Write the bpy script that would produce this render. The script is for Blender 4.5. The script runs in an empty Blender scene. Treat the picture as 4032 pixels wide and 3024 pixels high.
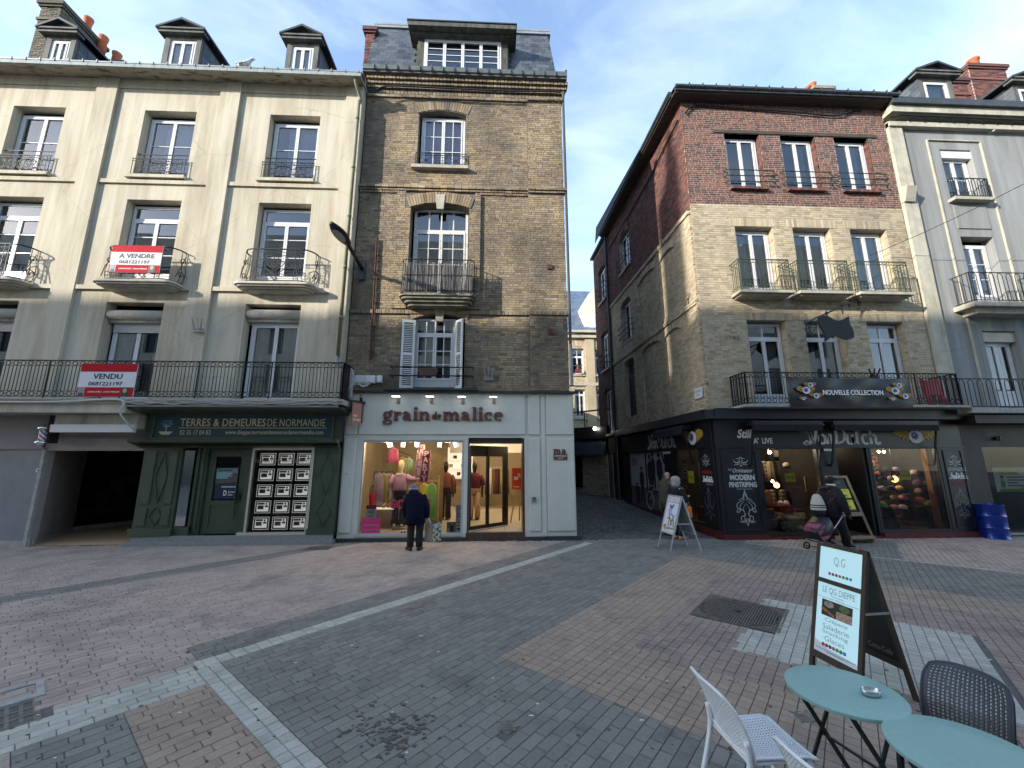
import bpy,math,random
import numpy as np
from mathutils import Vector,Matrix

C = bpy.context.scene.collection
SC = bpy.context.scene
R = math.radians
PITCH,ROLL,YAW,FPX,EYE = R(10.93),R(-.124),R(2.53),1585.7,2.0
_F = np.array([math.sin(YAW)*math.cos(PITCH),math.cos(YAW)*math.cos(PITCH),math.sin(PITCH)])
_r0 = np.array([math.cos(YAW),-math.sin(YAW),0.]); _u0 = np.cross(_r0,_F)
_RT = math.cos(ROLL)*_r0 + math.sin(ROLL)*_u0; _UP = -math.sin(ROLL)*_r0 + math.cos(ROLL)*_u0
cd = bpy.data.cameras.new('camera'); cam = bpy.data.objects.new('camera',cd); C.objects.link(cam)
cd.sensor_width = 36; cd.lens = 36*FPX/4032; cd.clip_start = .05; cd.clip_end = 600
_m = Matrix.Identity(4)
for i in range(3):
    _m[i][0],_m[i][1],_m[i][2] = _RT[i],_UP[i],-_F[i]
_m[2][3] = EYE
cam.matrix_world = _m; SC.camera = cam

SUN = np.array([1.8,1.0,-.70]); SUN /= np.linalg.norm(SUN)          # the way the light travels
elev = math.asin(-SUN[2]); az = math.atan2(-SUN[0],-SUN[1])
w = bpy.data.worlds.new('World'); SC.world = w; w.use_nodes = True
N = w.node_tree.nodes; Lk = w.node_tree.links
N.clear()
wo = N.new('ShaderNodeOutputWorld'); bg = N.new('ShaderNodeBackground'); sky = N.new('ShaderNodeTexSky')
sky.sky_type = 'NISHITA'; sky.sun_disc = False; sky.sun_elevation = elev; sky.sun_rotation = az
sky.air_density = 1.0; sky.dust_density = .6; sky.ozone_density = 2.0
tc = N.new('ShaderNodeTexCoord'); mp = N.new('ShaderNodeMapping'); mp.inputs['Scale'].default_value = (1.1,1.6,3.2)
mp.inputs['Rotation'].default_value = (0,R(18),R(30))
n1 = N.new('ShaderNodeTexNoise'); n1.inputs['Scale'].default_value = 2.1; n1.inputs['Detail'].default_value = 7; n1.inputs['Roughness'].default_value = .55
n1.inputs['Distortion'].default_value = .5
rp = N.new('ShaderNodeValToRGB'); rp.color_ramp.elements[0].position = .40; rp.color_ramp.elements[1].position = .80
mx = N.new('ShaderNodeMixRGB'); mx.inputs[2].default_value = (4.2,4.6,5.2,1)
mm = N.new('ShaderNodeMath'); mm.operation = 'MULTIPLY_ADD'; mm.inputs[1].default_value = .36; mm.inputs[2].default_value = .04
for a_,b_ in ((tc.outputs['Generated'],mp.inputs[0]),(mp.outputs[0],n1.inputs['Vector']),(n1.outputs[0],rp.inputs[0]),(rp.outputs[0],mm.inputs[0]),
               (mm.outputs[0],mx.inputs[0]),(sky.outputs[0],mx.inputs[1]),(mx.outputs[0],bg.inputs[0]),(bg.outputs[0],wo.inputs[0])):
    Lk.new(a_,b_)
bg.inputs[1].default_value = .115
sl = bpy.data.lights.new('sun','SUN'); sl.energy = 2.0; sl.angle = R(.5); sl.color = (1,.92,.80)
so = bpy.data.objects.new('sun',sl); C.objects.link(so)
so.rotation_euler = Vector(SUN).to_track_quat('-Z','Y').to_euler(); so.location = (-20,-12,30)
SC.view_settings.view_transform = 'Standard'; SC.view_settings.look = 'None'; SC.view_settings.gamma = 1; SC.view_settings.use_curve_mapping = False
SC.view_settings.exposure = 2.08
try:
    SC.cycles.max_bounces = 8; SC.cycles.transparent_max_bounces = 12; SC.cycles.caustics_reflective = False; SC.cycles.caustics_refractive = False
    SC.cycles.sample_clamp_indirect = 4; SC.cycles.use_denoising = True
except Exception:
    pass

def ray(px,py):
    return _F*FPX + _RT*(px*1.8228-2016) - _UP*(py*1.8228-1512)
def WY(px,py,Y):
    d = ray(px,py); t = Y/d[1]; return t*d[0],EYE+t*d[2]
def WZ(px,py,z=0.):
    d = ray(px,py); t = (z-EYE)/d[2]; return t*d[0],t*d[1]

rnd = random.Random(7); rng = np.random.default_rng(5)
FR = {}
def thing(name,label,cat,loc=(0,0,0),rz=0,group=None):
    o = bpy.data.objects.new(name,None); C.objects.link(o); o.empty_display_size = .1
    o.location = loc; o.rotation_euler = (0,0,rz); o['label'] = label; o['category'] = cat
    if group: o['group'] = group
    FR[o] = Vector(loc) if rz == 0 else Vector((0,0,0))
    return o
def local(o): FR[o] = Vector((0,0,0)); return o
def tag(o,label,cat,group=None):
    o['label'] = label; o['category'] = cat
    if group: o['group'] = group
    return o
def copy_tree(o,parent=None):
    c = o.copy(); C.objects.link(c)
    if parent: c.parent = parent
    for ch in list(o.children): copy_tree(ch,c)
    return c
def cr(pts,n=6,closed=False):
    P = [np.array(p,float) for p in pts]; out = []; k = len(P)
    for i in range(k if closed else k-1):
        if closed: a,b,c_,d = P[i-1],P[i],P[(i+1) % k],P[(i+2) % k]
        else: a,b,c_,d = P[max(i-1,0)],P[i],P[i+1],P[min(i+2,k-1)]
        for j in range(n):
            t = j/n
            out.append(.5*((2*b)+(-a+c_)*t+(2*a-5*b+4*c_-d)*t*t+(-a+3*b-3*c_+d)*t**3))
    if not closed: out.append(P[-1])
    return out
ID = np.eye(4)
def xf(O,u,n):                     # facade frame: x along u, y inward along n, z up
    M = np.eye(4); M[:3,0] = u; M[:3,1] = n; M[:3,3] = O; return M
class MB:
    def __init__(s,M=None): s.v = []; s.f = []; s.m = []; s.M = ID if M is None else M
    def add(s,vs,fs,m=0):
        k = len(s.v); vs = np.asarray(vs,float)
        if s.M is not ID: vs = vs @ s.M[:3,:3].T + s.M[:3,3]
        s.v.extend(map(tuple,vs)); s.f.extend([tuple(i+k for i in f) for f in fs]); s.m.extend([m]*len(fs)); return s
    def box(s,x0,x1,y0,y1,z0,z1,m=0):
        return s.add([(x0,y0,z0),(x1,y0,z0),(x1,y1,z0),(x0,y1,z0),(x0,y0,z1),(x1,y0,z1),(x1,y1,z1),(x0,y1,z1)],
                     [(0,3,2,1),(4,5,6,7),(0,1,5,4),(1,2,6,5),(2,3,7,6),(3,0,4,7)],m)
    def bar(s,a,b,w,h,m=0,up=(0,0,1)):      # square bar from a to b
        a = np.array(a,float); b = np.array(b,float); d = (b-a); d /= np.linalg.norm(d)
        up = np.array(up,float); x = np.cross(d,up)
        if np.linalg.norm(x) < 1e-4: x = np.cross(d,(0,1,0))
        x /= np.linalg.norm(x); z = np.cross(x,d); x = x*w/2; z = z*h/2
        return s.add([a-x-z,a+x-z,a+x+z,a-x+z,b-x-z,b+x-z,b+x+z,b-x+z],
                     [(0,1,2,3),(7,6,5,4),(0,4,5,1),(1,5,6,2),(2,6,7,3),(3,7,4,0)],m)
    def tube(s,pts,r,n=5,m=0,closed=False):
        P = [np.array(p,float) for p in pts]; k = len(P); rs = r if hasattr(r,'__len__') else [r]*k
        prev = None; V = []
        for i in range(k):
            if closed: t = P[(i+1) % k]-P[i-1]
            else: t = P[min(i+1,k-1)]-P[max(i-1,0)]
            t /= (np.linalg.norm(t)+1e-9)
            if prev is None:
                a = np.cross(t,(0,0,1)); a = a if np.linalg.norm(a) > .05 else np.cross(t,(0,1,0))
            else: a = prev-t*(prev@t)
            a /= (np.linalg.norm(a)+1e-9); prev = a; b = np.cross(t,a)
            for j in range(n):
                q = 2*math.pi*(j+.5)/n; V.append(P[i]+(a*math.cos(q)+b*math.sin(q))*rs[i])
        F = []
        for i in range(k if closed else k-1):
            i2 = (i+1) % k
            for j in range(n):
                j2 = (j+1) % n; F.append((i*n+j,i*n+j2,i2*n+j2,i2*n+j))
        if not closed: F.append(tuple(range(n))[::-1]); F.append(tuple((k-1)*n+j for j in range(n)))
        return s.add(V,F,m)
    def lathe(s,prof,c=(0,0,0),n=20,m=0,sx=1.,sy=1.):
        V = []; F = []
        for (r,z) in prof:
            for j in range(n):
                q = 2*math.pi*j/n; V.append((c[0]+r*sx*math.cos(q),c[1]+r*sy*math.sin(q),c[2]+z))
        for i in range(len(prof)-1):
            for j in range(n):
                j2 = (j+1) % n; F.append((i*n+j,i*n+j2,(i+1)*n+j2,(i+1)*n+j))
        F.append(tuple(range(n))[::-1]); F.append(tuple((len(prof)-1)*n+j for j in range(n)))
        return s.add(V,F,m)
    def loft(s,rings,m=0,caps=True):
        n = len(rings[0]); V = [p for r_ in rings for p in r_]; F = []
        for i in range(len(rings)-1):
            for j in range(n):
                j2 = (j+1) % n; F.append((i*n+j,i*n+j2,(i+1)*n+j2,(i+1)*n+j))
        if caps: F.append(tuple(range(n))[::-1]); F.append(tuple((len(rings)-1)*n+j for j in range(n)))
        return s.add(V,F,m)
    def prism(s,poly,y0,y1,m=0):                # polygon in x,z, through y
        k = len(poly); V = [(p[0],y0,p[1]) for p in poly]+[(p[0],y1,p[1]) for p in poly]
        F = [tuple(range(k)),tuple(range(2*k-1,k-1,-1))]
        for i in range(k): j = (i+1) % k; F.append((i,i+k,j+k,j))
        return s.add(V,F,m)
    def prismx(s,poly,x0,x1,m=0):               # polygon in y,z, through x
        k = len(poly); V = [(x0,p[0],p[1]) for p in poly]+[(x1,p[0],p[1]) for p in poly]
        F = [tuple(range(k))[::-1],tuple(range(k,2*k))]
        for i in range(k): j = (i+1) % k; F.append((i,j,j+k,i+k))
        return s.add(V,F,m)
    def prismz(s,poly,z0,z1,m=0):
        k = len(poly); V = [(p[0],p[1],z0) for p in poly]+[(p[0],p[1],z1) for p in poly]
        F = [tuple(range(k))[::-1],tuple(range(k,2*k))]
        for i in range(k): j = (i+1) % k; F.append((i,j,j+k,i+k))
        return s.add(V,F,m)
    def quad(s,a,b,c,d,m=0): return s.add([a,b,c,d],[(0,1,2,3)],m)
    def disc(s,cx,cz,rx,rz,y0,y1,n=20,m=0,rot=0):
        ca,sa = math.cos(rot),math.sin(rot)
        return s.prism([(cx+rx*math.cos(q)*ca-rz*math.sin(q)*sa,cz+rx*math.cos(q)*sa+rz*math.sin(q)*ca) for q in [2*math.pi*j/n for j in range(n)]],y0,y1,m)
    def wall(s,x0,x1,z0,z1,y,holes,depth,m=0,mr=None):
        xs = sorted({x0,x1,*[min(max(h[i],x0),x1) for h in holes for i in (0,1)]}); zs = sorted({z0,z1,*[min(max(h[i],z0),z1) for h in holes for i in (2,3)]})
        for i in range(len(xs)-1):
            for j in range(len(zs)-1):
                cx,cz = (xs[i]+xs[i+1])/2,(zs[j]+zs[j+1])/2
                if any(h[0] < cx < h[1] and h[2] < cz < h[3] for h in holes): continue
                s.quad((xs[i],y,zs[j]),(xs[i+1],y,zs[j]),(xs[i+1],y,zs[j+1]),(xs[i],y,zs[j+1]),m)
        for h in holes:
            a,b,c_,d = h[:4]; e = h[4] if len(h) > 4 else depth; q = m if mr is None else mr
            s.quad((a,y,c_),(a,y,d),(a,y+e,d),(a,y+e,c_),q); s.quad((b,y,d),(b,y,c_),(b,y+e,c_),(b,y+e,d),q)
            s.quad((a,y,d),(b,y,d),(b,y+e,d),(a,y+e,d),q); s.quad((b,y,c_),(a,y,c_),(a,y+e,c_),(b,y+e,c_),q)
        return s
    def strokes(s,pts,w,y,ext=.006,thin=1.,m=0,O=(0,0),sc=1.,sl=0.,ty=1.):   # a flat pen line in x,z
        P = [np.array((p[0]+sl*p[1],p[1])) for p in pts]; k = len(P)
        Lf,Rt = [],[]
        for i in range(k):
            t = P[min(i+1,k-1)]-P[max(i-1,0)]; t = t/(np.linalg.norm(t)+1e-9)
            ww = w[i] if hasattr(w,'__len__') else w
            h = ww*(thin+(1-thin)*abs(t[1])**1.3)/2; nrm = np.array((-t[1],t[0]))
            Lf.append(P[i]+nrm*h); Rt.append(P[i]-nrm*h)
        V = []
        for yy in (y,y+ext):
            for a_,b_ in zip(Lf,Rt):
                V += [(O[0]+a_[0]*sc,yy,O[1]+a_[1]*sc*ty),(O[0]+b_[0]*sc,yy,O[1]+b_[1]*sc*ty)]
        F = []
        for i in range(k-1):
            F.append((2*i,2*i+1,2*i+3,2*i+2)); q = 2*k
            if ext > .003:
                F += [(2*i,2*i+2,q+2*i+2,q+2*i),(2*i+1,q+2*i+1,q+2*i+3,2*i+3)]
        if ext > .003: F += [(0,2*k,2*k+1,1),(2*k-2,2*k-1,4*k-1,4*k-2)]
        return s.add(V,F,m)
    def build(s,name,mats,parent=None,smooth=False,kind=None,label=None):
        if not s.v: return None
        mats = mats if isinstance(mats,(list,tuple)) else [mats]
        V = np.array(s.v); c_ = (V.min(0)+V.max(0))/2
        if parent is None and kind == 'structure': c_ = c_*0
        me = bpy.data.meshes.new(name); me.from_pydata((V-c_).tolist(),[],s.f)
        for q in mats: me.materials.append(q)
        if len(mats) > 1: me.polygons.foreach_set('material_index',s.m)
        if smooth: me.polygons.foreach_set('use_smooth',[True]*len(s.f))
        me.update()
        return link(name,me,c_,parent,kind,label)
def link(name,me,c_,parent=None,kind=None,label=None):
    o = bpy.data.objects.new(name,me); C.objects.link(o); c_ = Vector(c_)
    if parent is not None: o.parent = parent; o.location = c_-FR[parent]
    else: o.location = c_
    FR[o] = c_
    if kind: o['kind'] = kind
    if label: o['label'] = label
    return o
def bevel(o,wd=.006,seg=1):
    b = o.modifiers.new('bevel','BEVEL'); b.width = wd; b.segments = seg; b.limit_method = 'ANGLE'; return o

def txt(parent,name,s,rect,y,m,M=None,ext=.004,bold=0.,shear=0.,sp=1.,fit=True,label=None,small=False):
    cu = bpy.data.curves.new('lettering','FONT'); cu.body = s; cu.size = 1; cu.offset = bold; cu.shear = shear; cu.space_character = sp; cu.resolution_u = 3
    if small: cu.small_caps_scale = .8
    o = bpy.data.objects.new('lettering',cu); me0 = bpy.data.meshes.new_from_object(o)
    n = len(me0.vertices); V = np.zeros(n*3); me0.vertices.foreach_get('co',V); V = V.reshape(-1,3)
    F = [tuple(p.vertices) for p in me0.polygons]
    bpy.data.objects.remove(o); bpy.data.curves.remove(cu); bpy.data.meshes.remove(me0)
    x0,x1,z0,z1 = rect; a,b = V.min(0),V.max(0)
    sz = (z1-z0)/(b[1]-a[1]); sx = (x1-x0)/(b[0]-a[0]) if x1 is not None else sz
    P = np.stack([x0+(V[:,0]-a[0])*sx,np.full(n,y),z0+(V[:,1]-a[1])*sz],1)
    mb = MB(M)
    if ext > .003:
        ec = {}
        for f in F:
            for i in range(len(f)):
                e = (f[i],f[(i+1) % len(f)]); ec[e] = 1
        side = [(i,j,j+n,i+n) for (i,j) in ec if (j,i) not in ec]
        mb.add(np.concatenate([P,P+np.array([0,ext,0])]),F+[t[::-1] for t in side])
    else: mb.add(P,F)
    return mb.build(name,m,parent,label=label)

def c8(r,g,b):
    f = lambda q: (q/255/12.92) if q <= 10 else ((q/255+.055)/1.055)**2.4
    return (f(r),f(g),f(b))
def mat(name,col,rough=.7,var=.0,scale=6.,metal=0.,bump=0.,bscale=None,spec=.4,emit=None,streak=0.,col2=None,stretch=None,coat=0.,thr=None):
    m = bpy.data.materials.new(name); m.use_nodes = True; nt = m.node_tree; n = nt.nodes; l = nt.links
    p = n['Principled BSDF']; p.inputs['Base Color'].default_value = (*col,1); p.inputs['Roughness'].default_value = rough
    p.inputs['Metallic'].default_value = metal; p.inputs['Specular IOR Level'].default_value = spec
    if coat: p.inputs['Coat Weight'].default_value = coat
    if emit: p.inputs['Emission Color'].default_value = (*emit[:3],1); p.inputs['Emission Strength'].default_value = emit[3]
    if var or bump or col2:
        g = n.new('ShaderNodeNewGeometry'); src = g.outputs['Position']
        if stretch:
            k = n.new('ShaderNodeMapping'); k.inputs['Scale'].default_value = stretch; l.new(src,k.inputs[0]); src = k.outputs[0]
        nz = n.new('ShaderNodeTexNoise'); nz.inputs['Scale'].default_value = scale; nz.inputs['Detail'].default_value = 8; nz.inputs['Roughness'].default_value = .62
        l.new(src,nz.inputs['Vector'])
        if var or col2:
            r_ = n.new('ShaderNodeValToRGB'); r_.color_ramp.elements[0].position,r_.color_ramp.elements[1].position = thr or (.3,.72)
            d = col2 or tuple(q*(1-var) for q in col); u = col if col2 else tuple(min(1,q*(1+var*.6)) for q in col)
            r_.color_ramp.elements[0].color = (*d,1); r_.color_ramp.elements[1].color = (*u,1)
            l.new(nz.outputs[0],r_.inputs[0]); l.new(r_.outputs[0],p.inputs['Base Color'])
            ro = n.new('ShaderNodeMath'); ro.operation = 'MULTIPLY_ADD'; ro.inputs[1].default_value = -.2; ro.inputs[2].default_value = min(1,rough+.1)
            l.new(nz.outputs[0],ro.inputs[0]); l.new(ro.outputs[0],p.inputs['Roughness'])
        if bump:
            b_ = n.new('ShaderNodeBump'); b_.inputs['Strength'].default_value = bump; b_.inputs['Distance'].default_value = .02
            nb = n.new('ShaderNodeTexNoise'); nb.inputs['Scale'].default_value = bscale or scale*8; nb.inputs['Detail'].default_value = 5
            l.new(g.outputs['Position'],nb.inputs['Vector']); l.new(nb.outputs[0],b_.inputs['Height']); l.new(b_.outputs[0],p.inputs['Normal'])
    return m
def pieces(name,cols,rough=.85,dirt=None,dscale=1.2,damt=.5,bump=.25,bscale=60.,dth=(.42,.66),stretch=(1,1,.5)):
    """brick, stone, slate: a colour of its own for every piece, plus grime that has its own shape"""
    m = bpy.data.materials.new(name); m.use_nodes = True; n = m.node_tree.nodes; l = m.node_tree.links; p = n['Principled BSDF']
    p.inputs['Roughness'].default_value = rough; p.inputs['Specular IOR Level'].default_value = .3
    g = n.new('ShaderNodeNewGeometry'); oi = n.new('ShaderNodeObjectInfo')
    a = n.new('ShaderNodeMath'); a.operation = 'ADD'; f = n.new('ShaderNodeMath'); f.operation = 'FRACT'
    l.new(g.outputs['Random Per Island'],a.inputs[0]); l.new(oi.outputs['Random'],a.inputs[1]); l.new(a.outputs[0],f.inputs[0])
    r_ = n.new('ShaderNodeValToRGB'); r_.color_ramp.interpolation = 'LINEAR'; e = r_.color_ramp.elements
    while len(e) < len(cols): e.new(.5)
    for i,q in enumerate(cols): e[i].position = i/(len(cols)-1); e[i].color = (*q,1)
    l.new(f.outputs[0],r_.inputs[0]); out = r_.outputs[0]
    nf = n.new('ShaderNodeTexNoise'); nf.inputs['Scale'].default_value = 40; nf.inputs['Detail'].default_value = 4; l.new(g.outputs['Position'],nf.inputs['Vector'])
    mf = n.new('ShaderNodeMixRGB'); mf.blend_type = 'MULTIPLY'; mf.inputs[0].default_value = .5
    rf = n.new('ShaderNodeValToRGB'); rf.color_ramp.elements[0].color = (.45,.45,.45,1); rf.color_ramp.elements[1].color = (1.3,1.3,1.3,1)
    l.new(nf.outputs[0],rf.inputs[0]); l.new(out,mf.inputs[1]); l.new(rf.outputs[0],mf.inputs[2]); out = mf.outputs[0]
    if dirt:
        k = n.new('ShaderNodeMapping'); k.inputs['Scale'].default_value = stretch; l.new(g.outputs['Position'],k.inputs[0])
        nd = n.new('ShaderNodeTexNoise'); nd.inputs['Scale'].default_value = dscale; nd.inputs['Detail'].default_value = 7; nd.inputs['Roughness'].default_value = .65; l.new(k.outputs[0],nd.inputs['Vector'])
        rd = n.new('ShaderNodeMapRange'); rd.inputs[1].default_value,rd.inputs[2].default_value = dth; rd.inputs[3].default_value = 0; rd.inputs[4].default_value = damt
        l.new(nd.outputs[0],rd.inputs[0]); md = n.new('ShaderNodeMixRGB'); md.inputs[2].default_value = (*dirt,1)
        l.new(rd.outputs[0],md.inputs[0]); l.new(out,md.inputs[1]); out = md.outputs[0]
    l.new(out,p.inputs['Base Color'])
    if bump:
        b_ = n.new('ShaderNodeBump'); b_.inputs['Strength'].default_value = bump; b_.inputs['Distance'].default_value = .01
        nb = n.new('ShaderNodeTexNoise'); nb.inputs['Scale'].default_value = bscale; nb.inputs['Detail'].default_value = 4; l.new(g.outputs['Position'],nb.inputs['Vector'])
        l.new(nb.outputs[0],b_.inputs['Height']); l.new(b_.outputs[0],p.inputs['Normal'])
    return m
def glass_mat(name,tint=(.9,.93,.94),base=.06,rough=.01):
    m = bpy.data.materials.new(name); m.use_nodes = True; n = m.node_tree.nodes; l = m.node_tree.links; n.remove(n['Principled BSDF'])
    t = n.new('ShaderNodeBsdfTransparent'); t.inputs[0].default_value = (*tint,1); g = n.new('ShaderNodeBsdfGlossy'); g.inputs['Roughness'].default_value = rough
    fr = n.new('ShaderNodeFresnel'); fr.inputs[0].default_value = 1.5; ad = n.new('ShaderNodeMath'); ad.operation = 'ADD'; ad.use_clamp = True; ad.inputs[1].default_value = base
    mx_ = n.new('ShaderNodeMixShader'); l.new(fr.outputs[0],ad.inputs[0]); l.new(ad.outputs[0],mx_.inputs[0]); l.new(t.outputs[0],mx_.inputs[1]); l.new(g.outputs[0],mx_.inputs[2])
    l.new(mx_.outputs[0],n['Material Output'].inputs[0]); return m

WHITE = mat('white_frame_paint',c8(206,208,210),.4,.06,3)
GLASS = glass_mat('window_glass',base=.10); SGLASS = glass_mat('shop_glass',(.97,.98,.98),.0)
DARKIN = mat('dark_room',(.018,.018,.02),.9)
CURT = mat('net_curtain',(.34,.35,.37),.9,.15,8,stretch=(6,1,.3))
BEIGEC = mat('beige_curtain',(.42,.38,.33),.9,.2,6,stretch=(6,1,.3))
MAUVE = mat('mauve_blind',(.25,.17,.32),.85,.12,3)
IRON = mat('black_wrought_iron',(.010,.010,.012),.6,.3,20)
GIRON = mat('green_black_iron',(.05,.062,.035),.6,.4,12)
ZINC = mat('weathered_zinc',c8(150,155,158),.5,.3,3,metal=.35,bump=.05)
ZINCD = mat('dark_zinc',c8(70,74,78),.5,.3,4,metal=.3)
PLASTER = mat('cream_plaster',(.54,.50,.40),.92,scale=1.5,bump=.25,bscale=90,col2=(.40,.355,.27),stretch=(1.5,1,.28),thr=(.30,.58))
PLASTERD = mat('stained_plaster',(.52,.49,.42),.95,.25,2.2,bump=.2,bscale=60,stretch=(1,1,.4))
GREYPL = mat('grey_render',(.30,.31,.31),.95,scale=.8,bump=.25,bscale=90,col2=(.21,.22,.22),stretch=(2.2,1,.25),thr=(.3,.66))
GREYED = mat('pale_edge_render',(.46,.44,.36),.95,.25,2.5,bump=.2)
SLATE = pieces('roof_slate',[c8(52,58,66),c8(70,77,86),c8(86,93,102),c8(60,66,74)],.45,(.20,.21,.20),1.5,.35,.15)
SLATEB = mat('slate_backing',c8(36,40,46),.7)
WOODD = mat('weathered_dark_wood',(.05,.055,.05),.8,scale=5,bump=.3,col2=(.16,.16,.14),stretch=(1,1,.3))
YBRICK = pieces('tan_grimy_brick',[(.19,.145,.095),(.30,.225,.135),(.38,.285,.165),(.42,.325,.195),(.34,.27,.185),(.27,.22,.16),(.45,.38,.28)],.92,(.075,.068,.062),.55,.72,.4,45,(.40,.62),(1,1,.55))
YMORT = mat('grimy_mortar',(.16,.14,.12),.95,.4,3,bump=.3)
CBRICK = pieces('cream_stock_brick',[(.34,.27,.18),(.47,.39,.26),(.56,.47,.32),(.52,.45,.33),(.42,.34,.22),(.58,.52,.40)],.92,(.17,.15,.125),.7,.5,.4,45,(.46,.7))
CMORT = mat('pale_mortar',(.36,.33,.27),.95,.3,4,bump=.3)
RBRICK = pieces('red_and_plum_brick',[(.12,.055,.047),(.20,.085,.065),(.245,.105,.078),(.10,.055,.055),(.08,.05,.052),(.185,.08,.066)],.88,(.06,.045,.045),.9,.25,.3,45)
RMORT = mat('white_lime_mortar',(.38,.33,.27),.95,.25,4)
DRBRICK = pieces('dark_red_brick',[(.07,.035,.03),(.12,.055,.045),(.16,.075,.06),(.055,.035,.035)],.9,(.05,.045,.045),1,.4,.3,45)
def streak(m,lo=.72,sx=7.,sz=.16):
    n = m.node_tree.nodes; l = m.node_tree.links; p = n['Principled BSDF']; s_ = p.inputs['Base Color'].links[0].from_socket
    g = n.new('ShaderNodeNewGeometry'); k = n.new('ShaderNodeMapping'); k.inputs['Scale'].default_value = (sx,sx,sz); l.new(g.outputs['Position'],k.inputs[0])
    z = n.new('ShaderNodeTexNoise'); z.inputs['Scale'].default_value = 1; z.inputs['Detail'].default_value = 6; z.inputs['Roughness'].default_value = .7; l.new(k.outputs[0],z.inputs['Vector'])
    r_ = n.new('ShaderNodeValToRGB'); r_.color_ramp.elements[0].position = .34; r_.color_ramp.elements[1].position = .56; r_.color_ramp.elements[0].color = (lo,lo*.98,lo*.93,1); r_.color_ramp.elements[1].color = (1,1,1,1); l.new(z.outputs[0],r_.inputs[0])
    mx_ = n.new('ShaderNodeMixRGB'); mx_.blend_type = 'MULTIPLY'; mx_.inputs[0].default_value = 1; l.new(s_,mx_.inputs[1]); l.new(r_.outputs[0],mx_.inputs[2])
    v = n.new('ShaderNodeTexVoronoi'); v.feature = 'DISTANCE_TO_EDGE'; v.inputs['Scale'].default_value = .55; v2 = n.new('ShaderNodeTexNoise'); v2.inputs['Scale'].default_value = 3; va = n.new('ShaderNodeMixRGB'); va.inputs[0].default_value = .12; l.new(g.outputs['Position'],va.inputs[1]); l.new(v2.outputs['Color'],va.inputs[2]); l.new(g.outputs['Position'],v2.inputs['Vector']); l.new(va.outputs[0],v.inputs['Vector'])
    c_ = n.new('ShaderNodeMapRange'); c_.inputs[1].default_value = .0; c_.inputs[2].default_value = .006; c_.inputs[3].default_value = .8; c_.inputs[4].default_value = 1; l.new(v.outputs['Distance'],c_.inputs[0])
    m2 = n.new('ShaderNodeMixRGB'); m2.blend_type = 'MULTIPLY'; m2.inputs[0].default_value = 1; l.new(mx_.outputs[0],m2.inputs[1]); l.new(c_.outputs[0],m2.inputs[2]); l.new(m2.outputs[0],p.inputs['Base Color'])
streak(PLASTER,.86); streak(PLASTERD,.84); streak(GREYPL,.78,5,.12); streak(GREYED,.8)
STONE = mat('pale_stone',(.42,.39,.32),.9,.35,3,bump=.25,stretch=(1,1,.5))
MOSSY = mat('mossy_stone',(.30,.27,.22),.95,scale=5,bump=.3,col2=(.07,.075,.05))
TERRA = mat('terracotta_pot',(.46,.13,.06),.85,.3,6)
BLACKP = mat('black_shop_paint',(.011,.012,.015),.38,.3,2,spec=.5)
NAVYB = mat('blue_black_paint',(.016,.019,.028),.4,.3,3)
GREYSF = mat('pale_grey_shop_panel',c8(205,206,196),.5,.07,2.5,spec=.4)
GREENP = mat('dark_green_paint',(.055,.075,.048),.45,.25,3)
TEAL = mat('teal_sign',(.010,.045,.055),.4,.1,3)
CREAMT = mat('cream_lettering',(.55,.48,.32),.5)
WHITET = mat('white_lettering',(.78,.78,.76),.5)
SILVT = mat('silver_lettering',(.55,.55,.55),.45,.2,20)
GREYT = mat('grey_lettering',(.13,.15,.16),.6)
INK = mat('dark_ink',(.02,.025,.05),.6)
REDS = mat('sign_red',(.42,.008,.018),.75,spec=.15); WHITES = mat('sign_white',(.66,.67,.70),.75,spec=.15)
RUST = mat('rust_brown_letters',(.16,.055,.032),.5,.1,5)
YELP = mat('yellow_poster',(.78,.72,.07),.6); PINK = mat('pink_poster',(.85,.05,.35),.55,emit=(.85,.05,.35,.03)); CRIM = mat('crimson_vinyl',(.55,.02,.09),.5)  # pink poster carries a faint glow of its own, though no lamp
CHROME = mat('chrome',(.75,.76,.78),.12,metal=1.)
SKIN = mat('skin',(.52,.30,.22),.6,.1,20); SKIND = mat('brown_skin',(.075,.038,.025),.55)
BLACKC = mat('black_cloth',(.012,.012,.014),.9,.3,15,bump=.3,bscale=40)
NAVYC = mat('navy_coat',(.008,.009,.022),.95,.3,10,bump=.4,bscale=30,spec=.1)
def unit_piece(name,m,inset=0.,back=False):
    me = bpy.data.meshes.new(name); h = .5
    if inset == 0:
        V = [(-h,-h,-h),(h,-h,-h),(h,h,-h),(-h,h,-h),(-h,-h,h),(h,-h,h),(h,h,h),(-h,h,h)]
        F = [(0,3,2,1),(4,5,6,7),(0,1,5,4),(1,2,6,5),(3,0,4,7)]
    else:
        i = h-inset
        V = [(-h,-h,-h),(h,-h,-h),(h,h,-h),(-h,h,-h),(-h,-h,.2),(h,-h,.2),(h,h,.2),(-h,h,.2),(-i,-i,h),(i,-i,h),(i,i,h),(-i,i,h)]
        F = [(8,9,10,11),(0,1,5,4),(1,2,6,5),(2,3,7,6),(3,0,4,7),(4,5,9,8),(5,6,10,9),(6,7,11,10),(7,4,8,11)]
    me.from_pydata(V,[],F); me.materials.append(m); me.update(); return me,np.array(V),F
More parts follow.
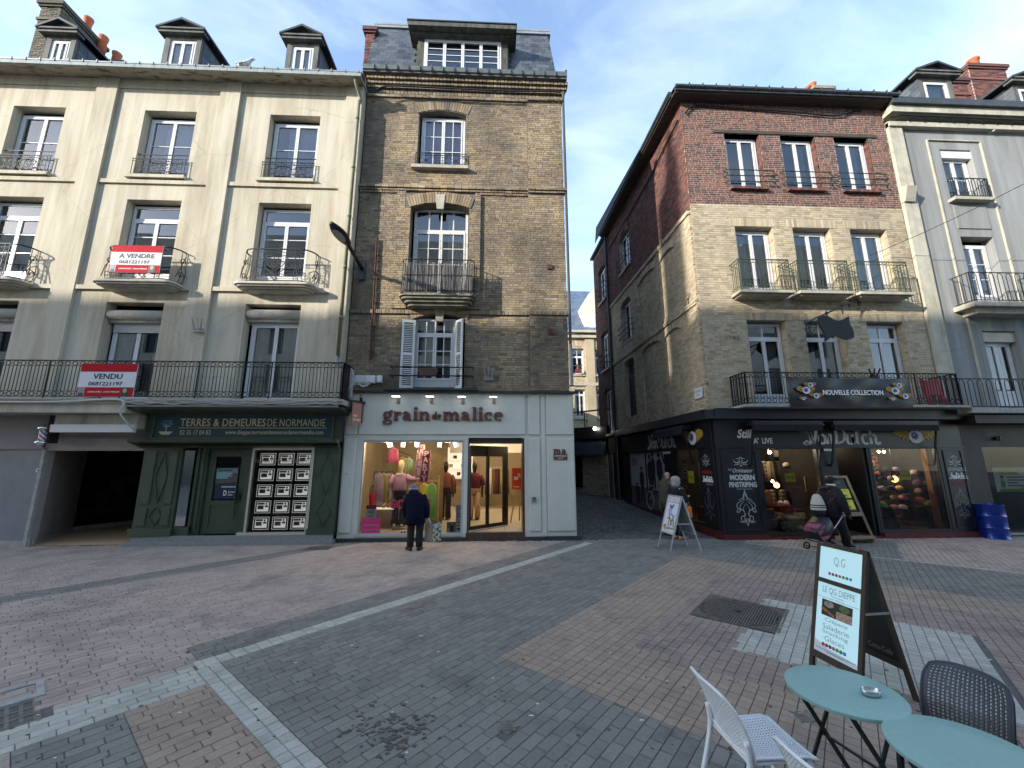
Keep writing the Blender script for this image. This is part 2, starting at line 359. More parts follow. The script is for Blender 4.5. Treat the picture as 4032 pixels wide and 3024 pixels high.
class Pieces:
    """collects boxes (world matrix each); the nearest n become objects, the rest one joined part"""
    def __init__(s,name,m,inset=0.): s.name = name; s.m = m; s.L = []; s.inset = inset
    def put(s,M,c_,size,rot=0.):
        T = np.eye(4)
        if rot:
            T[0,0] = T[2,2] = math.cos(rot); T[0,2] = math.sin(rot); T[2,0] = -math.sin(rot)
        T[:3,:3] = T[:3,:3]*np.array(size); T[:3,3] = c_
        s.L.append(M @ T)
    def emit(s,parent,n=300,many=None):
        if not s.L: return
        A = np.array(s.L); d = np.linalg.norm(A[:,:3,3]-np.array([0,0,EYE]),axis=1)
        vis = (A[:,:3,3]-np.array([0,0,EYE])) @ _F
        px = (A[:,:3,3] @ _RT)/np.maximum(vis,.1); py = ((A[:,:3,3]-np.array([0,0,EYE])) @ _UP)/np.maximum(vis,.1)
        d = d+np.where((vis > .1) & (abs(px) < 1.25) & (abs(py) < .93),0,1000)
        A = A[np.argsort(d)]
        me,V,F = unit_piece(s.name,s.m,s.inset)
        fp = np.array(FR[parent])
        for Mx in A[:n]:
            o = bpy.data.objects.new(s.name,me); C.objects.link(o); o.parent = parent
            Q = Mx.copy(); Q[:3,3] -= fp; o.matrix_basis = Matrix(Q.tolist())
        B = A[n:]
        if len(B):
            W = np.einsum('kij,nj->kni',B[:,:3,:3],V)+B[:,None,:3,3]; W = W-fp
            nv = len(V); k = len(B); W = W.reshape(-1,3)
            me2 = bpy.data.meshes.new(many or s.name+'s'); me2.vertices.add(len(W)); me2.vertices.foreach_set('co',W.ravel())
            Ff = np.array([i for f in F for i in f]); nl = len(Ff); nf = len(F)
            idx = (Ff[None,:]+np.arange(k)[:,None]*nv).ravel()
            me2.loops.add(len(idx)); me2.loops.foreach_set('vertex_index',idx)
            me2.polygons.add(nf*k); ls = np.arange(nf*k)*4; me2.polygons.foreach_set('loop_start',ls)
            me2.materials.append(s.m); me2.update(calc_edges=True); me2.shade_flat()
            o = bpy.data.objects.new(many or s.name+'s',me2); C.objects.link(o); o.parent = parent; o['kind'] = 'stuff'
def courses(P,x0,x1,z0,z1,y,holes=(),ch=.075,bl=.225,j=.012,M=ID,proud=.014,jit=.006,flem=True,dep=.03,start=0):
    nz = max(1,round((z1-z0)/ch)); ch = (z1-z0)/nz
    for r_ in range(nz):
        a,b = z0+r_*ch,z0+(r_+1)*ch; zm = (a+b)/2
        free = [(x0,x1)]
        for h in holes:
            if h[2] < zm < h[3]:
                nf = []
                for f in free:
                    if h[1] <= f[0] or h[0] >= f[1]: nf.append(f)
                    else:
                        if h[0]-f[0] > .02: nf.append((f[0],h[0]))
                        if f[1]-h[1] > .02: nf.append((h[1],f[1]))
                free = nf
        x = x0-(bl*.5 if (r_+start) % 2 else 0)-(rnd.uniform(0,bl*.3) if flem else 0); k = 0
        while x < x1:
            L_ = bl*(1+rnd.uniform(-.16,.1) if flem else 1)
            if flem and rnd.random() < .28: L_ *= .55
            for f in free:
                p,q = max(x,f[0]),min(x+L_,f[1])
                if q-p > .035:
                    pr = proud+rnd.uniform(-jit,jit)
                    P.put(M,((p+q)/2,y-pr+dep/2,zm+rnd.uniform(-.0015,.0015)),(q-p-j,dep,ch-j*rnd.uniform(.75,1.1)))
            x += L_; k += 1
def voussoirs(P,xa,xb,z,rise,ht,y,M=ID,wd=.075,j=.012,proud=.02,dep=.04):
    n = max(3,round((xb-xa)/wd)); cx = (xa+xb)/2; half = (xb-xa)/2
    rad = (half*half+rise*rise)/(2*rise); am = math.asin(min(1,half/rad)); zc = z+rise-rad
    for i in range(n):
        a = -am+2*am*(i+.5)/n; rr = rad+ht/2
        P.put(M,(cx+rr*math.sin(a),y-proud+dep/2+rnd.uniform(-.004,.004),zc+rr*math.cos(a)),(2*am*rr/n-j,dep,ht-.01),a)
def arch_fill(mb,xa,xb,z,rise,y0,y1,m=0,n=10):
    """the wall between a segmental arch and the square head of its opening (top at z + rise)"""
    cx,half = (xa+xb)/2,(xb-xa)/2; rad = (half*half+rise*rise)/(2*rise); zc = z+rise-rad
    cur = [(xa+(xb-xa)*i/n,zc+math.sqrt(max(0,rad*rad-(xa+(xb-xa)*i/n-cx)**2))) for i in range(n+1)]
    for i in range(n):
        (p,q),(r_,s_) = cur[i],cur[i+1]
        mb.add([(p,y0,q),(r_,y0,s_),(r_,y0,z+rise+.001),(p,y0,z+rise+.001),(p,y1,q),(r_,y1,s_)],[(0,1,2,3),(1,0,4,5)],m)

def window(B,x0,x1,z0,z1,y,leafs=2,bars=(),vb=0,trans=None,fw=.06,M=None,m=None,cur=None,cx=None,depth=.5,sill=None,name='window',glass=None,tbar=None,room=None,plate=0.):
    m = m or WHITE; glass = glass or GLASS; mb = MB(M); t = .06
    mb.box(x0,x0+fw,y,y+t,z0,z1); mb.box(x1-fw,x1,y,y+t,z0,z1); mb.box(x0+fw,x1-fw,y,y+t,z1-fw,z1); mb.box(x0+fw,x1-fw,y,y+t,z0,z0+fw+plate)
    zt = z1-fw
    panes = []
    if trans:
        zt = z0+(z1-z0)*trans; mb.box(x0+fw,x1-fw,y-.004,y+t,zt,zt+fw*1.1); nt = tbar or leafs
        wdt = (x1-x0-2*fw)/nt
        for i in range(nt):
            a,b = x0+fw+i*wdt,x0+fw+(i+1)*wdt
            if i: mb.box(a-.02,a+.02,y+.004,y+t,zt+fw*1.1,z1-fw)
            panes.append((a,b,zt+fw*1.1,z1-fw))
    lw = (x1-x0-2*fw)/leafs; sf = .05
    for i in range(leafs):
        a,b = x0+fw+i*lw,x0+fw+(i+1)*lw; za,zb = z0+fw+plate,zt
        mb.box(a+.004,a+sf,y-.012,y+t-.015,za,zb); mb.box(b-sf,b-.004,y-.012,y+t-.015,za,zb); mb.box(a+sf,b-sf,y-.012,y+t-.015,zb-sf,zb); mb.box(a+sf,b-sf,y-.012,y+t-.015,za,za+sf*1.4)
        a,b,za,zb = a+sf,b-sf,za+sf*1.4,zb-sf
        zs = [za]+[za+(zb-za)*q for q in bars]+[zb]; xs = [a+(b-a)*q/(vb+1) for q in range(vb+2)]
        for q in zs[1:-1]: mb.box(a,b,y+.002,y+.03,q-.012,q+.012)
        for q in xs[1:-1]: mb.box(q-.012,q+.012,y,y+.028,za,zb)
        for p in range(len(zs)-1):
            for q in range(len(xs)-1): panes.append((xs[q],xs[q+1],zs[p],zs[p+1]))
    W_ = mb.build(name,m,B)
    for (a,b,c_,d) in panes: MB(M).quad((a,y+.018,c_),(b,y+.018,c_),(b,y+.018,d),(a,y+.018,d)).build('pane',glass,W_)
    rb = MB(M); e = y+depth
    rb.quad((x0,e,z0),(x1,e,z0),(x1,e,z1),(x0,e,z1)); rb.quad((x0,y+t,z1),(x1,y+t,z1),(x1,e,z1),(x0,e,z1)); rb.quad((x0,y+t,z0),(x0,e,z0),(x1,e,z0),(x1,y+t,z0))
    rb.quad((x0,y+t,z0),(x0,y+t,z1),(x0,e,z1),(x0,e,z0)); rb.quad((x1,y+t,z0),(x1,e,z0),(x1,e,z1),(x1,y+t,z1))
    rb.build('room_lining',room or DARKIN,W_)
    if cur:
        for (fa,fb) in (cx or [(.0,.45)]):
            cb = MB(M); n = 24; A,Bb = x0+(x1-x0)*fa,x0+(x1-x0)*fb; V = []
            for i in range(n+1):
                q = A+(Bb-A)*i/n; yy = y+.14+.025*math.sin(i*1.9)+.012*math.sin(i*4.1)
                V += [(q,yy,z0+.03),(q,yy,z1-.03)]
            cb.add(V,[(2*i,2*i+2,2*i+3,2*i+1) for i in range(n)]).build('curtain',cur,W_,smooth=True)
    if sill:
        sb = MB(M); sb.box(x0-.1,x1+.1,sill[0],y+.02,z0-sill[1],z0-.002); sb.build('sill',sill[2],W_)
    return W_
def spiral(cx,cz,r0,r1,a0,turns,n=14,y=0.):
    return [(cx+(r0+(r1-r0)*i/n)*math.cos(a0+turns*2*math.pi*i/n),y,cz+(r0+(r1-r0)*i/n)*math.sin(a0+turns*2*math.pi*i/n)) for i in range(n+1)]
def ring(cx,cz,r,y,n=12): return [(cx+r*math.cos(2*math.pi*i/n),y,cz+r*math.sin(2*math.pi*i/n)) for i in range(n)]
def guilloche_rail(B,x0,x1,y,z0,z1,m,rets=((0,.65),(1,.65)),pitch=.175,name='balcony_railing',M=None,posts=4):
    """long railing: circles and lozenges in two friezes, plain bars between; every bar a sub-part up to a point"""
    mb = MB(M); fr = .13
    segs = [((x0,y),(x1,y))]
    for e,d in rets:
        xx = x0 if e == 0 else x1; segs.append(((xx,y),(xx,y+d)))
    for (a,b),(c_,d) in segs:
        L_ = math.hypot(c_-a,d-b); ux,uy = (c_-a)/L_,(d-b)/L_
        P = lambda s_,z: (a+ux*s_,b+uy*s_,z)
        mb.bar(P(0,z1),P(L_,z1),.05,.022)
        for z in (z1-fr,z0+fr): mb.bar(P(0,z),P(L_,z),.014,.014)
        mb.bar(P(0,z0),P(L_,z0),.03,.016)
        n = max(1,round(L_/pitch)); pt = L_/n
        for i in range(n):
            s_ = (i+.5)*pt
            for zc in (z1-fr/2-.005,z0+fr/2):
                r_ = fr/2-.012
                mb.tube([P(s_+r_*math.cos(2*math.pi*q/10),zc+r_*math.sin(2*math.pi*q/10)) for q in range(10)],.008,4,0,True)
                g = pt/2-r_*.55
                if i < n-1:
                    t_ = s_+pt/2
                    mb.tube([P(t_-.032,zc),P(t_,zc+.032),P(t_+.032,zc),P(t_,zc-.032)],.006,4,0,True)
        for i in range(posts+1):
            s_ = L_*i/posts; mb.bar(P(s_,z0-.06),P(s_,z1),.022,.022)
    rail = mb.build(name,m,B)
    for (a,b),(c_,d) in segs:
        L_ = math.hypot(c_-a,d-b); ux,uy = (c_-a)/L_,(d-b)/L_; n = round(L_/(pitch/2)); 
        for i in range(n):
            s_ = (i+.5)*L_/n
            q = MB(M).bar((a+ux*s_,b+uy*s_,z0+fr),(a+ux*s_,b+uy*s_,z1-fr),.011,.011)
            q.build('baluster',m,rail)
    return rail
def scroll_panel(mb,x0,x1,z0,z1,y,r_=.0085,dense=True):
    """cast iron window guard: scrolls, rosettes and uprights"""
    w_,h = x1-x0,z1-z0
    mb.bar((x0-.03,y,z1),(x1+.03,y,z1),.02,.018); mb.bar((x0-.02,y,z1-h*.16),(x1+.02,y,z1-h*.16),.014,.012); mb.bar((x0-.05,y,z0),(x1+.05,y,z0),.025,.02)
    for q in (0,.06,.94,1): mb.bar((x0+w_*q,y,z0),(x0+w_*q,y,z1),.014,.014)
    zc = z0+h*.42; n = 4
    for i in range(n):
        cx = x0+w_*(.12+.76*(i+.5)/n); g = w_*.76/n
        mb.tube(ring(cx,zc,g*.30,y),r_,4,0,True); mb.tube(ring(cx,zc,g*.12,y,8),r_,4,0,True)
        for sx in (-1,1):
            for sz in (-1,1):
                mb.tube(spiral(cx+sx*g*.30,zc+sz*h*.24,g*.20,g*.05,math.pi*(0 if sx < 0 else 1),1.2*sx*sz,12,y),r_,4)
                mb.tube([(cx,y,zc+sz*g*.3),(cx+sx*g*.2,y,zc+sz*h*.16),(cx+sx*g*.46,y,zc+sz*h*.30)],r_,4)
        mb.tube(ring(cx+g*.5,zc,g*.15,y,8),r_,4,0,True)
        mb.tube([(cx-g*.22,y,z1-h*.08),(cx-g*.08,y,z1-h*.02),(cx+g*.08,y,z1-h*.14),(cx+g*.22,y,z1-h*.08)],r_,4)
        mb.bar((cx+g*.38,y,z1-h*.16),(cx+g*.38,y,z1),.01,.01)
def slab(x0,x1,yf,yw,z,h,r_=.18,n=6):
    """balcony slab outline with rounded front corners"""
    P = [(x0,yw)]
    for i in range(n+1): a = math.pi/2*i/n; P.append((x0+r_-r_*math.cos(a),yf+r_-r_*math.sin(a)))
    for i in range(n+1): a = math.pi/2*i/n; P.append((x1-r_+r_*math.sin(a),yf+r_-r_*math.cos(a)))
    P.append((x1,yw)); return P
def slates(P,x0,x1,z0,z1,y0,y1,sw=.2,sh=.12,M=ID,skip=None,cut=None):
    """slating on a plane that leans from (y0,z0) to (y1,z1)"""
    L_ = math.hypot(y1-y0,z1-z0); n = int(L_/sh); ang = math.atan2(y1-y0,z1-z0)
    T = np.eye(4); ca,sa = math.cos(ang),math.sin(ang)
    T[1,1],T[1,2],T[2,1],T[2,2] = ca,sa,-sa,ca; T[1,3],T[2,3] = y0,z0
    MM = M @ T
    for r_ in range(n):
        x = x0-(sw/2 if r_ % 2 else 0)
        while x < x1:
            a,b = max(x,x0),min(x+sw,x1)
            zz = z0+(z1-z0)*(r_+.5)/n
            if cut:
                lo,hi = cut(zz); a,b = max(a,lo),min(b,hi)
            if b-a > .03 and not (skip and any(k[0] < (a+b)/2 < k[1] and k[2] < zz < k[3] for k in skip)):
                P.put(MM,((a+b)/2,-.012+rnd.uniform(-.003,.003)-.0*r_,(r_+.5)*L_/n+.01),(b-a-.006,.014,L_/n-.004))
            x += sw
ASPH = mat('paving_joint_sand',(.13,.125,.115),.95,.3,8,bump=.2)
mb = MB(); mb.add([(-90,-60,-.0085),(90,-60,-.0085),(90,120,-.0085),(-90,120,-.0085)],[(0,1,2,3)])
street = mb.build('street',ASPH,kind='structure')
PDARK = pieces('charcoal_paver',[(.200,.184,.161),(.229,.211,.183),(.258,.238,.206),(.215,.199,.172)],.8,(.035,.037,.04),1.6,.45,.35,70,(.52,.72),(1,1,1))
PPINK = pieces('pinkish_paver',[(.423,.333,.276),(.470,.374,.308),(.389,.310,.259),(.488,.391,.324)],.82,(.095,.085,.08),1.1,.55,.35,70,(.48,.72),(1,1,1))
PBROWN = pieces('brown_paver',[(.362,.275,.205),(.400,.308,.230),(.336,.259,.196),(.378,.289,.215)],.82,(.085,.072,.065),1.4,.5,.35,70,(.48,.72),(1,1,1))
PPURP = pieces('plum_brown_paver',[(.319,.245,.199),(.353,.273,.219),(.298,.229,.189),(.336,.256,.208)],.82,(.075,.065,.062),1.5,.5,.35,70,(.48,.72),(1,1,1))
PGRAN = pieces('granite_sett',[(.414,.400,.335),(.470,.454,.385),(.526,.508,.430),(.448,.432,.365)],.75,(.16,.165,.15),2.5,.45,.5,60,(.5,.75),(1,1,1))
ca,sa = math.cos(R(48)),math.sin(R(48))
GM = np.eye(4); GM[:3,0] = (ca,sa,0); GM[:3,1] = (-sa,ca,0)
def ground(a,b): return (a*ca+b*sa,a*sa-b*ca)
def in_street(a,b):
    x,y = ground(a,b); lim = 11.02 if x < -4 or 2.3 < x < 5.9 else 10.98
    return -17 < x < 20 and .3 < y < lim and (y > .9*abs(x)-3.0 - 2)
POUT = [(-8.95,-4.0,10.82,11.2),(-4.05,2.32,10.93,11.3),(5.9,13.2,10.75,11.3),(-12,-8.9,10.95,12)]
def pave(P,a0,a1,b0,b1,L_,wd,holes=(),bond=True,j=.005,along='a'):
    nb = max(1,round(((b1-b0) if along == 'a' else (a1-a0))/wd)); W_ = ((b1-b0) if along == 'a' else (a1-a0))/nb
    p0,p1 = (a0,a1) if along == 'a' else (b0,b1); q0 = b0 if along == 'a' else a0
    for r_ in range(nb):
        q = q0+(r_+.5)*W_; x = p0-(L_*.5*(r_ % 2) if bond else 0)-(rnd.choice((0,.06,.03)) if bond else 0)
        while x < p1:
            s_,e = max(x,p0),min(x+L_,p1); x += L_
            if e-s_ < .03: continue
            m_ = (s_+e)/2; a,b = (m_,q) if along == 'a' else (q,m_)
            if not in_street(a,b) or any(h[0] < a < h[1] and h[2] < b < h[3] for h in holes): continue
            X,Y = ground(a,b)
            if any(o[0] < X < o[1] and o[2] < Y < o[3] for o in POUT): continue
            sz = (e-s_-j,W_-j,.02) if along == 'a' else (W_-j,e-s_-j,.02)
            P.put(GM,(a,-b,-.01+rnd.uniform(-.002,.002)),sz)
K = {k: Pieces('paver',m_,.022) for k,m_ in dict(dark=PDARK,pink=PPINK,brown=PBROWN,purp=PPURP).items()}
K['gran'] = Pieces('granite_sett',PGRAN,.035)
GR = (-.38,.44,-5.78,-5.20)                     # road gully
CV = (1.87+0.0,2.27,-5.0,-4.0)
smallA = WZ(1095,1567); sa_,sb_ = smallA[0]*ca+smallA[1]*sa,smallA[0]*sa-smallA[1]*ca
smallB = WZ(1737,1548); ta_,tb_ = smallB[0]*ca+smallB[1]*sa,smallB[0]*sa-smallB[1]*ca
H1 = (sa_-.075,sa_+.075,sb_-.075,sb_+.075); H2 = (ta_-.085,ta_+.085,tb_-.085,tb_+.085)
MH = (6.02,7.06,-1.92,-.91)
pave(K['gran'],1.45,9.5,-5.42,-5.2,.125,.11)
pave(K['gran'],-.9,1.43,-5.32,-4.82,.2,.1,holes=[GR])
pave(K['gran'],1.43,1.63,-5.2,2.5,.105,.1,bond=False,along='b')
pave(K['dark'],1.5,13.5,-5.88,-5.42,.2,.1)
pave(K['dark'],9.5,13.5,-5.42,-5.2,.2,.1)
pave(K['dark'],1.63,11.85,-5.2,-3.08,.2,.1,holes=[H1])
pave(K['dark'],1.63,3.52,-3.08,2.6,.2,.1,holes=[H1])
pave(K['dark'],9.45,11.85,-3.08,7,.2,.1)
pave(K['dark'],11.85,14.5,-5.2,-2.3,.2,.1)
pave(K['pink'],-8,14,-9.75,-5.88,.2,.1,holes=[GR])
pave(K['pink'],-8,1.5,-5.88,-5.32,.2,.1,holes=[GR])
pave(K['pink'],-8,.28,-4.82,-3.0,.2,.1)
pave(K['pink'],-8,-.9,-5.32,-4.82,.2,.1)
pave(K['dark'],-4,9,-10.25,-9.75,.2,.1)
pave(K['pink'],-6,9,-20,-10.25,.2,.1)
pave(K['dark'],.28,.86,-4.82,-2.2,.2,.1)
pave(K['brown'],.86,1.43,-4.82,-.5,.2,.1)
INN = (4.6,8.4,-2.1,30); PAT = (5.25,7.4,-1.25,.85)
pave(K['brown'],3.52,9.45,-3.08,9,.1,.1,holes=[INN],bond=False)
pave(K['purp'],4.6,8.4,-2.1,9,.1,.1,holes=[PAT,MH,H2],bond=False)
pave(K['brown'],1.63,3.52,2.6,6,.1,.1,bond=False)
pave(K['gran'],5.25,7.4,-1.25,.85,.105,.105,holes=[MH],bond=False)
pave(K['gran'],11.85,11.97,-2.3,8,.1,.12,bond=False)
DP = (11.97,14.4,-.55,.65)
pave(K['pink'],11.97,22,-2.3,12,.2,.1,holes=[DP],bond=False,j=.006)
pave(K['dark'],11.97,14.4,-.55,.65,.2,.1)
K['dark'].emit(street,90); K['pink'].emit(street,70); K['brown'].emit(street,90); K['purp'].emit(street,50); K['gran'].emit(street,110,'granite_setts')

CAST = mat('worn_cast_iron',(.20,.18,.145),.6,.4,12,metal=.1,bump=.1); CASTD = mat('dark_iron_joint',(.03,.028,.025),.8)
def gbox(mb,a0,a1,b0,b1,z0,z1,m=0):
    P = [ground(a0,b0),ground(a1,b0),ground(a1,b1),ground(a0,b1)][::-1]; return mb.prismz(P,z0,z1,m)
t = thing('manhole_cover','square cast iron manhole cover with a round studded lid among brown and granite pavers','manhole cover',(*ground(6.54,-1.415),0))
mb = MB(); gbox(mb,*MH,-.012,-.004,0); mb.build('frame',CASTD,t)
mb = MB()
gc = (6.54,-1.415)
for i in range(34):
    for k in range(34):
        a,b = MH[0]+.02+i*.0303,MH[2]+.02+k*.0303; d = math.hypot(a-gc[0],b-gc[1])
        if abs(d-.47) < .022: continue
        if d < .05: continue
        if d < .47: gbox(mb,a-.011,a+.011,b-.007,b+.007,-.004,.004)
        else: gbox(mb,a-.008,a+.008,b-.012,b+.012,-.004,.003)
o = mb.build('stud_pattern',CAST,t); o['kind'] = 'stuff'
mb = MB(); X,Y = ground(*gc)
mb.tube([(X+.47*math.cos(q*.196),Y+.47*math.sin(q*.196),.0005) for q in range(32)],.006,4,0,True); mb.build('lid_rim',CAST,t)
mb = MB(); mb.prismz([ground(gc[0]+.03*math.cos(q)-.0,gc[1]+.012*math.sin(q)) for q in [6.283*i/10 for i in range(10)]],-.003,.0055); mb.build('key_slot',CASTD,t)
def small_cover(a,b,s_,label,round_=True):
    t = thing('valve_cover',label,'valve cover',(*ground(a,b),0)); mb = MB(); gbox(mb,a-s_,a+s_,b-s_,b+s_,-.012,-.001); mb.build('frame',CAST,t)
    x,y = ground(a,b); mb = MB(); mb.lathe([(s_*.86,-.003),(s_*.86,.003),(s_*.72,.003),(s_*.7,.0005),(s_*.5,.0005),(s_*.45,.004),(s_*.25,.004),(s_*.2,.001),(.002,.001)],(x,y,0),20)
    for q in range(4):
        A = R(45+90*q); mb.bar((x+s_*.9*math.cos(A),y+s_*.9*math.sin(A),.002),(x+s_*1.25*math.cos(A),y+s_*1.25*math.sin(A),.002),.02,.006)
    mb.build('lid',CAST,t)
small_cover(sa_,sb_,.072,'small square iron valve cover with round lid in the charcoal pavers')
small_cover(ta_,tb_,.082,'small worn valve cover in brown pavers beside the bistro table')
t = thing('gully_grate','slotted iron road gully grate with pale concrete kerb inlet among granite setts','drain grate',(*ground(.05,-5.45),0))
CONC = mat('worn_concrete',(.36,.36,.34),.9,.3,9,bump=.3)
a0,a1,b0,b1 = GR
mb = MB(); gbox(mb,a0,a1,b0,b1,-.30,-.10); mb.build('sump',CASTD,t)
mb = MB()
for k in range(4): gbox(mb,a0+.02,a1-.02,b0+.1+k*.145,b0+.125+k*.145,-.03,-.002)
for k in range(11): gbox(mb,a0+.02+k*.0755,a0+.045+k*.0755,b0+.125,b1-.02,-.03,-.004)
gbox(mb,a0+.005,a0+.03,b0+.09,b1,-.03,-.001); gbox(mb,a1-.03,a1-.005,b0+.09,b1,-.03,-.001)
mb.build('grate',CAST,t)
mb = MB(); gbox(mb,a0-.03,a1+.03,b0+.0,b0+.09,-.02,.012); gbox(mb,a0-.03,a1+.03,b0-.30,b0-.25,-.02,.012); gbox(mb,a1-.02,a1+.03,b0-.25,b0,-.02,.011); gbox(mb,a0-.03,a0+.02,b0-.25,b0,-.02,.011)
mb.build('kerb_inlet',CONC,t)
mb = MB(); gbox(mb,a0+.02,a1-.02,b0-.25,b0,-.012,-.002); mb.build('inlet_lid',CAST,t)
t = thing('cellar_grate','small square metal grating in the pavement by the pale grey shopfront','grate',(-4.15,10.3,0))
mb = MB(); mb.box(-4.42,-3.86,10.12,10.52,-.012,.002)
mb.build('frame',CASTD,t); mb = MB()
for k in range(13): mb.box(-4.40+k*.042,-4.385+k*.042,10.14,10.5,.002,.006)
for k in range(6): mb.box(-4.40,-3.88,10.15+k*.065,10.16+k*.065,.002,.005)
mb.build('bars',CAST,t)
# litter on the paving
LIT = mat('litter_paper',(.62,.62,.58),.8)
mb = MB()
for k in range(46):
    px,py = rnd.uniform(0,2212),rnd.uniform(1215,1659); x,y = WZ(px,py)
    s_ = rnd.uniform(.005,.011)*(1 if y < 6 else 1.5); q = rnd.uniform(0,6.28); l_ = s_*rnd.choice((1,1.2,2.2))
    mb.prismz([(x+l_*math.cos(q+u)*(1+.3*rnd.random()),y+s_*math.sin(q+u)) for u in (0,1.2,2.2,3.4,4.7)],.001,.005)
mb.build('litter',LIT,kind='stuff')
STAIN = mat('oil_stain',(.075,.073,.07),.5); mb = MB()
for k in range(110):
    x,y = WZ(845+rnd.gauss(0,46),1577+rnd.gauss(0,24)); q = rnd.uniform(0,6.28); s_ = rnd.uniform(.006,.024)
    mb.prismz([(x+s_*rnd.uniform(.5,1.1)*math.cos(q+u)*1.5,y+s_*rnd.uniform(.5,1.1)*math.sin(q+u)) for u in (0,.9,1.8,2.7,3.6,4.5,5.4)],.0025,.0036+k*.00002)
mb.build('oil_stain',STAIN,kind='stuff')
mb = MB()
for k in range(150):
    x,y = WZ(rnd.uniform(0,2212),rnd.uniform(1200,1659)); s_ = rnd.uniform(.008,.02); q = rnd.uniform(0,6)
    mb.prismz([(x+s_*rnd.uniform(.7,1.1)*math.cos(q+u),y+s_*rnd.uniform(.7,1.1)*math.sin(q+u)) for u in (0,1,2,3,4,5)],.001,.0032)
mb.build('gum_spots',mat('trodden_gum',(.10,.10,.095),.8,.5,9),kind='stuff')

SL = .034
def alz(Y): return max(0,(Y-11.3))*SL
AM = Pieces('cobble',pieces('alley_cobble',[(.085,.086,.084),(.12,.12,.115),(.155,.153,.145),(.10,.10,.10)],.65,(.05,.052,.045),1.5,.5,.4,40,(.48,.7),(1,1,1)),.08)
ABASE = mat('alley_joint',(.05,.05,.045),.95)
mb = MB(); mb.add([(1.6,10.95,-.008),(6.3,10.95,-.008),(6.3,11.3,-.008),(1.6,11.3,-.008),(7.5,40,alz(40)-.01),(-1.5,40,alz(40)-.01)],[(0,1,2,3),(3,2,4,5)])
alley = mb.build('alley_paving',ABASE,kind='structure')
Y = 11.0; row = 0
ang = math.atan(SL)
while Y < 34:
    d = .14 if Y < 18 else .2
    lw = .19 if Y < 18 else .26; x = 2.0-(lw/2 if row % 2 else 0)
    while x < 6.1-.02*(Y-11):
        wd_ = lw*rnd.uniform(.85,1.12)
        AM.put(ID,(x+wd_/2,Y+d/2+.02*math.sin(x*2),alz(Y)+rnd.uniform(-.006,.004)),(wd_-.014,d-.014,.03),0)
        x += wd_
    Y += d; row += 1
AM.emit(alley,300)

def c4(x,y): return (713.2+x*.27282,466.3+y*.27282)
YF = 32.0
bx = lambda px,py: WY(px,py,YF)
t = thing('corner_house','yellow brick house with blue slate roof closing the far end of the alley','house',(6.5,YF,0))
ze = bx(*c4(1900,925))[1]; zr = bx(*c4(1900,635))[1]+.0
win = []
for (l,r_,tp,bt) in ((1905,2012,1050,1258),(2092,2200,1058,1262),(1935,2025,1372,1600),(2105,2195,1375,1600)):
    x0,z1 = bx(*c4(l,tp)); x1,z0 = bx(*c4(r_,bt)); win.append((x0,x1,z0,z1))
mb = MB(); mb.wall(-2,13,.6,ze-.1,YF,win,.3); mb.build('wall',CMORT,t); mb = MB(); mb.quad((-2,YF+1,0),(13,YF+1,0),(13,YF+1,ze),(-2,YF+1,ze)); mb.build('inner_wall',DARKIN,t)
fb = Pieces('brick',CBRICK); courses(fb,1.5,11,2.5,ze-.5,YF,win,.12,.36,.016)
for q in win: voussoirs(fb,q[0]-.1,q[1]+.1,q[3]+.02,.2,.5,YF,proud=.03)
fb.emit(t,200)
for i,q in enumerate(win): window(t,q[0],q[1],q[2]+.02,q[3]-.02,YF+.2,2,(.5,),0,.8 if i > 1 else .68,fw=.11,cur=CURT if i > 1 else None,cx=[(0,1)],sill=(YF-.12,.14,STONE))
mb = MB()
for xc in (6.0-.0,9.6): pass
x_,_ = bx(*c4(2015,1000)); x2_,_ = bx(*c4(2085,1000))
mb.box(x_,x2_,YF-.14,YF-.016,2.5,ze-.55)
mb.build('brick_pier',CBRICK,t)
mb = MB(); mb.box(-2,13,YF-.3,YF-.02,ze-.5,ze-.28); mb.box(-2,13,YF-.5,YF-.02,ze-.1,ze+.1)
zz = bx(*c4(1900,1345))[1]; mb.box(-2,13,YF-.15,YF-.016,zz,zz+.25); mb.build('cornice',STONE,t)
mb = MB(); mb.add([(-2,YF-.4,ze+.1),(13,YF-.4,ze+.1),(13,YF+6.2,zr+3.2),(-2,YF+6.2,zr+3.2)],[(0,1,2,3)])
BSL = pieces('blue_slate',[c8(78,92,112),c8(92,106,126),c8(70,84,104)],.5,(.16,.2,.24),1,.2,.1)
SB = mat('blue_slate_backing',c8(74,86,104),.6); mb.build('roof',SB,t)
P = Pieces('roof_slate',BSL); slates(P,2,9.5,ze+.1,zr+3.2,YF-.4,YF+6.2,.42,.34); P.emit(t,120)
x0,zt_ = bx(*c4(2005,700)); x1,zb_ = bx(*c4(2120,905))
PALE = mat('pale_dormer_render',(.58,.54,.44),.9,.15,2)
mb = MB(); xm = x1+.3; mb.prism([(x0,zb_),(x0,zt_+.2),(x0+.5,zt_+1.0),(xm,zt_+1.9),(xm+1.8,zt_+.2),(xm+1.8,zb_)],YF+.0,YF+3.5); dm = mb.build('dormer',PALE,t)
a,b = bx(*c4(2058,800)); c_,d = bx(*c4(2096,908)); mb = MB(); mb.box(a-.06,c_+.06,YF-.05,YF-.004,d,b+.06); mb.build('dormer_window',WHITE,dm)
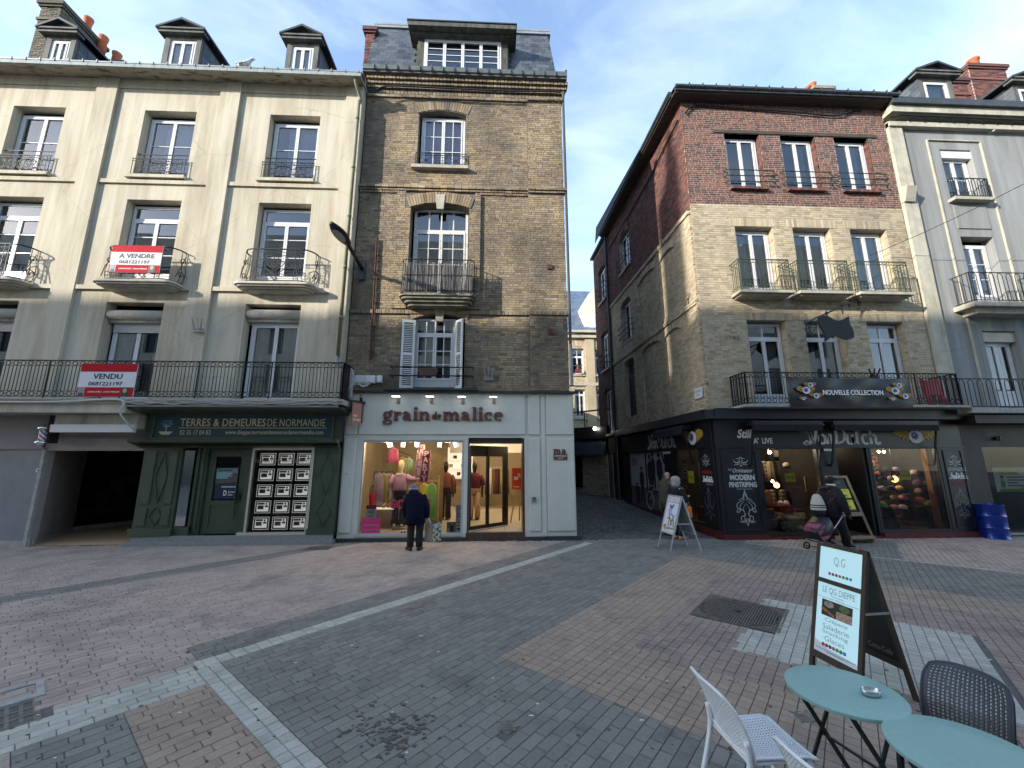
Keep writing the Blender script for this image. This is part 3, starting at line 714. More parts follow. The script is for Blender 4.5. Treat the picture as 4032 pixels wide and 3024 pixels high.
# low shop with a slate pent roof
LB = 22.0
p0 = (2.2,24.0); p1 = (5.62,20.2)
dv = np.array((p1[0]-p0[0],p1[1]-p0[1],0)); LL = np.linalg.norm(dv); dv /= LL
LM = xf((p0[0],p0[1],0),dv,(-dv[1],dv[0],0))
t = thing('corner_shop','low brick shop with dark slate pent roof and roof terrace in the alley','shop',(4,22,0))
zb = alz(21)-.2
def lz(px,py,s_):
    q = LM @ np.array((s_,0,0,1)); d = ray(px,py); tt = q[1]/d[1]; return EYE+tt*d[2]
zA,zB = lz(1270,950,LL*.6),lz(1270,985,LL*.6); zC = lz(1270,925,LL*.6)
mb = MB(LM); mb.box(-1,LL,.25,.5,zb,zC-.05); mb.build('wall',YMORT,t)
fb = Pieces('brick',CBRICK); courses(fb,2.9,LL,zb,zB,.25,[(3.0,3.45,zb+.5,zB)],.09,.26,M=LM); fb.emit(t,150)
SHD = mat('dark_slate_hanging',c8(38,46,60),.5,.2,5)
P = Pieces('slate',pieces('dark_pent_slate',[c8(34,42,56),c8(44,54,70),c8(52,62,78)],.5,None,1,.3,.15)); slates(P,0,LL,zB,zA,-.25,.1,.24,.13,M=LM); 
mb = MB(LM); mb.add([(0,-.25,zB),(LL,-.25,zB),(LL,.1,zA),(0,.1,zA)],[(0,1,2,3)]); rf = mb.build('pent_roof',SHD,t); P.emit(rf,120)
mb = MB(LM); mb.box(-1,LL+.1,-.05,.4,zA,zC); mb.build('roof_edge',BLACKP,t)
mb = MB(LM)
for s_ in np.linspace(.1,LL-.1,5): mb.bar((s_,.1,zC),(s_,.1,zC+.85),.05,.05)
mb.bar((0,.1,zC+.85),(LL+.3,.1,zC+.85),.09,.07); mb.build('terrace_railing',mat('terrace_rail',(.06,.045,.035),.7),t)
for (a,b) in ((.3,1.5),(1.6,2.7),(3.0,3.45)): window(t,a,b,zb+.55,zB-.05,.12,3 if b-a > .6 else 1,(),0,None,.05,M=LM,m=BLACKP,depth=.1)
mb = MB(LM); q = LM @ np.array((LL-.5,-.2,zC-.12,1)); t2 = thing('alley_lamp','small lit white globe lamp under the roof edge in the alley','lamp',tuple(q[:3]))
BULB = mat('lit_globe',(.9,.9,.85),.4,emit=(1,.95,.85,6)); mb = MB(); mb.lathe([(.001,-.09),(.06,-.07),(.09,0),(.06,.07),(.001,.09)],tuple(q[:3]),12); mb.build('globe',BULB,t2,True)
mb = MB(); mb.tube([(q[0],q[1],q[2]+.08),(q[0],q[1],q[2]+.16),(q[0]+.05,q[1]+.2,q[2]+.16)],.012,5); mb.build('bracket',IRON,t2)
YL = 10.9
B = thing('plaster_building','cream plastered building with pilasters, iron balconies and slate dormers above the green agency','building',(-10,YL,0))
XL,XR = -20.,-4.16
colx = [(-14.42,-12.93),(-10.64,-9.12),(-6.93,-5.42)]
holesA = [(a,b,10.22,12.5,.28) for a,b in colx]; holesB = [(a,b,6.86,9.48,.28) for a,b in colx]; holesC = [(a,b,3.55,6.33,.30) for a,b in colx]
mb = MB(); mb.wall(XL,XR,3.3,13.75,YL,holesA+holesB+holesC,.28); mb.build('wall',PLASTER,B)
mb = MB(); mb.quad((XR,YL,3.3),(XR,YL+8,3.3),(XR,YL+8,14),(XR,YL,14)); mb.build('side_wall',PLASTER,B)
pil = [(-16.05,-15.4),(-12.1,-11.5),(-8.45,-7.86),(-4.66,-4.15)]
for a,b in pil:
    mb = MB(); mb.box(a,b,YL-.085,YL-.003,3.55,13.58); mb.build('pilaster',PLASTER,B)
edges = [XL]+[q for p in pil for q in p]
for i in range(0,len(edges)-1,2):
    a,b = edges[i]+.003,edges[i+1]-.003
    for (o_,z0,z1) in ((.055,9.98,10.10),(.07,6.68,6.80),(.035,13.24,13.60)): mb = MB(); mb.box(a,b,YL-o_,YL-.004,z0,z1); mb.build('string_course',PLASTER,B)
SOFF = mat('peeling_soffit',(.34,.31,.25),.95,scale=2.5,col2=(.10,.08,.06),stretch=(1,3,1),thr=(.36,.5))
mb = MB(); mb.prismx([(YL+.3,13.60),(YL-.47,13.50),(YL-.47,13.56),(YL+.3,13.68)],XL,XR+.04); mb.build('soffit',SOFF,B)
mb = MB()
for i in range(12):
    x0,x1 = -20+i*1.33,-20+(i+1)*1.33-.012
    if x1 > XR+.05: x1 = XR+.05
    mb.prismx([(YL-.52,13.47),(YL-.44,13.47),(YL-.40,13.61),(YL-.50,13.61)],x0,x1)
mb.build('gutter_fascia',mat('pale_zinc',c8(140,148,145),.6,.3,2.5,bump=.05,stretch=(3,1,.4)),B)
mb = MB(); mb.tube([(XL,YL-.47,13.635),(XR+.05,YL-.47,13.635)],.045,8)
for i in range(40): mb.box(-19.8+i*.4,-19.77+i*.4,YL-.525,YL-.41,13.60,13.69)
mb.build('gutter',ZINC,B)
mb = MB(); mb.add([(XL,YL-.3,13.85),(XR,YL-.3,13.85),(XR,YL+6,15.6),(XL,YL+6,15.6)],[(0,1,2,3)]); mb.build('roof',SLATEB,B)
mb = MB(); mb.box(XL,XR,YL-.02,YL-.004,13.50,13.56); mb.build('eaves_shadow_strip',IRON,B)  # black strip drawn in as the shadow line beneath the soffit
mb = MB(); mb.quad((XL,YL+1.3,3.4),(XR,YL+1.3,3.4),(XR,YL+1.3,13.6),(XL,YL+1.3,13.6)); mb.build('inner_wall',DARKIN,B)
# windows
for i,(a,b) in enumerate(colx):
    window(B,a+.05,b-.02,10.26,12.38,YL+.22,2,(.56,),0,None,.08,cur=CURT,cx=[(.28,1.0)],depth=.6)
    window(B,a+.04,b-.02,6.95,9.40,YL+.22,2,(.36,.72),0,.80,.08,tbar=1,cur=CURT,cx=[(.02,.1)] if i else [(.1,.9)],depth=.9,plate=.18)
    W_ = window(B,a+.10,b-.02,3.60,5.78 if i != 2 else 5.85,YL+.24,2,(),0,None,.08,cur=CURT if i != 2 else BEIGEC,cx=[(.08,.32),(.74,.96)] if i != 2 else [(.06,.42),(.5,.97)],depth=.8)
    mb = MB(); z = 5.86 if i == 2 else 5.79
    mb.tube([(a+.02,YL+.16,z+.21),(b-.01,YL+.16,z+.21)],.15,12); mb.box(a+.02,b-.01,YL+.13,YL+.28,z-.005,z+.06); mb.build('roller_shutter_box',PLASTERD,B,True)
    if i != 2:
        mb = MB()
        for k in range(6): mb.box(a+.12,b-.03,YL+.20,YL+.215,5.52+k*.048,5.563+k*.048)
        mb.build('shutter_slats',mat('shutter_aluminium',(.42,.41,.40),.6),B)
    mb = MB(); mb.box(a-.12,b+.03,YL-.12,YL+.2,10.14,10.235); mb.build('sill',PLASTER,B)
    mb = MB(); scroll_panel(mb,a+.0,b-.02,10.26,10.78,YL-.07); mb.bar((a,YL+.06,11.02),(b,YL+.06,11.02),.022,.022); mb.build('window_guard',IRON,B)
    # second floor balcony
    x0,x1 = (a+b)/2-.80,(a+b)/2+.98
    if i == 0: x0,x1 = a-.1,b+.22
    elif i == 1: x0,x1 = -10.66,-8.72
    else: x0,x1 = -7.0,-5.06
    yf = YL-.38; mb = MB(); z = 6.86
    for k,(h0,h1,o) in enumerate(((0,.06,0),(-.045,0,.05),(-.09,-.045,.13),(-.125,-.09,.22))):
        mb.prismz(slab(x0-.1+o,x1+.1-o,yf-.1+o,YL-.002,0,0,.2),z-.12+h0,z-.12+h1-.001)
    mb.build('balcony_slab',PLASTERD,B)
    mb = MB(); zb,zt = 6.87,7.80
    top = [(x,y,zt) for x,y in slab(x0,x1,yf,YL-.01,0,0,.34,6)]; bot = [(x,y,zb) for x,y in slab(x0,x1,yf,YL-.01,0,0,.34,6)]
    mb.tube(top,.020,5); mb.tube(bot,.016,5)
    mid = [(x,y,zt-.10) for x,y in slab(x0+.28,x1-.28,yf,yf+.1,0,0,.05,2)][1:-1]; mb.tube(mid,.008,4)
    mb.tube([(x,y,zb+.12) for x,y,_ in mid],.008,4)
    xc = (x0+x1)/2; rr = .011
    for q in (x0+.34,x0+.46,x1-.46,x1-.34): mb.bar((q,yf,zb),(q,yf,zt),.014,.014)
    for q in (x0,x1):
        for yy in (YL-.02,yf+.22): mb.tube([(q,yy,zb),(q+(.05 if q == x1 else -.05),yy,zb+.3),(q,yy,zb+.6),(q,yy,zt)],.009,4)
    zc = zb+.47
    mb.tube(ring(xc,zc+.02,.105,yf,16),rr,4,0,True)
    for s_ in (-1,1):
        mb.tube([(x,yf,z_) for x,z_ in cr([(xc+s_*.02,zb+.16),(xc+s_*.32,zb+.45),(xc+s_*.25,zb+.72),(xc+s_*.09,zb+.70),(xc+s_*.05,zb+.63),(xc+s_*.12,zb+.62)],5)],rr,4)
        mb.tube([(x,yf,z_) for x,z_ in cr([(xc+s_*.01,zb+.30),(xc+s_*.20,zb+.46),(xc+s_*.22,zb+.56),(xc+s_*.15,zb+.56),(xc+s_*.18,zb+.51)],5)],rr,4)
        mb.tube([(x,yf,z_) for x,z_ in cr([(xc+s_*.24,zb+.75),(xc+s_*.36,zb+.62),(xc+s_*.50,zb+.60),(xc+s_*.52,zb+.70),(xc+s_*.46,zb+.70)],5)],rr,4)
        mb.tube([(x,yf,z_) for x,z_ in cr([(xc+s_*.34,zb+.60),(xc+s_*.33,zb+.42),(xc+s_*.44,zb+.36),(xc+s_*.46,zb+.45),(xc+s_*.40,zb+.45)],5)],rr,4)
        mb.tube([(x,yf,z_) for x,z_ in cr([(xc+s_*.30,zb+.13),(xc+s_*.15,zb+.20),(xc+s_*.10,zb+.14),(xc+s_*.16,zb+.12)],5)],rr,4)
        mb.tube([(x,yf,z_) for x,z_ in cr([(xc+s_*.56,zb+.40),(xc+s_*.58,zb+.15),(xc+s_*.44,zb+.14),(xc+s_*.46,zb+.22),(xc+s_*.51,zb+.20)],5)],rr,4)
        mb.tube(spiral(xc+s_*.05,zc+.03,.045,.012,0,1.3*s_,10,yf),.006,4)
        for zz in (zt-.05,zb+.06): mb.tube(spiral(xc+s_*.58,zz,.04,.012,0,1.2*s_,8,yf),.006,4); 
        xe = x0 if s_ < 0 else x1
        for zz in (zb+.22,zb+.62):
            mb.tube([(xe+s_*.01,yf+.26+.11*math.cos(q*.6)*(1-q*.07),zz+.11*math.sin(q*.6)*(1-q*.07)) for q in range(13)],rr,4)
        mb.tube([(xe,yf+.1,zb+.1),(xe+s_*.04,yf+.2,zb+.45),(xe,yf+.34,zb+.8)],rr,4)
    for zz in (zt-.05,zb+.06): mb.tube(ring(xc,zz,.042,yf,10),.007,4,0,True)
    mb.build('balcony_railing',IRON,B)
# long balcony
mb = MB(); mb.box(XL,-3.80,YL-.74,YL-.006,3.42,3.55); mb.box(XL,-9.02,YL-.70,YL-.006,3.20,3.42); mb.build('balcony_slab',PLASTERD,B)
mb = MB(); mb.box(XL,-3.78,YL-.78,YL-.74,3.50,3.54); mb.build('slab_nosing',CONC,B)
guilloche_rail(B,-20,-3.86,YL-.68,3.60,4.50,IRON,rets=((1,.66),),posts=9)
# downpipe
mb = MB(); xp = -4.27
mb.tube(cr([(xp-.0,YL-.42,13.6),(xp-.02,YL-.40,13.4),(xp+.05,YL-.12,13.1),(xp+.04,YL-.17,12.9)],4)+[(xp+.04,YL-.18,4.75)],.05,8)
for z in (12.3,10.6,9.0,7.4,5.9): mb.lathe([(.062,-.04),(.066,0),(.062,.04)],(xp+.04,YL-.18,z),8)
mb.build('downpipe',mat('green_stained_pipe',(.25,.25,.19),.7,scale=1.5,col2=(.13,.14,.06),stretch=(1,1,.5)),B,True)
mb = MB(); mb.tube(cr([(xp+.04,YL-.18,4.8),(xp+.06,YL-.18,4.62),(xp+.40,YL-.16,4.45),(xp+.46,YL-.16,4.2),(xp+.44,YL-.16,3.6)],4),.052,8); mb.build('downpipe_offset',ZINC,B,True)
# dormers and chimney
def dormer(B,xa,xb,za,zb,y,dep,win=1,roofm=None,cols=2,wide=.14,wm=None):
    D = MB(); fz = za
    D.box(xa,xa+.16,y,y+.1,za,zb); D.box(xb-.16,xb,y,y+.1,za,zb); D.box(xa+.16,xb-.16,y,y+.1,zb-.12,zb); d = D.build('dormer',WOODD,B)
    window(B,xa+.16,xb-.16,za+.05,zb-.12,y+.03,cols,(),0,None,.08,cur=CURT,cx=[(0,1)],depth=.5)
    ck = MB(); ck.prismx([(y+.1,za),(y+.1,zb+.02),(y+dep,zb+.02)],xa,xa+.06); ck.prismx([(y+.1,za),(y+.1,zb+.02),(y+dep,zb+.02)],xb-.06,xb); ck.build('slate_cheek',SLATEB,d)
    P = Pieces('slate',SLATE)
    for sx in (0,1):
        M_ = xf((xa if sx == 0 else xb,y+.1,0),(0,-1 if sx == 0 else 1,0),(1 if sx == 0 else -1,0,0))
        if sx == 0: M_ = xf((xa,y+dep,0),(0,-1,0),(1,0,0))
        n = int((zb-za)/.16)
        for r_ in range(n):
            z = za+(r_+.5)*.16; L_ = dep*(z-za)/(zb-za)*1.0; k = max(1,int(L_/.26))
            for q in range(k):
                s_ = (q+.5)*L_/k; xx = s_ if sx else dep-s_
                P.put(M_,(xx,-.008,z),(L_/k-.012,.012,.15))
    P.emit(d,60)
    rf = MB(); xm = (xa+xb)/2; o = wide; ze,zp = zb+.16,zb+.16+.30
    rf.box(xa-o,xb+o,y-.16,y+.1,zb,zb+.09); rf.box(xa-o-.03,xb+o+.03,y-.2,y+.1,zb+.09,zb+.15)
    rf.build('cornice',WOODD,d)
    rf = MB(); rf.prism([(xa-o+.05,ze),(xb+o-.05,ze),(xm,zp-.02)],y-.06,y+.1); rf.build('pediment',WOODD,d)
    rf = MB()
    for s_ in (-1,1):
        xe = xm+s_*((xb-xa)/2+o+.05); rf.add([(xm,y-.22,zp+.06),(xe,y-.22,ze-.0),(xe,y+dep+.3,ze),(xm,y+dep+.6,zp+.06),(xm,y-.22,zp-.02),(xe,y-.22,ze-.07),(xe,y+dep+.3,ze-.07),(xm,y+dep+.6,zp-.02)],
               [(0,1,2,3),(7,6,5,4),(0,4,5,1),(1,5,6,2)])
    rf.build('dormer_roof',roofm or ZINCD,d)
    return d
YD = 11.25
for (l,r_,tp,tp2) in ((103,167,78,56),(359,438,78,60),(622,690,92,75)):
    x0,zt = WY(l,tp,YD); x1,_ = WY(r_,tp,YD); dormer(B,x0,x1,13.85,zt,YD,1.75)
CHB = pieces('mossy_chimney_stone',[(.13,.115,.09),(.2,.175,.14),(.09,.085,.07)],.95,(.06,.065,.04),2,.6,.4,40)
def chimney(B,x0,x1,y0,y1,z0,z1,m,pots,back=None,cap=.12,bands=True,ch=.075):
    c = MB(); c.box(x0,x1,y0,y1,z0,z1); c = c.build('chimney',back or YMORT,B)
    P = Pieces('brick',m); bl = .22
    for M_,L_ in ((xf((x0,y0,0),(1,0,0),(0,1,0)),x1-x0),(xf((x0,y1,0),(0,-1,0),(1,0,0)),y1-y0),(xf((x1,y0,0),(0,1,0),(-1,0,0)),y1-y0)):
        courses(P,0,L_,z0,z1-.2,0,(),ch,bl,.012,M=M_,flem=False)
    P.emit(c,120)
    k = MB(); k.box(x0-.06,x1+.06,y0-.06,y1+.06,z1-.2,z1-.12); k.box(x0-.1,x1+.1,y0-.1,y1+.1,z1-.12,z1+.02)
    if bands: k.box(x0-.05,x1+.05,y0-.05,y1+.05,z1-.75,z1-.66)
    k.build('chimney_cap',m,c)
    for (x,y,r_,h) in pots:
        k = MB(); k.lathe([(r_,0),(r_*.95,h*.15),(r_*.92,h*.82),(r_*1.12,h*.86),(r_*1.12,h),(r_*.8,h),(r_*.75,h*.4)],(x,y,z1+.02),14); k.build('chimney_pot',TERRA,c,True)
    return c
xa,za = WY(92,10,11.9); xb,_ = WY(137,10,11.9)
chimney(B,xa,xb,11.9,13.4,13.8,WY(100,6,11.9)[1],CHB,[])
for (px,py0,py1,Yy) in ((186,66,40,13.2),(220,101,80,13.2),(251,128,116,13.2)):
    x,z0 = WY(px,py0,Yy); _,z1 = WY(px,py1,Yy)
    k = MB(); h = z1-z0+.25; k.lathe([(.13,-.25),(.12,h*.6-.2),(.15,h-.32),(.15,h-.25),(.10,h-.25)],(x,Yy,z0),14); k.build('chimney_pot',TERRA,B,True)
x0,_ = WY(180,66,13.2); x1,z1 = WY(262,130,13.2)
mb = MB(); mb.box(x0-.2,x1+.3,13.0,13.5,13.8,z1-.2); mb.build('flue_wall',YMORT,B)

BGREY = mat('barber_grey_render',c8(122,126,134),.6,.12,3); BGREY2 = mat('barber_return_render',c8(150,142,140),.65,.12,3)
S = thing('barber_shopfront','grey barber shopfront with a deep open recess beside the green agency','shopfront',(-11,YL,0))
mb = MB(); mb.box(XL,-11.42,YL-.06,YL+.2,2.34,3.2); mb.build('fascia',BGREY,S)
mb = MB(); mb.box(XL,-12.3,YL,YL+.1,.2,2.34); mb.box(-12.30,-11.42,YL-.03,YL+.1,.14,2.338); mb.build('front_panel',BGREY,S)
mb = MB(); mb.box(-11.42,-11.34,YL-.07,YL+.12,.0,2.34); mb.box(XL,-11.42,YL-.06,YL+.1,.0,.14); mb.build('trim',CONC,S)
mb = MB(); mb.prismz([(-11.33,YL+.16),(-11.33,YL-.0),(-12.38,13.0),(-12.52,13.0)],.14,2.61); mb.build('return_panel',BGREY2,S)
mb = MB(); mb.bar((-11.34,YL-.03,.07),(-12.40,13.0,.07),.08,.14); mb.build('plinth',CONC,S); mb = MB(); mb.bar((-12.42,13.0,.07),(-10.2,18.6,.07),.08,.14); mb.build('plinth',CONC,S)
mb = MB(); mb.box(-14,-8.95,YL+.32,19,2.62,2.70); mb.box(-11.42,-8.90,YL-.02,YL+.06,2.30,2.62); mb.build('recess_soffit',BGREY2,S)
TAN = mat('tan_rubber_mat',(.55,.37,.21),.95,.2,30)
mb = MB(); mb.add([(-11.32,YL+.02,.012),(-8.9,YL+.02,.012),(-8.3,18,.02),(-10.4,18,.02),(-12.36,13.0,.012)],[(0,1,2,3,4)]); mb.build('entry_mat',TAN,S)
mb = MB(); mb.box(XL,-4.2,YL+.3,19.2,3.25,3.35); mb.box(XL,-4.2,19.1,19.2,0,3.3); mb.box(-7.65,-7.6,YL+.6,19,0,3.3); mb.box(XL,XL+.1,YL+.1,19,0,3.3); mb.box(-11.41,-8.95,YL+.07,YL+.2,2.6,3.3); mb.box(-4.25,-4.1,YL+.3,19,0,3.9); mb.build('ground_floor_shell',mat('barber_inner_wall',(.34,.34,.35),.9),S)
GL = MB(); GL.quad((-12.42,13.0,.14),(-10.2,18.6,.14),(-10.2,18.6,2.62),(-12.42,13.0,2.62)); GL.build('pane',SGLASS,S)
FACET = mat('black_faceted_panel',(.055,.064,.085),.3); yb = 18.8
fx = lambda px,py: WY(px,py,yb)
mb = MB(); mb.box(-20,-4,yb+.1,yb+.15,0,2.75); mb.build('back_wall',FACET,S)
xl_,xr_ = fx(140,1050)[0],fx(258,1000)[0]
for i in range(13):
    for k in range(8):
        wd_ = (xr_-xl_)/13; x,z = xl_+i*wd_,.1+k*.33; cxp,czp = x+wd_*rnd.uniform(.2,.8),z+rnd.uniform(.08,.25)
        f = MB(); f.add([(x,yb+.09,z),(x+wd_-.005,yb+.09,z),(x+wd_-.005,yb+.09,z+.325),(x,yb+.09,z+.325),(cxp,yb-.12,czp)],[(0,1,4),(1,2,4),(2,3,4),(3,0,4)]); f.build('wall_tile',FACET,S)
mb = MB()
for k in range(9): mb.box(xr_+k*.045,xr_+.025+k*.045,yb-.02,yb+.09,0,2.75)
mb.build('wood_slat_strip',mat('walnut_slats',(.16,.11,.075),.6),S)
mb = MB(); mb.box(xr_+.42,xr_+3,yb-.0,yb+.08,0,2.75); mb.build('blue_grey_wall',mat('mottled_blue_wall',(.26,.30,.34),.8,.5,3),S)
mb = MB(); mb.box(-14,-7,13.2,18.8,-.0,.008); mb.build('floor',mat('dark_floor',(.02,.02,.02),.5),S)
def tri(name,label,cat,group=None,loc=(0,0,0)): return thing(name,label,cat,loc,0,group)
yd_ = 17.2; (a,z1),(b,z0) = WY(214,1058,yd_),WY(258,1098,yd_)
t = tri('reception_desk','grey reception desk with black crest panel inside the dim barber shop','desk',loc=((a+b)/2,yd_,0))
mb = MB(); mb.box(a,b,yd_,yd_+.5,.05,z1-.05); mb.box(a-.05,b+.05,yd_-.05,yd_+.55,z1-.05,z1); mb.build('body',mat('desk_grey',(.24,.25,.26),.5),t)
mb = MB(); mb.box(a+(b-a)*.42,a+(b-a)*.68,yd_-.015,yd_-.001,z0+.0,z1-.07); mb.build('crest_panel',BLACKP,t)
mb = MB()
for q in range(3): mb.disc(a+(b-a)*.55,z0+.12+q*.15,.08,.04,yd_-.022,yd_-.016,10)
mb.build('crest',mat('dull_crest',(.2,.17,.17),.6),t)
(a,z1_),(b,z0) = WY(240,1033,yd_+.2),WY(264,1056,yd_+.2); t = tri('monitor','pale computer monitor on the barber reception desk','monitor',loc=((a+b)/2,yd_+.2,z0))
mb = MB(); mb.box(a,b,yd_+.2,yd_+.24,z0+.06,z1_); mb.box((a+b)/2-.06,(a+b)/2+.06,yd_+.18,yd_+.3,z0-.06,z0+.08); mb.build('screen',mat('pale_plastic',(.5,.52,.53),.4),t)
t = tri('barber_chair','black barber chair silhouette low behind the entry glass','chair',loc=(-12,15,0)); bx0 = -11.55; by = 15.9
mb = MB(); mb.lathe([(.3,0),(.3,.05),(.06,.1),(.06,.4),(.25,.42)],(bx0,by,.02),14); mb.build('pedestal',CHROME,t,True)
mb = MB(); mb.box(bx0-.4,bx0+.4,by-.2,by+.3,.42,.62); mb.box(bx0-.45,bx0-.35,by-.2,by+.3,.6,.8); mb.box(bx0+.35,bx0+.45,by-.2,by+.3,.6,.8); bevel(mb.build('seat',BLACKC,t),.05,2)
mb = MB(); mb.prismx([(by+.25,.6),(by+.4,.6),(by+.6,1.1),(by+.46,1.1)],bx0-.35,bx0+.35); bevel(mb.build('backrest',BLACKC,t),.04,2)
t = tri('padded_bench','black padded bench along the front of the barber interior','bench',loc=(-10.6,16.8,0))
mb = MB(); mb.box(-11.2,-9.6,16.7,17.1,.05,.85); bevel(mb.build('seat',BLACKC,t),.05,2)
# white awning cassette over the recess
ax0 = WY(120,900,YL-.36)[0]; mb = MB(); mb.box(ax0,-8.98,YL-.36,YL-.02,2.84,3.19); mb.build('awning_box',PLASTERD,S)
mb = MB(); mb.box(ax0+.03,-8.96,YL-.46,YL-.37,2.74,2.93); mb.build('awning_bar',WHITE,S)
# barber pole
cx,cz0 = WY(82,968,YL-.35)[0],WY(82,966,YL-.35)[1]; h = .60; yp = YL-.30
t = thing('barber_pole','chrome barber pole with red white and blue stripes on grey fascia','barber pole',(cx,yp,cz0))
mb = MB(); mb.lathe([(.001,0),(.06,.02),(.105,.08),(.12,.10),(.12,.14),(.09,.15)],(cx,yp,cz0),18); mb.lathe([(.09,.43),(.115,.44),(.12,.48),(.1,.50),(.085,.55),(.05,.585),(.001,.6)],(cx,yp,cz0),18); mb.build('end_caps',CHROME,t,True)
STR = [mat('pole_white',(.75,.75,.75),.3),mat('pole_red',(.5,.02,.03),.3),mat('pole_blue',(.03,.06,.35),.3)]
mb = MB(); n,k = 24,14; V = []; F = []; Mi = []
for i in range(k+1):
    for j in range(n): a = 2*math.pi*j/n; V.append((cx+.075*math.cos(a),yp+.075*math.sin(a),cz0+.14+.30*i/k))
for i in range(k):
    for j in range(n):
        j2 = (j+1) % n; s_ = ((j/n*2+i/k*1.4) % 1); mb.add([V[i*n+j],V[i*n+j2],V[(i+1)*n+j2],V[(i+1)*n+j]],[(0,1,2,3)],1 if s_ < .24 else (2 if .5 < s_ < .74 else 0))
mb.build('striped_cylinder',STR,t)
mb = MB(); mb.box(cx+.05,cx+.14,yp+.02,YL-.062,cz0+.10,cz0+.50); mb.build('bracket',BLACKP,t)
tag_ = thing('round_sticker','small white and red round sticker on the grey barber panel','sticker',(-11.5,YL-.03,1.6))
mb = MB(); x,z = WY(152,852+0,YL-.03); x,z = WY(83,1016,YL-.03); mb.disc(x,z,.06,.06,YL-.036,YL-.0315,14); mb.build('disc',WHITES,tag_); mb = MB(); mb.disc(x,z,.03,.02,YL-.04,YL-.0365,10); mb.build('mark',REDS,tag_)

YG = 10.86
G_ = thing('agency_shopfront','dark green panelled estate agency shopfront with teal fascia sign','shopfront',(-6.5,YG,0))
gx0,gx1 = -8.92,-4.03
mb = MB(); mb.box(gx0-.05,gx1+.02,YG-.16,11.25,.0,.09); mb.box(gx0+.05,gx1+.0,YG-.06,YG-.002,.09,.22); mb.build('plinth',mat('grey_granite_step',(.24,.25,.25),.8,.3,20),G_)
mb = MB(); mb.box(gx0+.0,gx1,YG-.10,YG+.3,2.52,3.32); mb.build('fascia',GREENP,G_)
mb = MB(); mb.prismx([(YG-.12,2.44),(YG-.32,2.50),(YG-.34,2.56),(YG-.12,2.60)],gx0-.22,gx1+.02); mb.prismx([(YG-.0,2.36),(YG-.2,2.42),(YG-.12,2.44),(YG,2.44)],gx0-.12,gx1); mb.build('cornice',GREENP,G_)
mb = MB(); mb.prismx([(YG+.02,3.20),(YG-.62,3.30),(YG-.66,3.36),(YG-.02,3.40)],-9.0,-3.84); mb.build('hood',GREENP,G_)
mb = MB(); mb.box(-9.0,-3.9,YG-.70,YG-.665,3.345,3.39); mb.build('hood_edge',ZINC,G_)
# sign
sg = thing('agency_sign','teal fascia sign with cream lettering and tree emblem on the green agency','sign',(-6.55,YG-.12,2.9))
sx0,sz0 = WY(330,945,YG-.13); sx1,sz1 = WY(719,897,YG-.13)
mb = MB(); mb.box(sx0,sx1,YG-.125,YG-.102,sz0,sz1); mb.build('board',TEAL,sg)
mb = MB(); 
for (a,b,c_,d) in ((sx0-.05,sx1+.05,sz1,sz1+.035),(sx0-.05,sx1+.05,sz0-.035,sz0),(sx0-.05,sx0,sz0,sz1),(sx1,sx1+.05,sz0,sz1)): mb.box(a,b,YG-.15,YG-.102,c_,d)
mb.build('frame',GREENP,sg)
def sgn(l,t_,r_,b_): x0,z1 = WY(l,t_,YG-.13); x1,z0 = WY(r_,b_,YG-.13); return (x0,x1,z0,z1)
txt(sg,'lettering','TERRES & DEMEURES',sgn(391,904,573,921),YG-.131,CREAMT,bold=.012,ext=.004,sp=1.06)
txt(sg,'lettering','DE NORMANDIE',sgn(579,905,702,921),YG-.131,CREAMT,ext=.004,sp=1.06,bold=-.005)
txt(sg,'lettering','02 35 17 04 83',sgn(389,929,454,939),YG-.131,CREAMT,ext=.004)
txt(sg,'lettering','www.dieppe.terresetdemeuresdenormandie.com',sgn(487,929,698,941),YG-.131,CREAMT,ext=.004)
q = sgn(386,924,705,925); mb = MB(); mb.box(q[0],q[1],YG-.13,YG-.126,q[2]-.002,q[3]+.004); mb.build('rule',CREAMT,sg)
q = sgn(342,902,378,940); xc,zc,r_ = (q[0]+q[1])/2,(q[2]+q[3])/2,(q[1]-q[0])/2
mb = MB(); mb.disc(xc,zc,r_,r_*.98,YG-.129,YG-.126,28,0); em = mb.build('emblem',mat('emblem_teal',(.012,.06,.075),.5),sg)
mb = MB()
for k in range(46):
    a,d = rnd.uniform(0,6.28),math.sqrt(rnd.random())*.62; mb.disc(xc+d*r_*math.cos(a),zc+.28*r_+d*r_*.62*math.sin(a),.017,.010,YG-.135,YG-.1292,6,0,rnd.uniform(0,3))
mb.build('tree_leaves',mat('emblem_leaves',(.10,.30,.32),.5),em)
mb = MB(); mb.strokes([(xc,zc+.15*r_),(xc,zc-.55*r_)],.02,YG-.135,.004); mb.strokes([(xc-.3*r_,zc+.02*r_),(xc+.3*r_,zc+.02*r_)],.018,YG-.135,.004); mb.prism([(xc-.75*r_,zc-.55*r_),(xc-.4*r_,zc-.88*r_),(xc+.4*r_,zc-.88*r_),(xc+.75*r_,zc-.55*r_)],YG-.134,YG-.1292); mb.build('tree_trunk',CREAMT,em)
mb = MB(); mb.disc(xc-.35*r_,zc-.42*r_,.018,.018,YG-.138,YG-.1345,8); mb.build('apple',REDS,em)
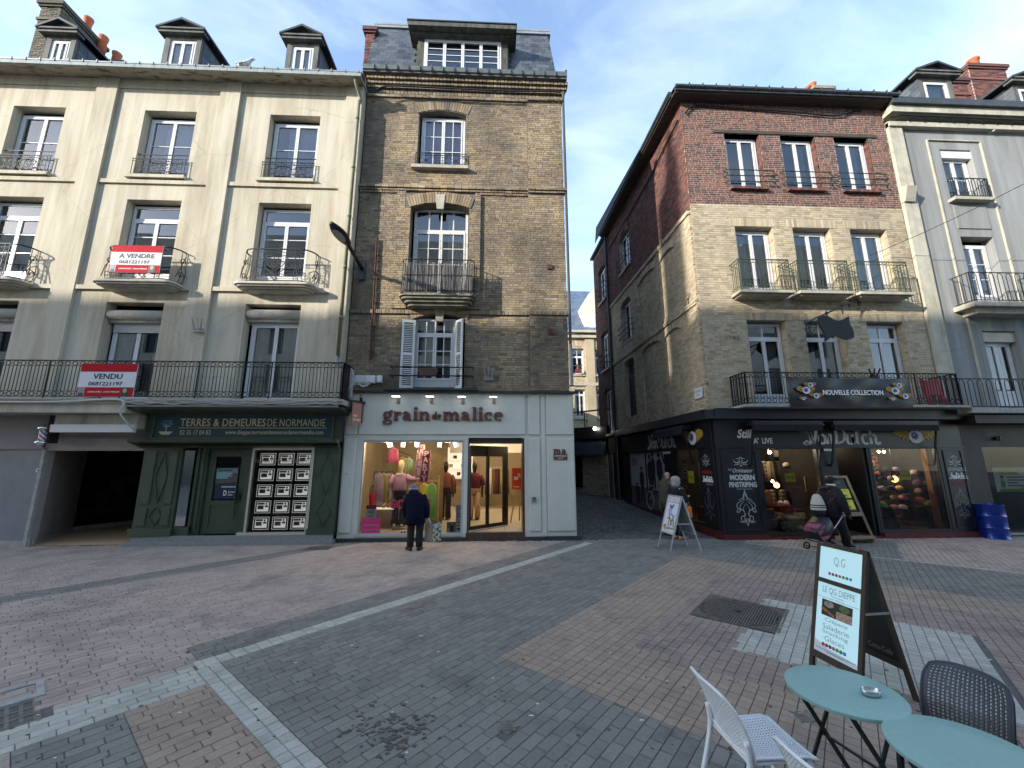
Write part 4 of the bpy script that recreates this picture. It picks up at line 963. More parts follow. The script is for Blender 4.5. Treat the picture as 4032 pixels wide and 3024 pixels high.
# corner pilaster with raised mouldings
def lozenge(par,x0,x1,z0,z1,y,wd=.028):
    xm,zm = (x0+x1)/2,(z0+z1)/2; mb = MB(); P = [(xm,z1),(x1,zm),(xm,z0),(x0,zm)]
    for i in range(4): mb.strokes([P[i],P[(i+1) % 4]],wd,y,.02)
    return mb.build('lozenge_moulding',GREENP,par)
mb = MB(); mb.box(gx0,-7.98,YG-.03,YG+.2,.22,2.38); mb.build('corner_pilaster',GREENP,G_)
mb = MB(); mb.box(gx0-.05,-7.95,YG-.09,YG-.032,.22,.40); mb.box(-7.98,-7.60,YG-.0,YG+.25,.22,.42); mb.build('pilaster_base',GREENP,G_)
for (a,b,c_,d) in ((-8.80,-8.60,.98,2.3),(-8.24,-8.06,.98,2.3),(-8.84,-8.62,.46,.90),(-8.26,-8.06,.46,.90)):
    mb = MB(); mb.box(a,b,YG-.06,YG-.032,c_,d); bevel(mb.build('raised_panel',GREENP,G_),.012)
lozenge(G_,-8.57,-8.27,1.02,2.26,YG-.05); lozenge(G_,-8.57,-8.27,.46,.92,YG-.05)
MIRR = mat('mirror_strip',(.55,.56,.57),.08,metal=1.); mb = MB(); mb.box(-7.96,-7.70,YG+.02,YG+.05,.44,2.3); mb.build('mirror_panel',MIRR,G_)
mb = MB(); mb.box(-7.70,-7.42,YG+.10,YG+.3,.22,2.38); mb.box(-7.66,-7.60,YG+.05,YG+.1,.3,2.38); mb.box(-7.54,-7.48,YG+.07,YG+.1,.3,2.38); mb.box(-6.42,-6.28,YG+.08,YG+.3,.22,2.38); mb.box(-7.42,-6.42,YG+.14,YG+.3,2.30,2.52); mb.build('door_case',GREENP,G_)
dr = MB(); x0,x1,z0,z1 = -7.40,-6.44,.23,2.29; y = YG+.16
dr.box(x0,x0+.16,y,y+.05,z0,z1); dr.box(x1-.16,x1,y,y+.05,z0,z1); dr.box(x0+.16,x1-.16,y,y+.05,z1-.14,z1); dr.box(x0+.16,x1-.16,y,y+.05,z0,.40); dr.box(x0+.16,x1-.16,y,y+.05,.92,1.04); dr.box(x0+.16,x1-.16,y+.02,y+.04,.40,.92)
dr = dr.build('door',GREENP,G_); mb = MB(); mb.quad((x0+.16,y+.03,1.04),(x1-.16,y+.03,1.04),(x1-.16,y+.03,z1-.14),(x0+.16,y+.03,z1-.14)); mb.build('pane',SGLASS,dr)
mb = MB(); mb.box(x0+.16,x1-.16,y+.6,y+.62,.3,2.3); mb.build('backing',mat('agency_interior',(.03,.026,.022),.8,.5,3),dr)
mb = MB(); mb.bar((x1-.12,y-.05,.95),(x1-.12,y-.05,1.35),.02,.02); mb.bar((x1-.12,y-.05,1.15),(x1-.12,y,1.15),.02,.02); mb.box(x1-.10,x1-.06,y-.02,y,1.05,1.2); mb.build('handle',BLACKP,dr)
mb = MB(); mb.bar((x1-.19,y-.03,.55),(x1-.19,y-.03,1.9),.025,.02); mb.build('draught_strip',ZINCD,dr)
# poster on the door
ps = thing('development_poster','navy and grey housing poster stuck in the glass of the green agency door','poster',(-6.92,y+.02,1.45))
px0,px1,pz0,pz1 = x0+.20,x1-.20,1.08,1.86
mb = MB(); mb.box(px0,px1,y+.018,y+.026,pz0,pz1); mb.build('sheet',mat('poster_navy',(.012,.02,.05),.5),ps)
mb = MB(); mb.box(px0,px1,y+.013,y+.0175,pz0+.50,pz1-.01); mb.build('sky_band',mat('poster_sky',(.16,.2,.24),.5),ps)
mb = MB(); mb.prism([(px0,pz0+.38),(px1,pz0+.42),(px1,pz0+.62),(px1-.14,pz0+.66),(px1-.16,pz0+.55),(px0,pz0+.52)],y+.009,y+.0125); mb.build('photo_band',mat('poster_photo',(.10,.085,.07),.6,.6,25),ps)
txt(ps,'lettering','CRIEL-SUR-MER',(px0+.03,px0+.40,pz1-.085,pz1-.035),y+.008,INK,ext=.002,bold=.02)
mb = MB()
for k in range(3): mb.box(px0+.02,px0+.40-.05*k,y+.006,y+.0085,pz1-.16-k*.055,pz1-.12-k*.055)
mb.box(px0+.17,px1-.02,y+.006,y+.0165,pz0+.28,pz0+.32); mb.build('caption_strip',mat('poster_aqua',(.18,.42,.40),.5),ps)
txt(ps,'lettering','Edouard\nDenis',(px1-.20,px1-.04,pz0+.08,pz0+.2),y+.012,WHITET,ext=.002); txt(ps,'lettering','D',(px1-.32,px1-.24,pz0+.08,pz0+.21),y+.012,WHITET,ext=.002,bold=.02)
# display window
x0,x1,z0,z1 = -6.24,-4.66,.22,2.36
fm = mat('beige_window_frame',(.45,.42,.34),.5)
mb = MB(); mb.box(x0,x0+.05,YG-.02,YG+.08,z0,z1); mb.box(x1-.07,x1,YG-.05,YG+.08,z0,z1+.02); mb.box(x0+.05,x1-.07,YG-.05,YG+.08,z1-.05,z1+.02); mb.box(x0-.15,x1-.07,YG-.05,YG+.08,z0-.02,z0+.06); dw = mb.build('display_window',fm,G_)
mb = MB(); mb.quad((x0,YG,z0),(x1,YG,z0),(x1,YG,z1),(x0,YG,z1)); mb.build('pane',SGLASS,dw)
mb = MB(); mb.box(x0-.1,x1+.1,YG+.5,YG+.55,z0,z1); mb.box(x0-.1,x0,YG+.1,YG+.5,z0,z1); mb.build('lining',DARKIN,dw)
mb = MB(); mb.box(gx1-.65,gx1,YG-.03,YG+.2,.22,2.38); mb.build('end_pilaster',GREENP,G_); mb = MB(); mb.box(gx1-.66,gx1+.01,YG-.07,YG-.032,.22,.36); mb.build('pilaster_base',GREENP,G_)
lozenge(G_,-4.50,-4.14,1.16,2.26,YG-.05); lozenge(G_,-4.50,-4.14,.42,1.08,YG-.05)
mb = MB(); mb.box(gx0+.05,-7.7,YG+.2,YG+.4,.2,2.4); mb.box(-6.3,-6.22,YG+.0,YG+.3,.2,2.4); mb.build('stud',GREENP,G_)
CARDF = mat('card_frame_taupe',(.17,.145,.135),.6); CARDW = mat('card_paper_glow',(.62,.62,.60),.6,emit=(.6,.6,.58,.16)); PHS = [mat('listing_photo',c,.6,.5,25) for c in ((.20,.17,.12),(.10,.14,.08),(.22,.25,.28),(.13,.10,.08),(.28,.24,.2))]  # emission added to the card paper so the cards look lit
tan_ = mat('card_tan',(.25,.19,.09),.6)
for r_ in range(5):
    for c_ in range(3):
        xx = x0+.13+c_*.47; zz = 2.24-r_*.40; yy = YG+.12
        t = thing('listing_card','framed property card in the agency window, %s row, %s' % (('top','second','middle','fourth','bottom')[r_],('beside the door jamb','middle column','column by the end pilaster')[c_]),'property card',(xx+.2,yy,zz-.16),0,'property cards in the agency window')
        mb = MB(); mb.box(xx,xx+.41,yy+.003,yy+.012,zz-.32,zz); mb.build('card',CARDF,t)
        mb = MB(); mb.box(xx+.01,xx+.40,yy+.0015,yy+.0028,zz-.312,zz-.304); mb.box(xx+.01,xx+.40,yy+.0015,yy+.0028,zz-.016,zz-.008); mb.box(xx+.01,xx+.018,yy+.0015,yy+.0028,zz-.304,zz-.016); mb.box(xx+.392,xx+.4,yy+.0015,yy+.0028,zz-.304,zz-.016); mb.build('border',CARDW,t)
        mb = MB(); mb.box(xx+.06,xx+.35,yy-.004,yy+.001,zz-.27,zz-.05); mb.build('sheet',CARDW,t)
        mb = MB(); mb.box(xx+.08,xx+.23,yy-.007,yy-.0045,zz-.22,zz-.12); mb.build('photo',PHS[(r_*3+c_*2) % 5],t)
        mb = MB(); mb.box(xx+.07,xx+.25,yy-.007,yy-.0045,zz-.105,zz-.06); mb.disc(xx+.295,zz-.085,.025,.025,yy-.007,yy-.0045,10); mb.build('title_bar',INK,t)
        mb = MB(); mb.box(xx+.26,xx+.34,yy-.007,yy-.0045,zz-.17,zz-.12); mb.build('price_tag',tan_,t)
txt(G_,'window_lettering','Transactions immobilières',(x0+.06,x1-.12,1.99,2.09),YG-.003,mat('gold_vinyl',(.22,.17,.08),.6),ext=.002)
YB = 11.10
H_ = thing('brick_house','tall narrow grimy tan brick house with slate mansard above the pale grey boutique','house',(-1,YB,0))
hx0,hx1,hz0,hz1 = -4.12,2.10,3.95,13.62
PX = 1.0                                           # edge pier
w1 = (-2.45,-.97,10.97,13.05); w2 = (-2.55,-.80,6.62,9.70); w3 = (-2.32,-.86,4.02,6.18)
hol = [(*w1,.30),(*w2,.30),(*w3,.28)]
mb = MB(); mb.wall(hx0,hx1,hz0,14.4,YB,hol,.3); mb.quad((hx1,YB,hz0),(hx1,YB+9,hz0),(hx1,YB+9,14.4),(hx1,YB,14.4)); mb.quad((hx1,YB,0),(hx1-.3,YB+24,0),(hx1-.3,YB+24,8),(hx1,YB,8))
for wv,rs in ((w1,.13),(w2,.16),(w3,.16)): arch_fill(mb,wv[0],wv[1],wv[3]-rs,rs,YB-.001,YB+.28)
mb.build('wall',YMORT,H_)
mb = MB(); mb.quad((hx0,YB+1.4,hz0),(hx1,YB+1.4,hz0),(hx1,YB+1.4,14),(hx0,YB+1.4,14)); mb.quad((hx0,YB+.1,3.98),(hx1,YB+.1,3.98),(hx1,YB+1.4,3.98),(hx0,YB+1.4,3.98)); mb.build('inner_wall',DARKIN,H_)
PB = Pieces('brick',YBRICK)
arch = [(-2.62,-.80,12.88,13.42),(-2.72,-.63,9.5,9.99),(-2.5,-.68,6.02,6.40)]
strips = [(hx0,hx1,13.45,13.58),(hx0,hx1,10.03,10.34),(hx0,hx1,6.16,6.30)]
hs = [w1,w2,w3]+arch+strips
# recessed panels either side of the second floor window sit back, piers stand proud
courses(PB,hx0,PX,hz0,hz1,YB,hs,.0725,.215,.013,proud=.006,jit=.0025)
courses(PB,PX,hx1,hz0,hz1,YB-.06,strips,.0725,.215,.013,proud=.006,jit=.0025)
courses(PB,-2.98,w2[0],6.32,10.02,YB-.07,[arch[1]],.0725,.215,.013,proud=.006,jit=.0025,dep=.09)
courses(PB,w2[1],-.45,6.32,10.02,YB-.07,[arch[1]],.0725,.215,.013,proud=.006,jit=.0025,dep=.09)
voussoirs(PB,w1[0]-.06,w1[1]+.06,w1[3]-.13,.15,.34,YB,wd=.075); voussoirs(PB,w2[0]-.04,w2[1]+.04,w2[3]-.16,.17,.36,YB-.07,wd=.075,dep=.09); voussoirs(PB,w3[0]-.06,w3[1]+.06,w3[3]-.16,.16,.26,YB,wd=.075)
# corbelled cornice courses, roll moulding and string courses, each a course of bricks on edge
for (z0,z1,o) in ((13.60,13.75,.02),(13.75,13.86,.09),(13.86,13.97,.15),(13.97,14.08,.22)):
    courses(PB,hx0,hx1+.02+o,z0,z1,YB-o,(),z1-z0,.115,.016,proud=.008,jit=.003,flem=False,dep=.06+o)
for (z0,z1,o,bl) in ((13.46,13.57,.05,.22),(10.26,10.33,.06,.22),(10.19,10.26,.10,.22),(10.12,10.19,.06,.22),(6.17,6.29,.05,.11)):
    courses(PB,hx0,PX,z0,z1,YB-o,(),z1-z0,bl,.012,proud=.008,jit=.003,flem=False,dep=.05+o); courses(PB,PX,hx1+o,z0,z1,YB-o-.05,(),z1-z0,bl,.012,proud=.008,jit=.003,flem=False,dep=.1+o)
courses(PB,hx0,-2.72,10.04,10.12,YB-.03,(),.08,.075,.012,flem=False,dep=.06); courses(PB,-.63,PX,10.04,10.12,YB-.03,(),.08,.075,.012,flem=False,dep=.06)
MS = xf((hx1,YB,0),(0,1,0),(-1,0,0)); courses(PB,0,7,4,13.6,0,(),.0725,.215,.013,M=MS,dep=.02)
PB.emit(H_,300)
mb = MB(); mb.box(PX,hx1,YB-.058,YB-.004,hz0,hz1); mb.box(-2.98,w2[0]-.0,YB-.068,YB-.003,6.32,10.02); mb.box(w2[1],-.45,YB-.068,YB-.003,6.32,10.02); mb.build('pier_core',YMORT,H_)
mb = MB(); mb.box(hx0,hx1+.1,YB-.26,YB+.1,14.08,14.14); mb.build('cornice_bed',YMORT,H_)
for (wv,zt,y) in ((w2,9.62,YB-.11),(w3,6.08,YB-.06)):
    xm = (wv[0]+wv[1])/2; mb = MB(); mb.prism([(xm-.10,zt-.13),(xm+.10,zt-.13),(xm+.14,zt+.36),(xm-.14,zt+.36)],y,y+.1); mb.build('keystone',STONE,H_)
# windows
OLDW = mat('peeling_white_frame',(.60,.60,.57),.7,scale=9,col2=(.36,.35,.33),thr=(.3,.45))
window(H_,w1[0]+.06,w1[1]-.03,w1[2]+.04,w1[3]-.10,YB+.20,2,(.33,.66),1,None,.08,cur=MAUVE,cx=[(.03,.97)],depth=.7)
mb = MB(); mb.box(w1[0]-.14,w1[1]+.12,YB-.16,YB+.2,10.86,10.965); mb.build('sill',STONE,H_)
mb = MB(); y = YB-.05; xa,xb,za,zb = w1[0]-.04,w1[1]+.04,11.0,11.44
for z in (zb,zb-.07,za): mb.bar((xa,y,z),(xb,y,z),.018,.014)
for q in (xa,xb,(xa+xb)/2-.13,(xa+xb)/2+.13): mb.bar((q,y,za),(q,y,zb),.014,.014)
for s_ in (-1,1):
    c_ = (xa+xb)/2+s_*.45; mb.bar((c_-.3,y,za),(c_+.3,y,zb-.07),.01,.01); mb.bar((c_-.3,y,zb-.07),(c_+.3,y,za),.01,.01); mb.tube(ring(c_,(za+zb-.07)/2,.045,y,8),.009,4,0,True)
    for q in (-.28,.28):
        mb.tube(spiral(c_+q,za+.27,.055,.01,1.57,1.3*s_,10,y),.008,4); mb.tube(spiral(c_+q,za+.10,.055,.01,-1.57,-1.3*s_,10,y),.008,4)
    for z in (za+.09,za+.18,za+.28): mb.tube(spiral((xa+xb)/2+s_*.05,z,.045,.01,0,1.2*s_,8,y),.008,4)
mb.build('window_guard',IRON,H_)
window(H_,w2[0]+.07,w2[1]-.04,w2[2]+.06,w2[3]-.05,YB+.20,2,(.5,.76),1,.74,.08,m=OLDW,cur=BEIGEC,cx=[(.62,.95)],depth=.9,tbar=4)
window(H_,w3[0]+.02,w3[1]-.28,w3[2]+.04,w3[3]-.10,YB+.12,2,(.33,.66),1,.75,.07,tbar=4,cur=BEIGEC,cx=[(.12,.55),(.7,.95)],depth=.7,plate=.12)
SHT = mat('white_louvre_paint',(.66,.67,.66),.6,.08,8)
def shutter(x0,x1,y0,y1,z0,z1):
    d = np.array((x1-x0,y1-y0,0.)); L_ = np.linalg.norm(d); d /= L_; M_ = xf((x0,y0,0),d,(-d[1],d[0],0)); f = MB(M_)
    f.box(0,.06,0,.04,z0,z1); f.box(L_-.06,L_,0,.04,z0,z1)
    for z in (z0,(z0+z1)/2-.04,z1-.08): f.box(.06,L_-.06,0,.04,z,z+.08)
    f = f.build('shutter',SHT,H_); bk = MB(M_); bk.quad((.06,.035,z0+.08),(L_-.06,.035,z0+.08),(L_-.06,.035,z1-.08),(.06,.035,z1-.08)); bk.build('shutter_back',mat('shutter_gap',(.09,.09,.09),.8),f)
    z = z0+.10
    while z < z1-.1:
        if abs(z-(z0+z1)/2) > .06:
            s_ = MB(M_); s_.bar((.06,.018,z),(L_-.06,.018,z),.012,.034,up=(0,.7,.7)); s_.build('louvre',SHT,f)
        z += .052
shutter(-2.62,-2.26,YB-.10,YB-.03,3.98,5.98); shutter(-1.12,-.92,YB-.04,YB-.24,3.98,5.98)
mb = MB()
for z in (4.32,4.56): mb.tube([(-2.86,YB-.22,z),(-.58,YB-.22,z)],.02,6); 
for x in (-2.84,-.60):
    for z in (4.32,4.56): mb.tube([(x,YB-.22,z),(x,YB,z)],.014,5)
mb.build('guard_bars',IRON,H_)
# reed screened balcony
xa,xb,yf,zb = -2.62,-.60,YB-.50,6.60
mb = MB()
for (o,a,b) in ((0,6.53,6.60),(.05,6.46,6.53),(.12,6.38,6.46),(.2,6.30,6.38)): mb.prismz(slab(xa-.06+o,xb+.06-o,yf-.06+o,YB-.02,0,0,.2),a,b-.002)
mb.build('balcony_slab',MOSSY,H_)
MOSS = mat('moss',(.07,.09,.02),.95,.5,30)
mb = MB()
for k in range(60): x = rnd.uniform(xa,xb); mb.lathe([(.02+rnd.random()*.03,-.01),(.02,.018),(.002,.025)],(x,yf-.05+rnd.random()*.05,6.595),5)
o = mb.build('moss_tuft',MOSS,H_); o['kind'] = 'stuff'
mb = MB(); pl = slab(xa,xb,yf,YB,0,0,.14)
for z in (7.62,7.16,6.70): mb.tube([(x,y,z) for x,y in pl],.016 if z > 7.5 else .011,5)
for i in range(20): x = xa+.1+(xb-xa-.2)*i/19; mb.bar((x,yf,6.62),(x,yf,7.62),.012,.012)
for x in (xa,xb):
    for k in range(5): mb.bar((x,yf+.1+k*.1,6.62),(x,yf+.1+k*.1,7.62),.012,.012)
mb.build('balcony_railing',IRON,H_)
REED = pieces('grey_reed',[(.10,.09,.085),(.30,.28,.26),(.42,.40,.37),(.2,.18,.17),(.05,.045,.045)],.9,None,1,.3,.0)
rd = thing('reed_screen','frayed grey reed screen tied inside the small balcony of the tan brick house','screen',((xa+xb)/2,yf,6.7))
mb = MB()
for i in range(210):
    x = xa+.05+(xb-xa-.1)*i/209+rnd.uniform(-.006,.006); ln = rnd.uniform(-.02,.02)+(.06 if i < 60 else 0)*rnd.random()
    zt = 7.50+.07*rnd.random()-(.25*rnd.random() if rnd.random() < .15 else 0); mb.bar((x,yf+.035+rnd.uniform(-.008,.008),6.66),(x-ln,yf+.035,zt),.011,.006)
o = mb.build('reeds',REED,rd); o['kind'] = 'stuff'
# mansard
z0m,z1m,y0m,y1m = 14.30,16.50,10.98,11.55
ZP = 16.80
mb = MB(); mb.add([(-4.22,y0m,z0m),(1.98,y0m,z0m),(1.80,y1m,ZP),(-4.15,y1m,ZP),(1.80,18,ZP),(1.98,18,z0m),(-4.15,18,ZP),(-4.22,18,z0m)],[(0,1,2,3),(1,5,4,2),(3,2,4,6),(0,3,6,7)]); mb.build('mansard',SLATEB,H_)
P = Pieces('slate',SLATE); dx0,dx1 = -2.62,.42
slates(P,-4.22,1.96,z0m+.05,ZP,y0m+.01,y1m,.235,.165,skip=[(dx0,dx1,14,17)],cut=lambda z: (-4.2,1.97-.18*(z-z0m)/2.5)); 
MS = xf((1.98,y0m,0),(0,1,0),(-1,0,0)); P.emit(H_,300)
mb = MB(); mb.box(-4.2,1.88,y1m-.10,y1m+.2,ZP-.10,ZP-.02); mb.tube([(-4.2,y1m,ZP+.06),(1.86,y1m,ZP+.06)],.10,8); mb.build('ridge_roll',ZINC,H_)
# box gutter with stretched zinc sections
mb = MB()
for i in range(18):
    x0 = -4.2+i*.358; mb.prismx([(YB-.30,14.14),(YB-.36,14.17),(YB-.40,14.29),(YB-.34,14.31),(YB-.2,14.26),(YB-.2,14.14)],x0,x0+.35)
    mb.box(x0+.345,x0+.36,YB-.415,YB-.18,14.13,14.33)
mb.build('gutter',mat('grey_zinc_gutter',c8(112,118,120),.55,.35,4,metal=.3),H_)
mb = MB(); mb.box(-4.22,2.26,YB-.32,YB+1,14.10,14.14); mb.build('gutter_board',WOODD,H_)
mb = MB(); mb.prismx([(YB-.30,14.13),(YB-.40,14.36),(YB-.2,14.36),(YB,14.0)],2.2,2.27); mb.tube([(2.2,YB-.1,14.1),(2.17,YB-.06,13.5),(2.17,YB-.06,4.3)],.045,8); mb.build('downpipe',mat('dark_downpipe',(.06,.07,.065),.6),H_)
mb = MB(); mb.tube([(2.17,YB-.06,5.3),(2.17,YB-.06,4.1)],.053,8); mb.build('downpipe_sleeve',ZINC,H_)
# wide dormer
yd = 10.92; zd0,zd1 = 14.36,15.64
mb = MB(); GRN = mat('green_black_wood',(.03,.034,.026),.75,scale=7,col2=(.10,.10,.085),thr=(.4,.7),stretch=(1,1,.3))
mb.box(dx0+.06,dx0+.26,yd,yd+.12,zd0,zd1); mb.box(dx1-.26,dx1-.06,yd,yd+.12,zd0,zd1); mb.box(dx0,dx1,yd+.12,yd+1.2,zd0,zd1); dm = mb.build('dormer',GRN,H_)
window(H_,dx0+.27,dx1-.27,zd0+.0,zd1-.06,yd-.02,4,(.25,.5,.75),0,None,.07,m=WHITE,depth=.12,room=mat('dim_room',(.10,.11,.12),.9))
mb = MB(); mb.box(dx0-.20,dx1+.20,yd-.40,yd+1.3,zd1+.0,zd1+.16); mb.box(dx0-.10,dx1+.10,yd-.2,yd+.8,zd1-.06,zd1-.002); mb.build('dormer_cornice',GRN,H_)
mb = MB(); mb.box(dx0-.23,dx1+.23,yd-.43,yd+1.3,zd1+.162,zd1+.20); mb.build('dormer_flashing',ZINCD,H_)
chimney(H_,-4.42,-4.13,11.35,12.0,14.2,16.45,RBRICK,[],cap=.05,bands=False)
# wall fittings
t = thing('electric_cable','black electric cable clipped along the top of the tan brick house','cable',(-1,YB-.3,13.6))
mb = MB(); pts = [WY(*p,YB-.32) for p in ((793,192),(812,193),(822,188),(845,184),(900,186),(1000,191),(1100,195),(1190,196),(1210,199))]
mb.tube(cr([(x,YB-.30,z) for x,z in pts],4),.028,5); mb.tube(cr([(x,YB-.27,z-.05) for x,z in pts],4),.018,5)
for x,z in pts[3:]: mb.tube([(x,YB-.3,z+.03),(x,YB,z+.02)],.01,4)
mb.build('cable',IRON,t)
RUSTP = mat('rusty_pipe',(.10,.04,.03),.85,.4,8)
t = thing('rusty_pipe','thin rusty brown pipe up the grimy tan brick wall near its corner','pipe',(-3.6,YB,6))
mb = MB(); xa_,za_ = WY(*c4(318,1140),YB-.05); xb_,zb_ = WY(*c4(370,180),YB-.05); mb.tube([(xa_,YB-.06,za_),(xb_,YB-.06,zb_)],.022,6); mb.tube([(xa_+.055,YB-.06,za_+.03),(xb_+.055,YB-.06,zb_)],.014,6)
for k in range(5): z = za_+(zb_-za_)*(k+.3)/5; x = xa_+(xb_-xa_)*(k+.3)/5; mb.box(x-.05,x+.1,YB-.07,YB,z,z+.03)
mb.build('pipe',RUSTP,t)
JB = mat('white_plastic_box',(.62,.63,.62),.5)
for (l,tp,r_,b,lb) in ((192,1262,270,1326,'white junction box next to the zinc downpipe offset'),(276,1262,355,1326,'white junction box between two other white boxes'),(370,1262,408,1322,'slim white relay box, last of the three above the boutique')):
    x0,z1 = WY(*c4(l,tp),YB-.12); x1,z0 = WY(*c4(r_,b),YB-.12); t = thing('junction_box',lb,'junction box',((x0+x1)/2,YB,z0),0,'junction boxes on the brick wall')
    mb = MB(); mb.box(x0,x1,YB-.14,YB-.02,z0,z1); bevel(mb.build('box',JB,t),.015); mb = MB(); mb.box(x0+.02,x1-.02,YB-.15,YB-.142,z0+.03,z1-.02); mb.build('lid',JB,t)
WIREW = mat('white_wire',(.50,.50,.47),.6)
def wires(label,runs,cat='cables',name='loose_cables',r_=.010):
    t = thing(name,label,cat,tuple(runs[0][0])); mb = MB()
    for q in runs: mb.tube(cr(q,5),r_,4)
    mb.build('strands',WIREW,t)
runs = []
for k in range(6):
    runs.append([(*[WY(x,y+rnd.uniform(-3,3),10.7)[0]],10.7+rnd.uniform(-.04,.04),WY(x,y+rnd.uniform(-4,4),10.7)[1]) for x,y in ((800,826),(785,832),(770,828),(757,838),(748,852),(742,862),(736,866))])
wires('tangle of pale loose cables at the corner between cream and tan buildings',runs)
runs = []
for k in range(7):
    q = [(x,10.08+rnd.uniform(0,.06),3.47+rnd.uniform(-.09,.05)) for x in np.linspace(-9.0,-3.9,14)]; runs.append(q)
wires('thin pale cables sagging along the edge of the long balcony slab',runs,r_=.007)
t = thing('white_cable','thick white cable bent down over the slab edge between barber and agency','cable',(-9,10.1,3.4))
mb = MB(); mb.tube(cr([(-14,10.1,3.46),(-11,10.1,3.44),(-9.6,10.1,3.50),(-9.1,10.08,3.50),(-8.98,10.08,3.40),(-9.05,10.1,3.2),(-8.98,10.2,3.0),(-8.9,10.4,2.8)],5),.022,6); mb.build('cable',WIREW,t)
def hook_plate(px,py,label,rods=3,y=YB,m=None):
    x,z = WY(px,py,y-.03); t = thing('rod_bracket',label,'bracket',(x,y,z),0,'wall brackets with three rods'); mb = MB(); mb.box(x-.13,x+.13,y-.05,y-.004,z-.05,z+.05); mb.build('plate',m or ZINC,t)
    for k in (-1,0,1): mb = MB(); mb.tube([(x+k*.08,y-.06,z),(x+k*.13,y-.14,z+.30)],.014,5); mb.build('rod',m or ZINC,t)
hook_plate(428,713,'galvanised bracket with three rods on the cream pilaster',y=YL-.12); hook_plate(1055,818,'galvanised bracket with three rods on the tan brick wall')
for (px,py,lb) in ((1154,283,'square hole in the brick pier under the cornice'),): pass
for (px,py,s_,lb) in ((1187,576,.07,'rusty iron plate on the brick pier, upper of two'),(1190,716,.07,'rusty iron plate on the brick pier, lower of two')):
    x,z = WY(px,py,YB-.1); t = thing('iron_plate',lb,'plate',(x,YB-.08,z),0,'square iron plates on the brick pier'); mb = MB(); mb.box(x-s_,x+s_,YB-.12,YB-.08,z-s_,z+s_); mb.build('plate',RUSTP,t)
# street lamp on a wall arm
t = thing('street_lamp','dark oval street lamp on an upswept arm fixed where cream and tan walls meet','street lamp',(-3.75,YB,7.4))
x1,z1 = WY(783,582,YB-.05); 
mb = MB(); mb.box(x1-.09,x1+.09,YB-.08,YB-.0,z1-.32,z1+.28); mb.build('wall_plate',ZINCD,t)
x2,z2 = WY(752,528,9.75); x3,z3 = WY(722,496,9.15)
mb = MB(); mb.tube([(x1,YB-.1,z1),(x2,9.75,z2)],.055,8); mb.build('arm',BLACKP,t,True)
a = np.array((x2,9.80,z2)); b = np.array((x3-.0,8.95,z3+.06)); d = b-a; L_ = np.linalg.norm(d); d /= L_; u = np.cross(d,(0,0,1)); u /= np.linalg.norm(u); n_ = np.cross(u,d)
rings = []
for i in range(13):
    f = i/12; wd_ = .05+.13*math.sin(math.pi*min(1,f*1.02))**.7; rings.append([a+d*L_*f*1.0+u*wd_*math.cos(q)+n_*(.06*math.sin(q)*(wd_/.18+.3)) for q in [6.283*j/14 for j in range(14)]])
mb = MB(); mb.loft(rings); mb.build('lamp_head',BLACKP,t,True)
mb = MB(); c_ = a+d*L_*.55-n_*.078; mb.add([c_+d*.24*math.cos(q)+u*.12*math.sin(q) for q in [6.283*j/16 for j in range(16)]],[tuple(range(16))]); mb.build('lens',mat('frosted_lens',(.35,.34,.31),.3),t)
t = thing('gull','white and grey gull perched on the zinc gutter between two dormers','gull',(-7.3,YL-.4,14.0))
gx,gz = WY(531,147,10.45); gz += .05
mb = MB(); mb.loft([[(gx+dx,10.45+r_*math.cos(q),gz+dz+r_*1.05*math.sin(q)) for q in [6.283*j/10 for j in range(10)]] for dx,dz,r_ in ((-.26,.04,.01),(-.18,.07,.05),(-.05,.10,.085),(.05,.13,.085),(.10,.19,.055),(.12,.25,.048),(.15,.285,.05),(.19,.28,.035),(.215,.275,.012))]); mb.build('body',mat('gull_white',(.75,.75,.75),.8),t,True)
mb = MB()
for s_ in (-1,1): mb.loft([[(gx+dx,10.45+s_*(.07+.012*math.cos(q)),gz+dz+r_*math.sin(q)) for q in [6.283*j/8 for j in range(8)]] for dx,dz,r_ in ((-.30,.03,.01),(-.15,.08,.045),(.0,.12,.06),(.06,.14,.01))])
mb.build('wing',mat('gull_grey',(.32,.34,.36),.8),t,True)
mb = MB(); mb.tube([(gx+.205,10.45,gz+.275),(gx+.27,10.45,gz+.262)],[.012,.003],5); 
for s_ in (-1,1): mb.tube([(gx,10.45+s_*.03,gz+.05),(gx,10.45+s_*.03,gz-.06)],.006,4)
mb.build('beak_and_legs',mat('gull_beak',(.6,.35,.05),.6),t)
YS = 11.0
S = thing('boutique_shopfront','pale grey panelled clothing boutique front with large lit window','shopfront',(-1,YS,0))
mb = MB()
# core with openings (window and doorway)
mb.wall(-4.0,2.18,.09,3.86,YS,[(-3.50,-.80,.17,2.57),(-.70,.82,.10,2.64)],.10)
mb.quad((2.18,YS,0.09),(2.18,YS+.5,.09),(2.18,YS+.5,3.86),(2.18,YS,3.86)); mb.quad((-4.0,YS,.09),(-4.0,YS,3.86),(-4.0,YS+.3,3.86),(-4.0,YS+.3,.09)); mb.build('carcass',GREYSF,S)
for (a,b,c_,d) in ((-3.62,.84,2.72,3.83),(-3.97,-3.66,2.72,3.83),(.93,1.24,2.72,3.83),(1.42,2.15,2.72,3.83),(-3.97,-3.66,.22,2.62),(.93,1.24,.22,2.62),(1.42,2.15,.22,2.62)):
    mb = MB(); mb.box(a,b,YS-.035,YS-.003,c_,d); bevel(mb.build('panel',GREYSF,S),.012)
mb = MB(); mb.box(1.27,1.39,YS-.02,YS-.003,.12,3.84); mb.build('pilaster',GREYSF,S)
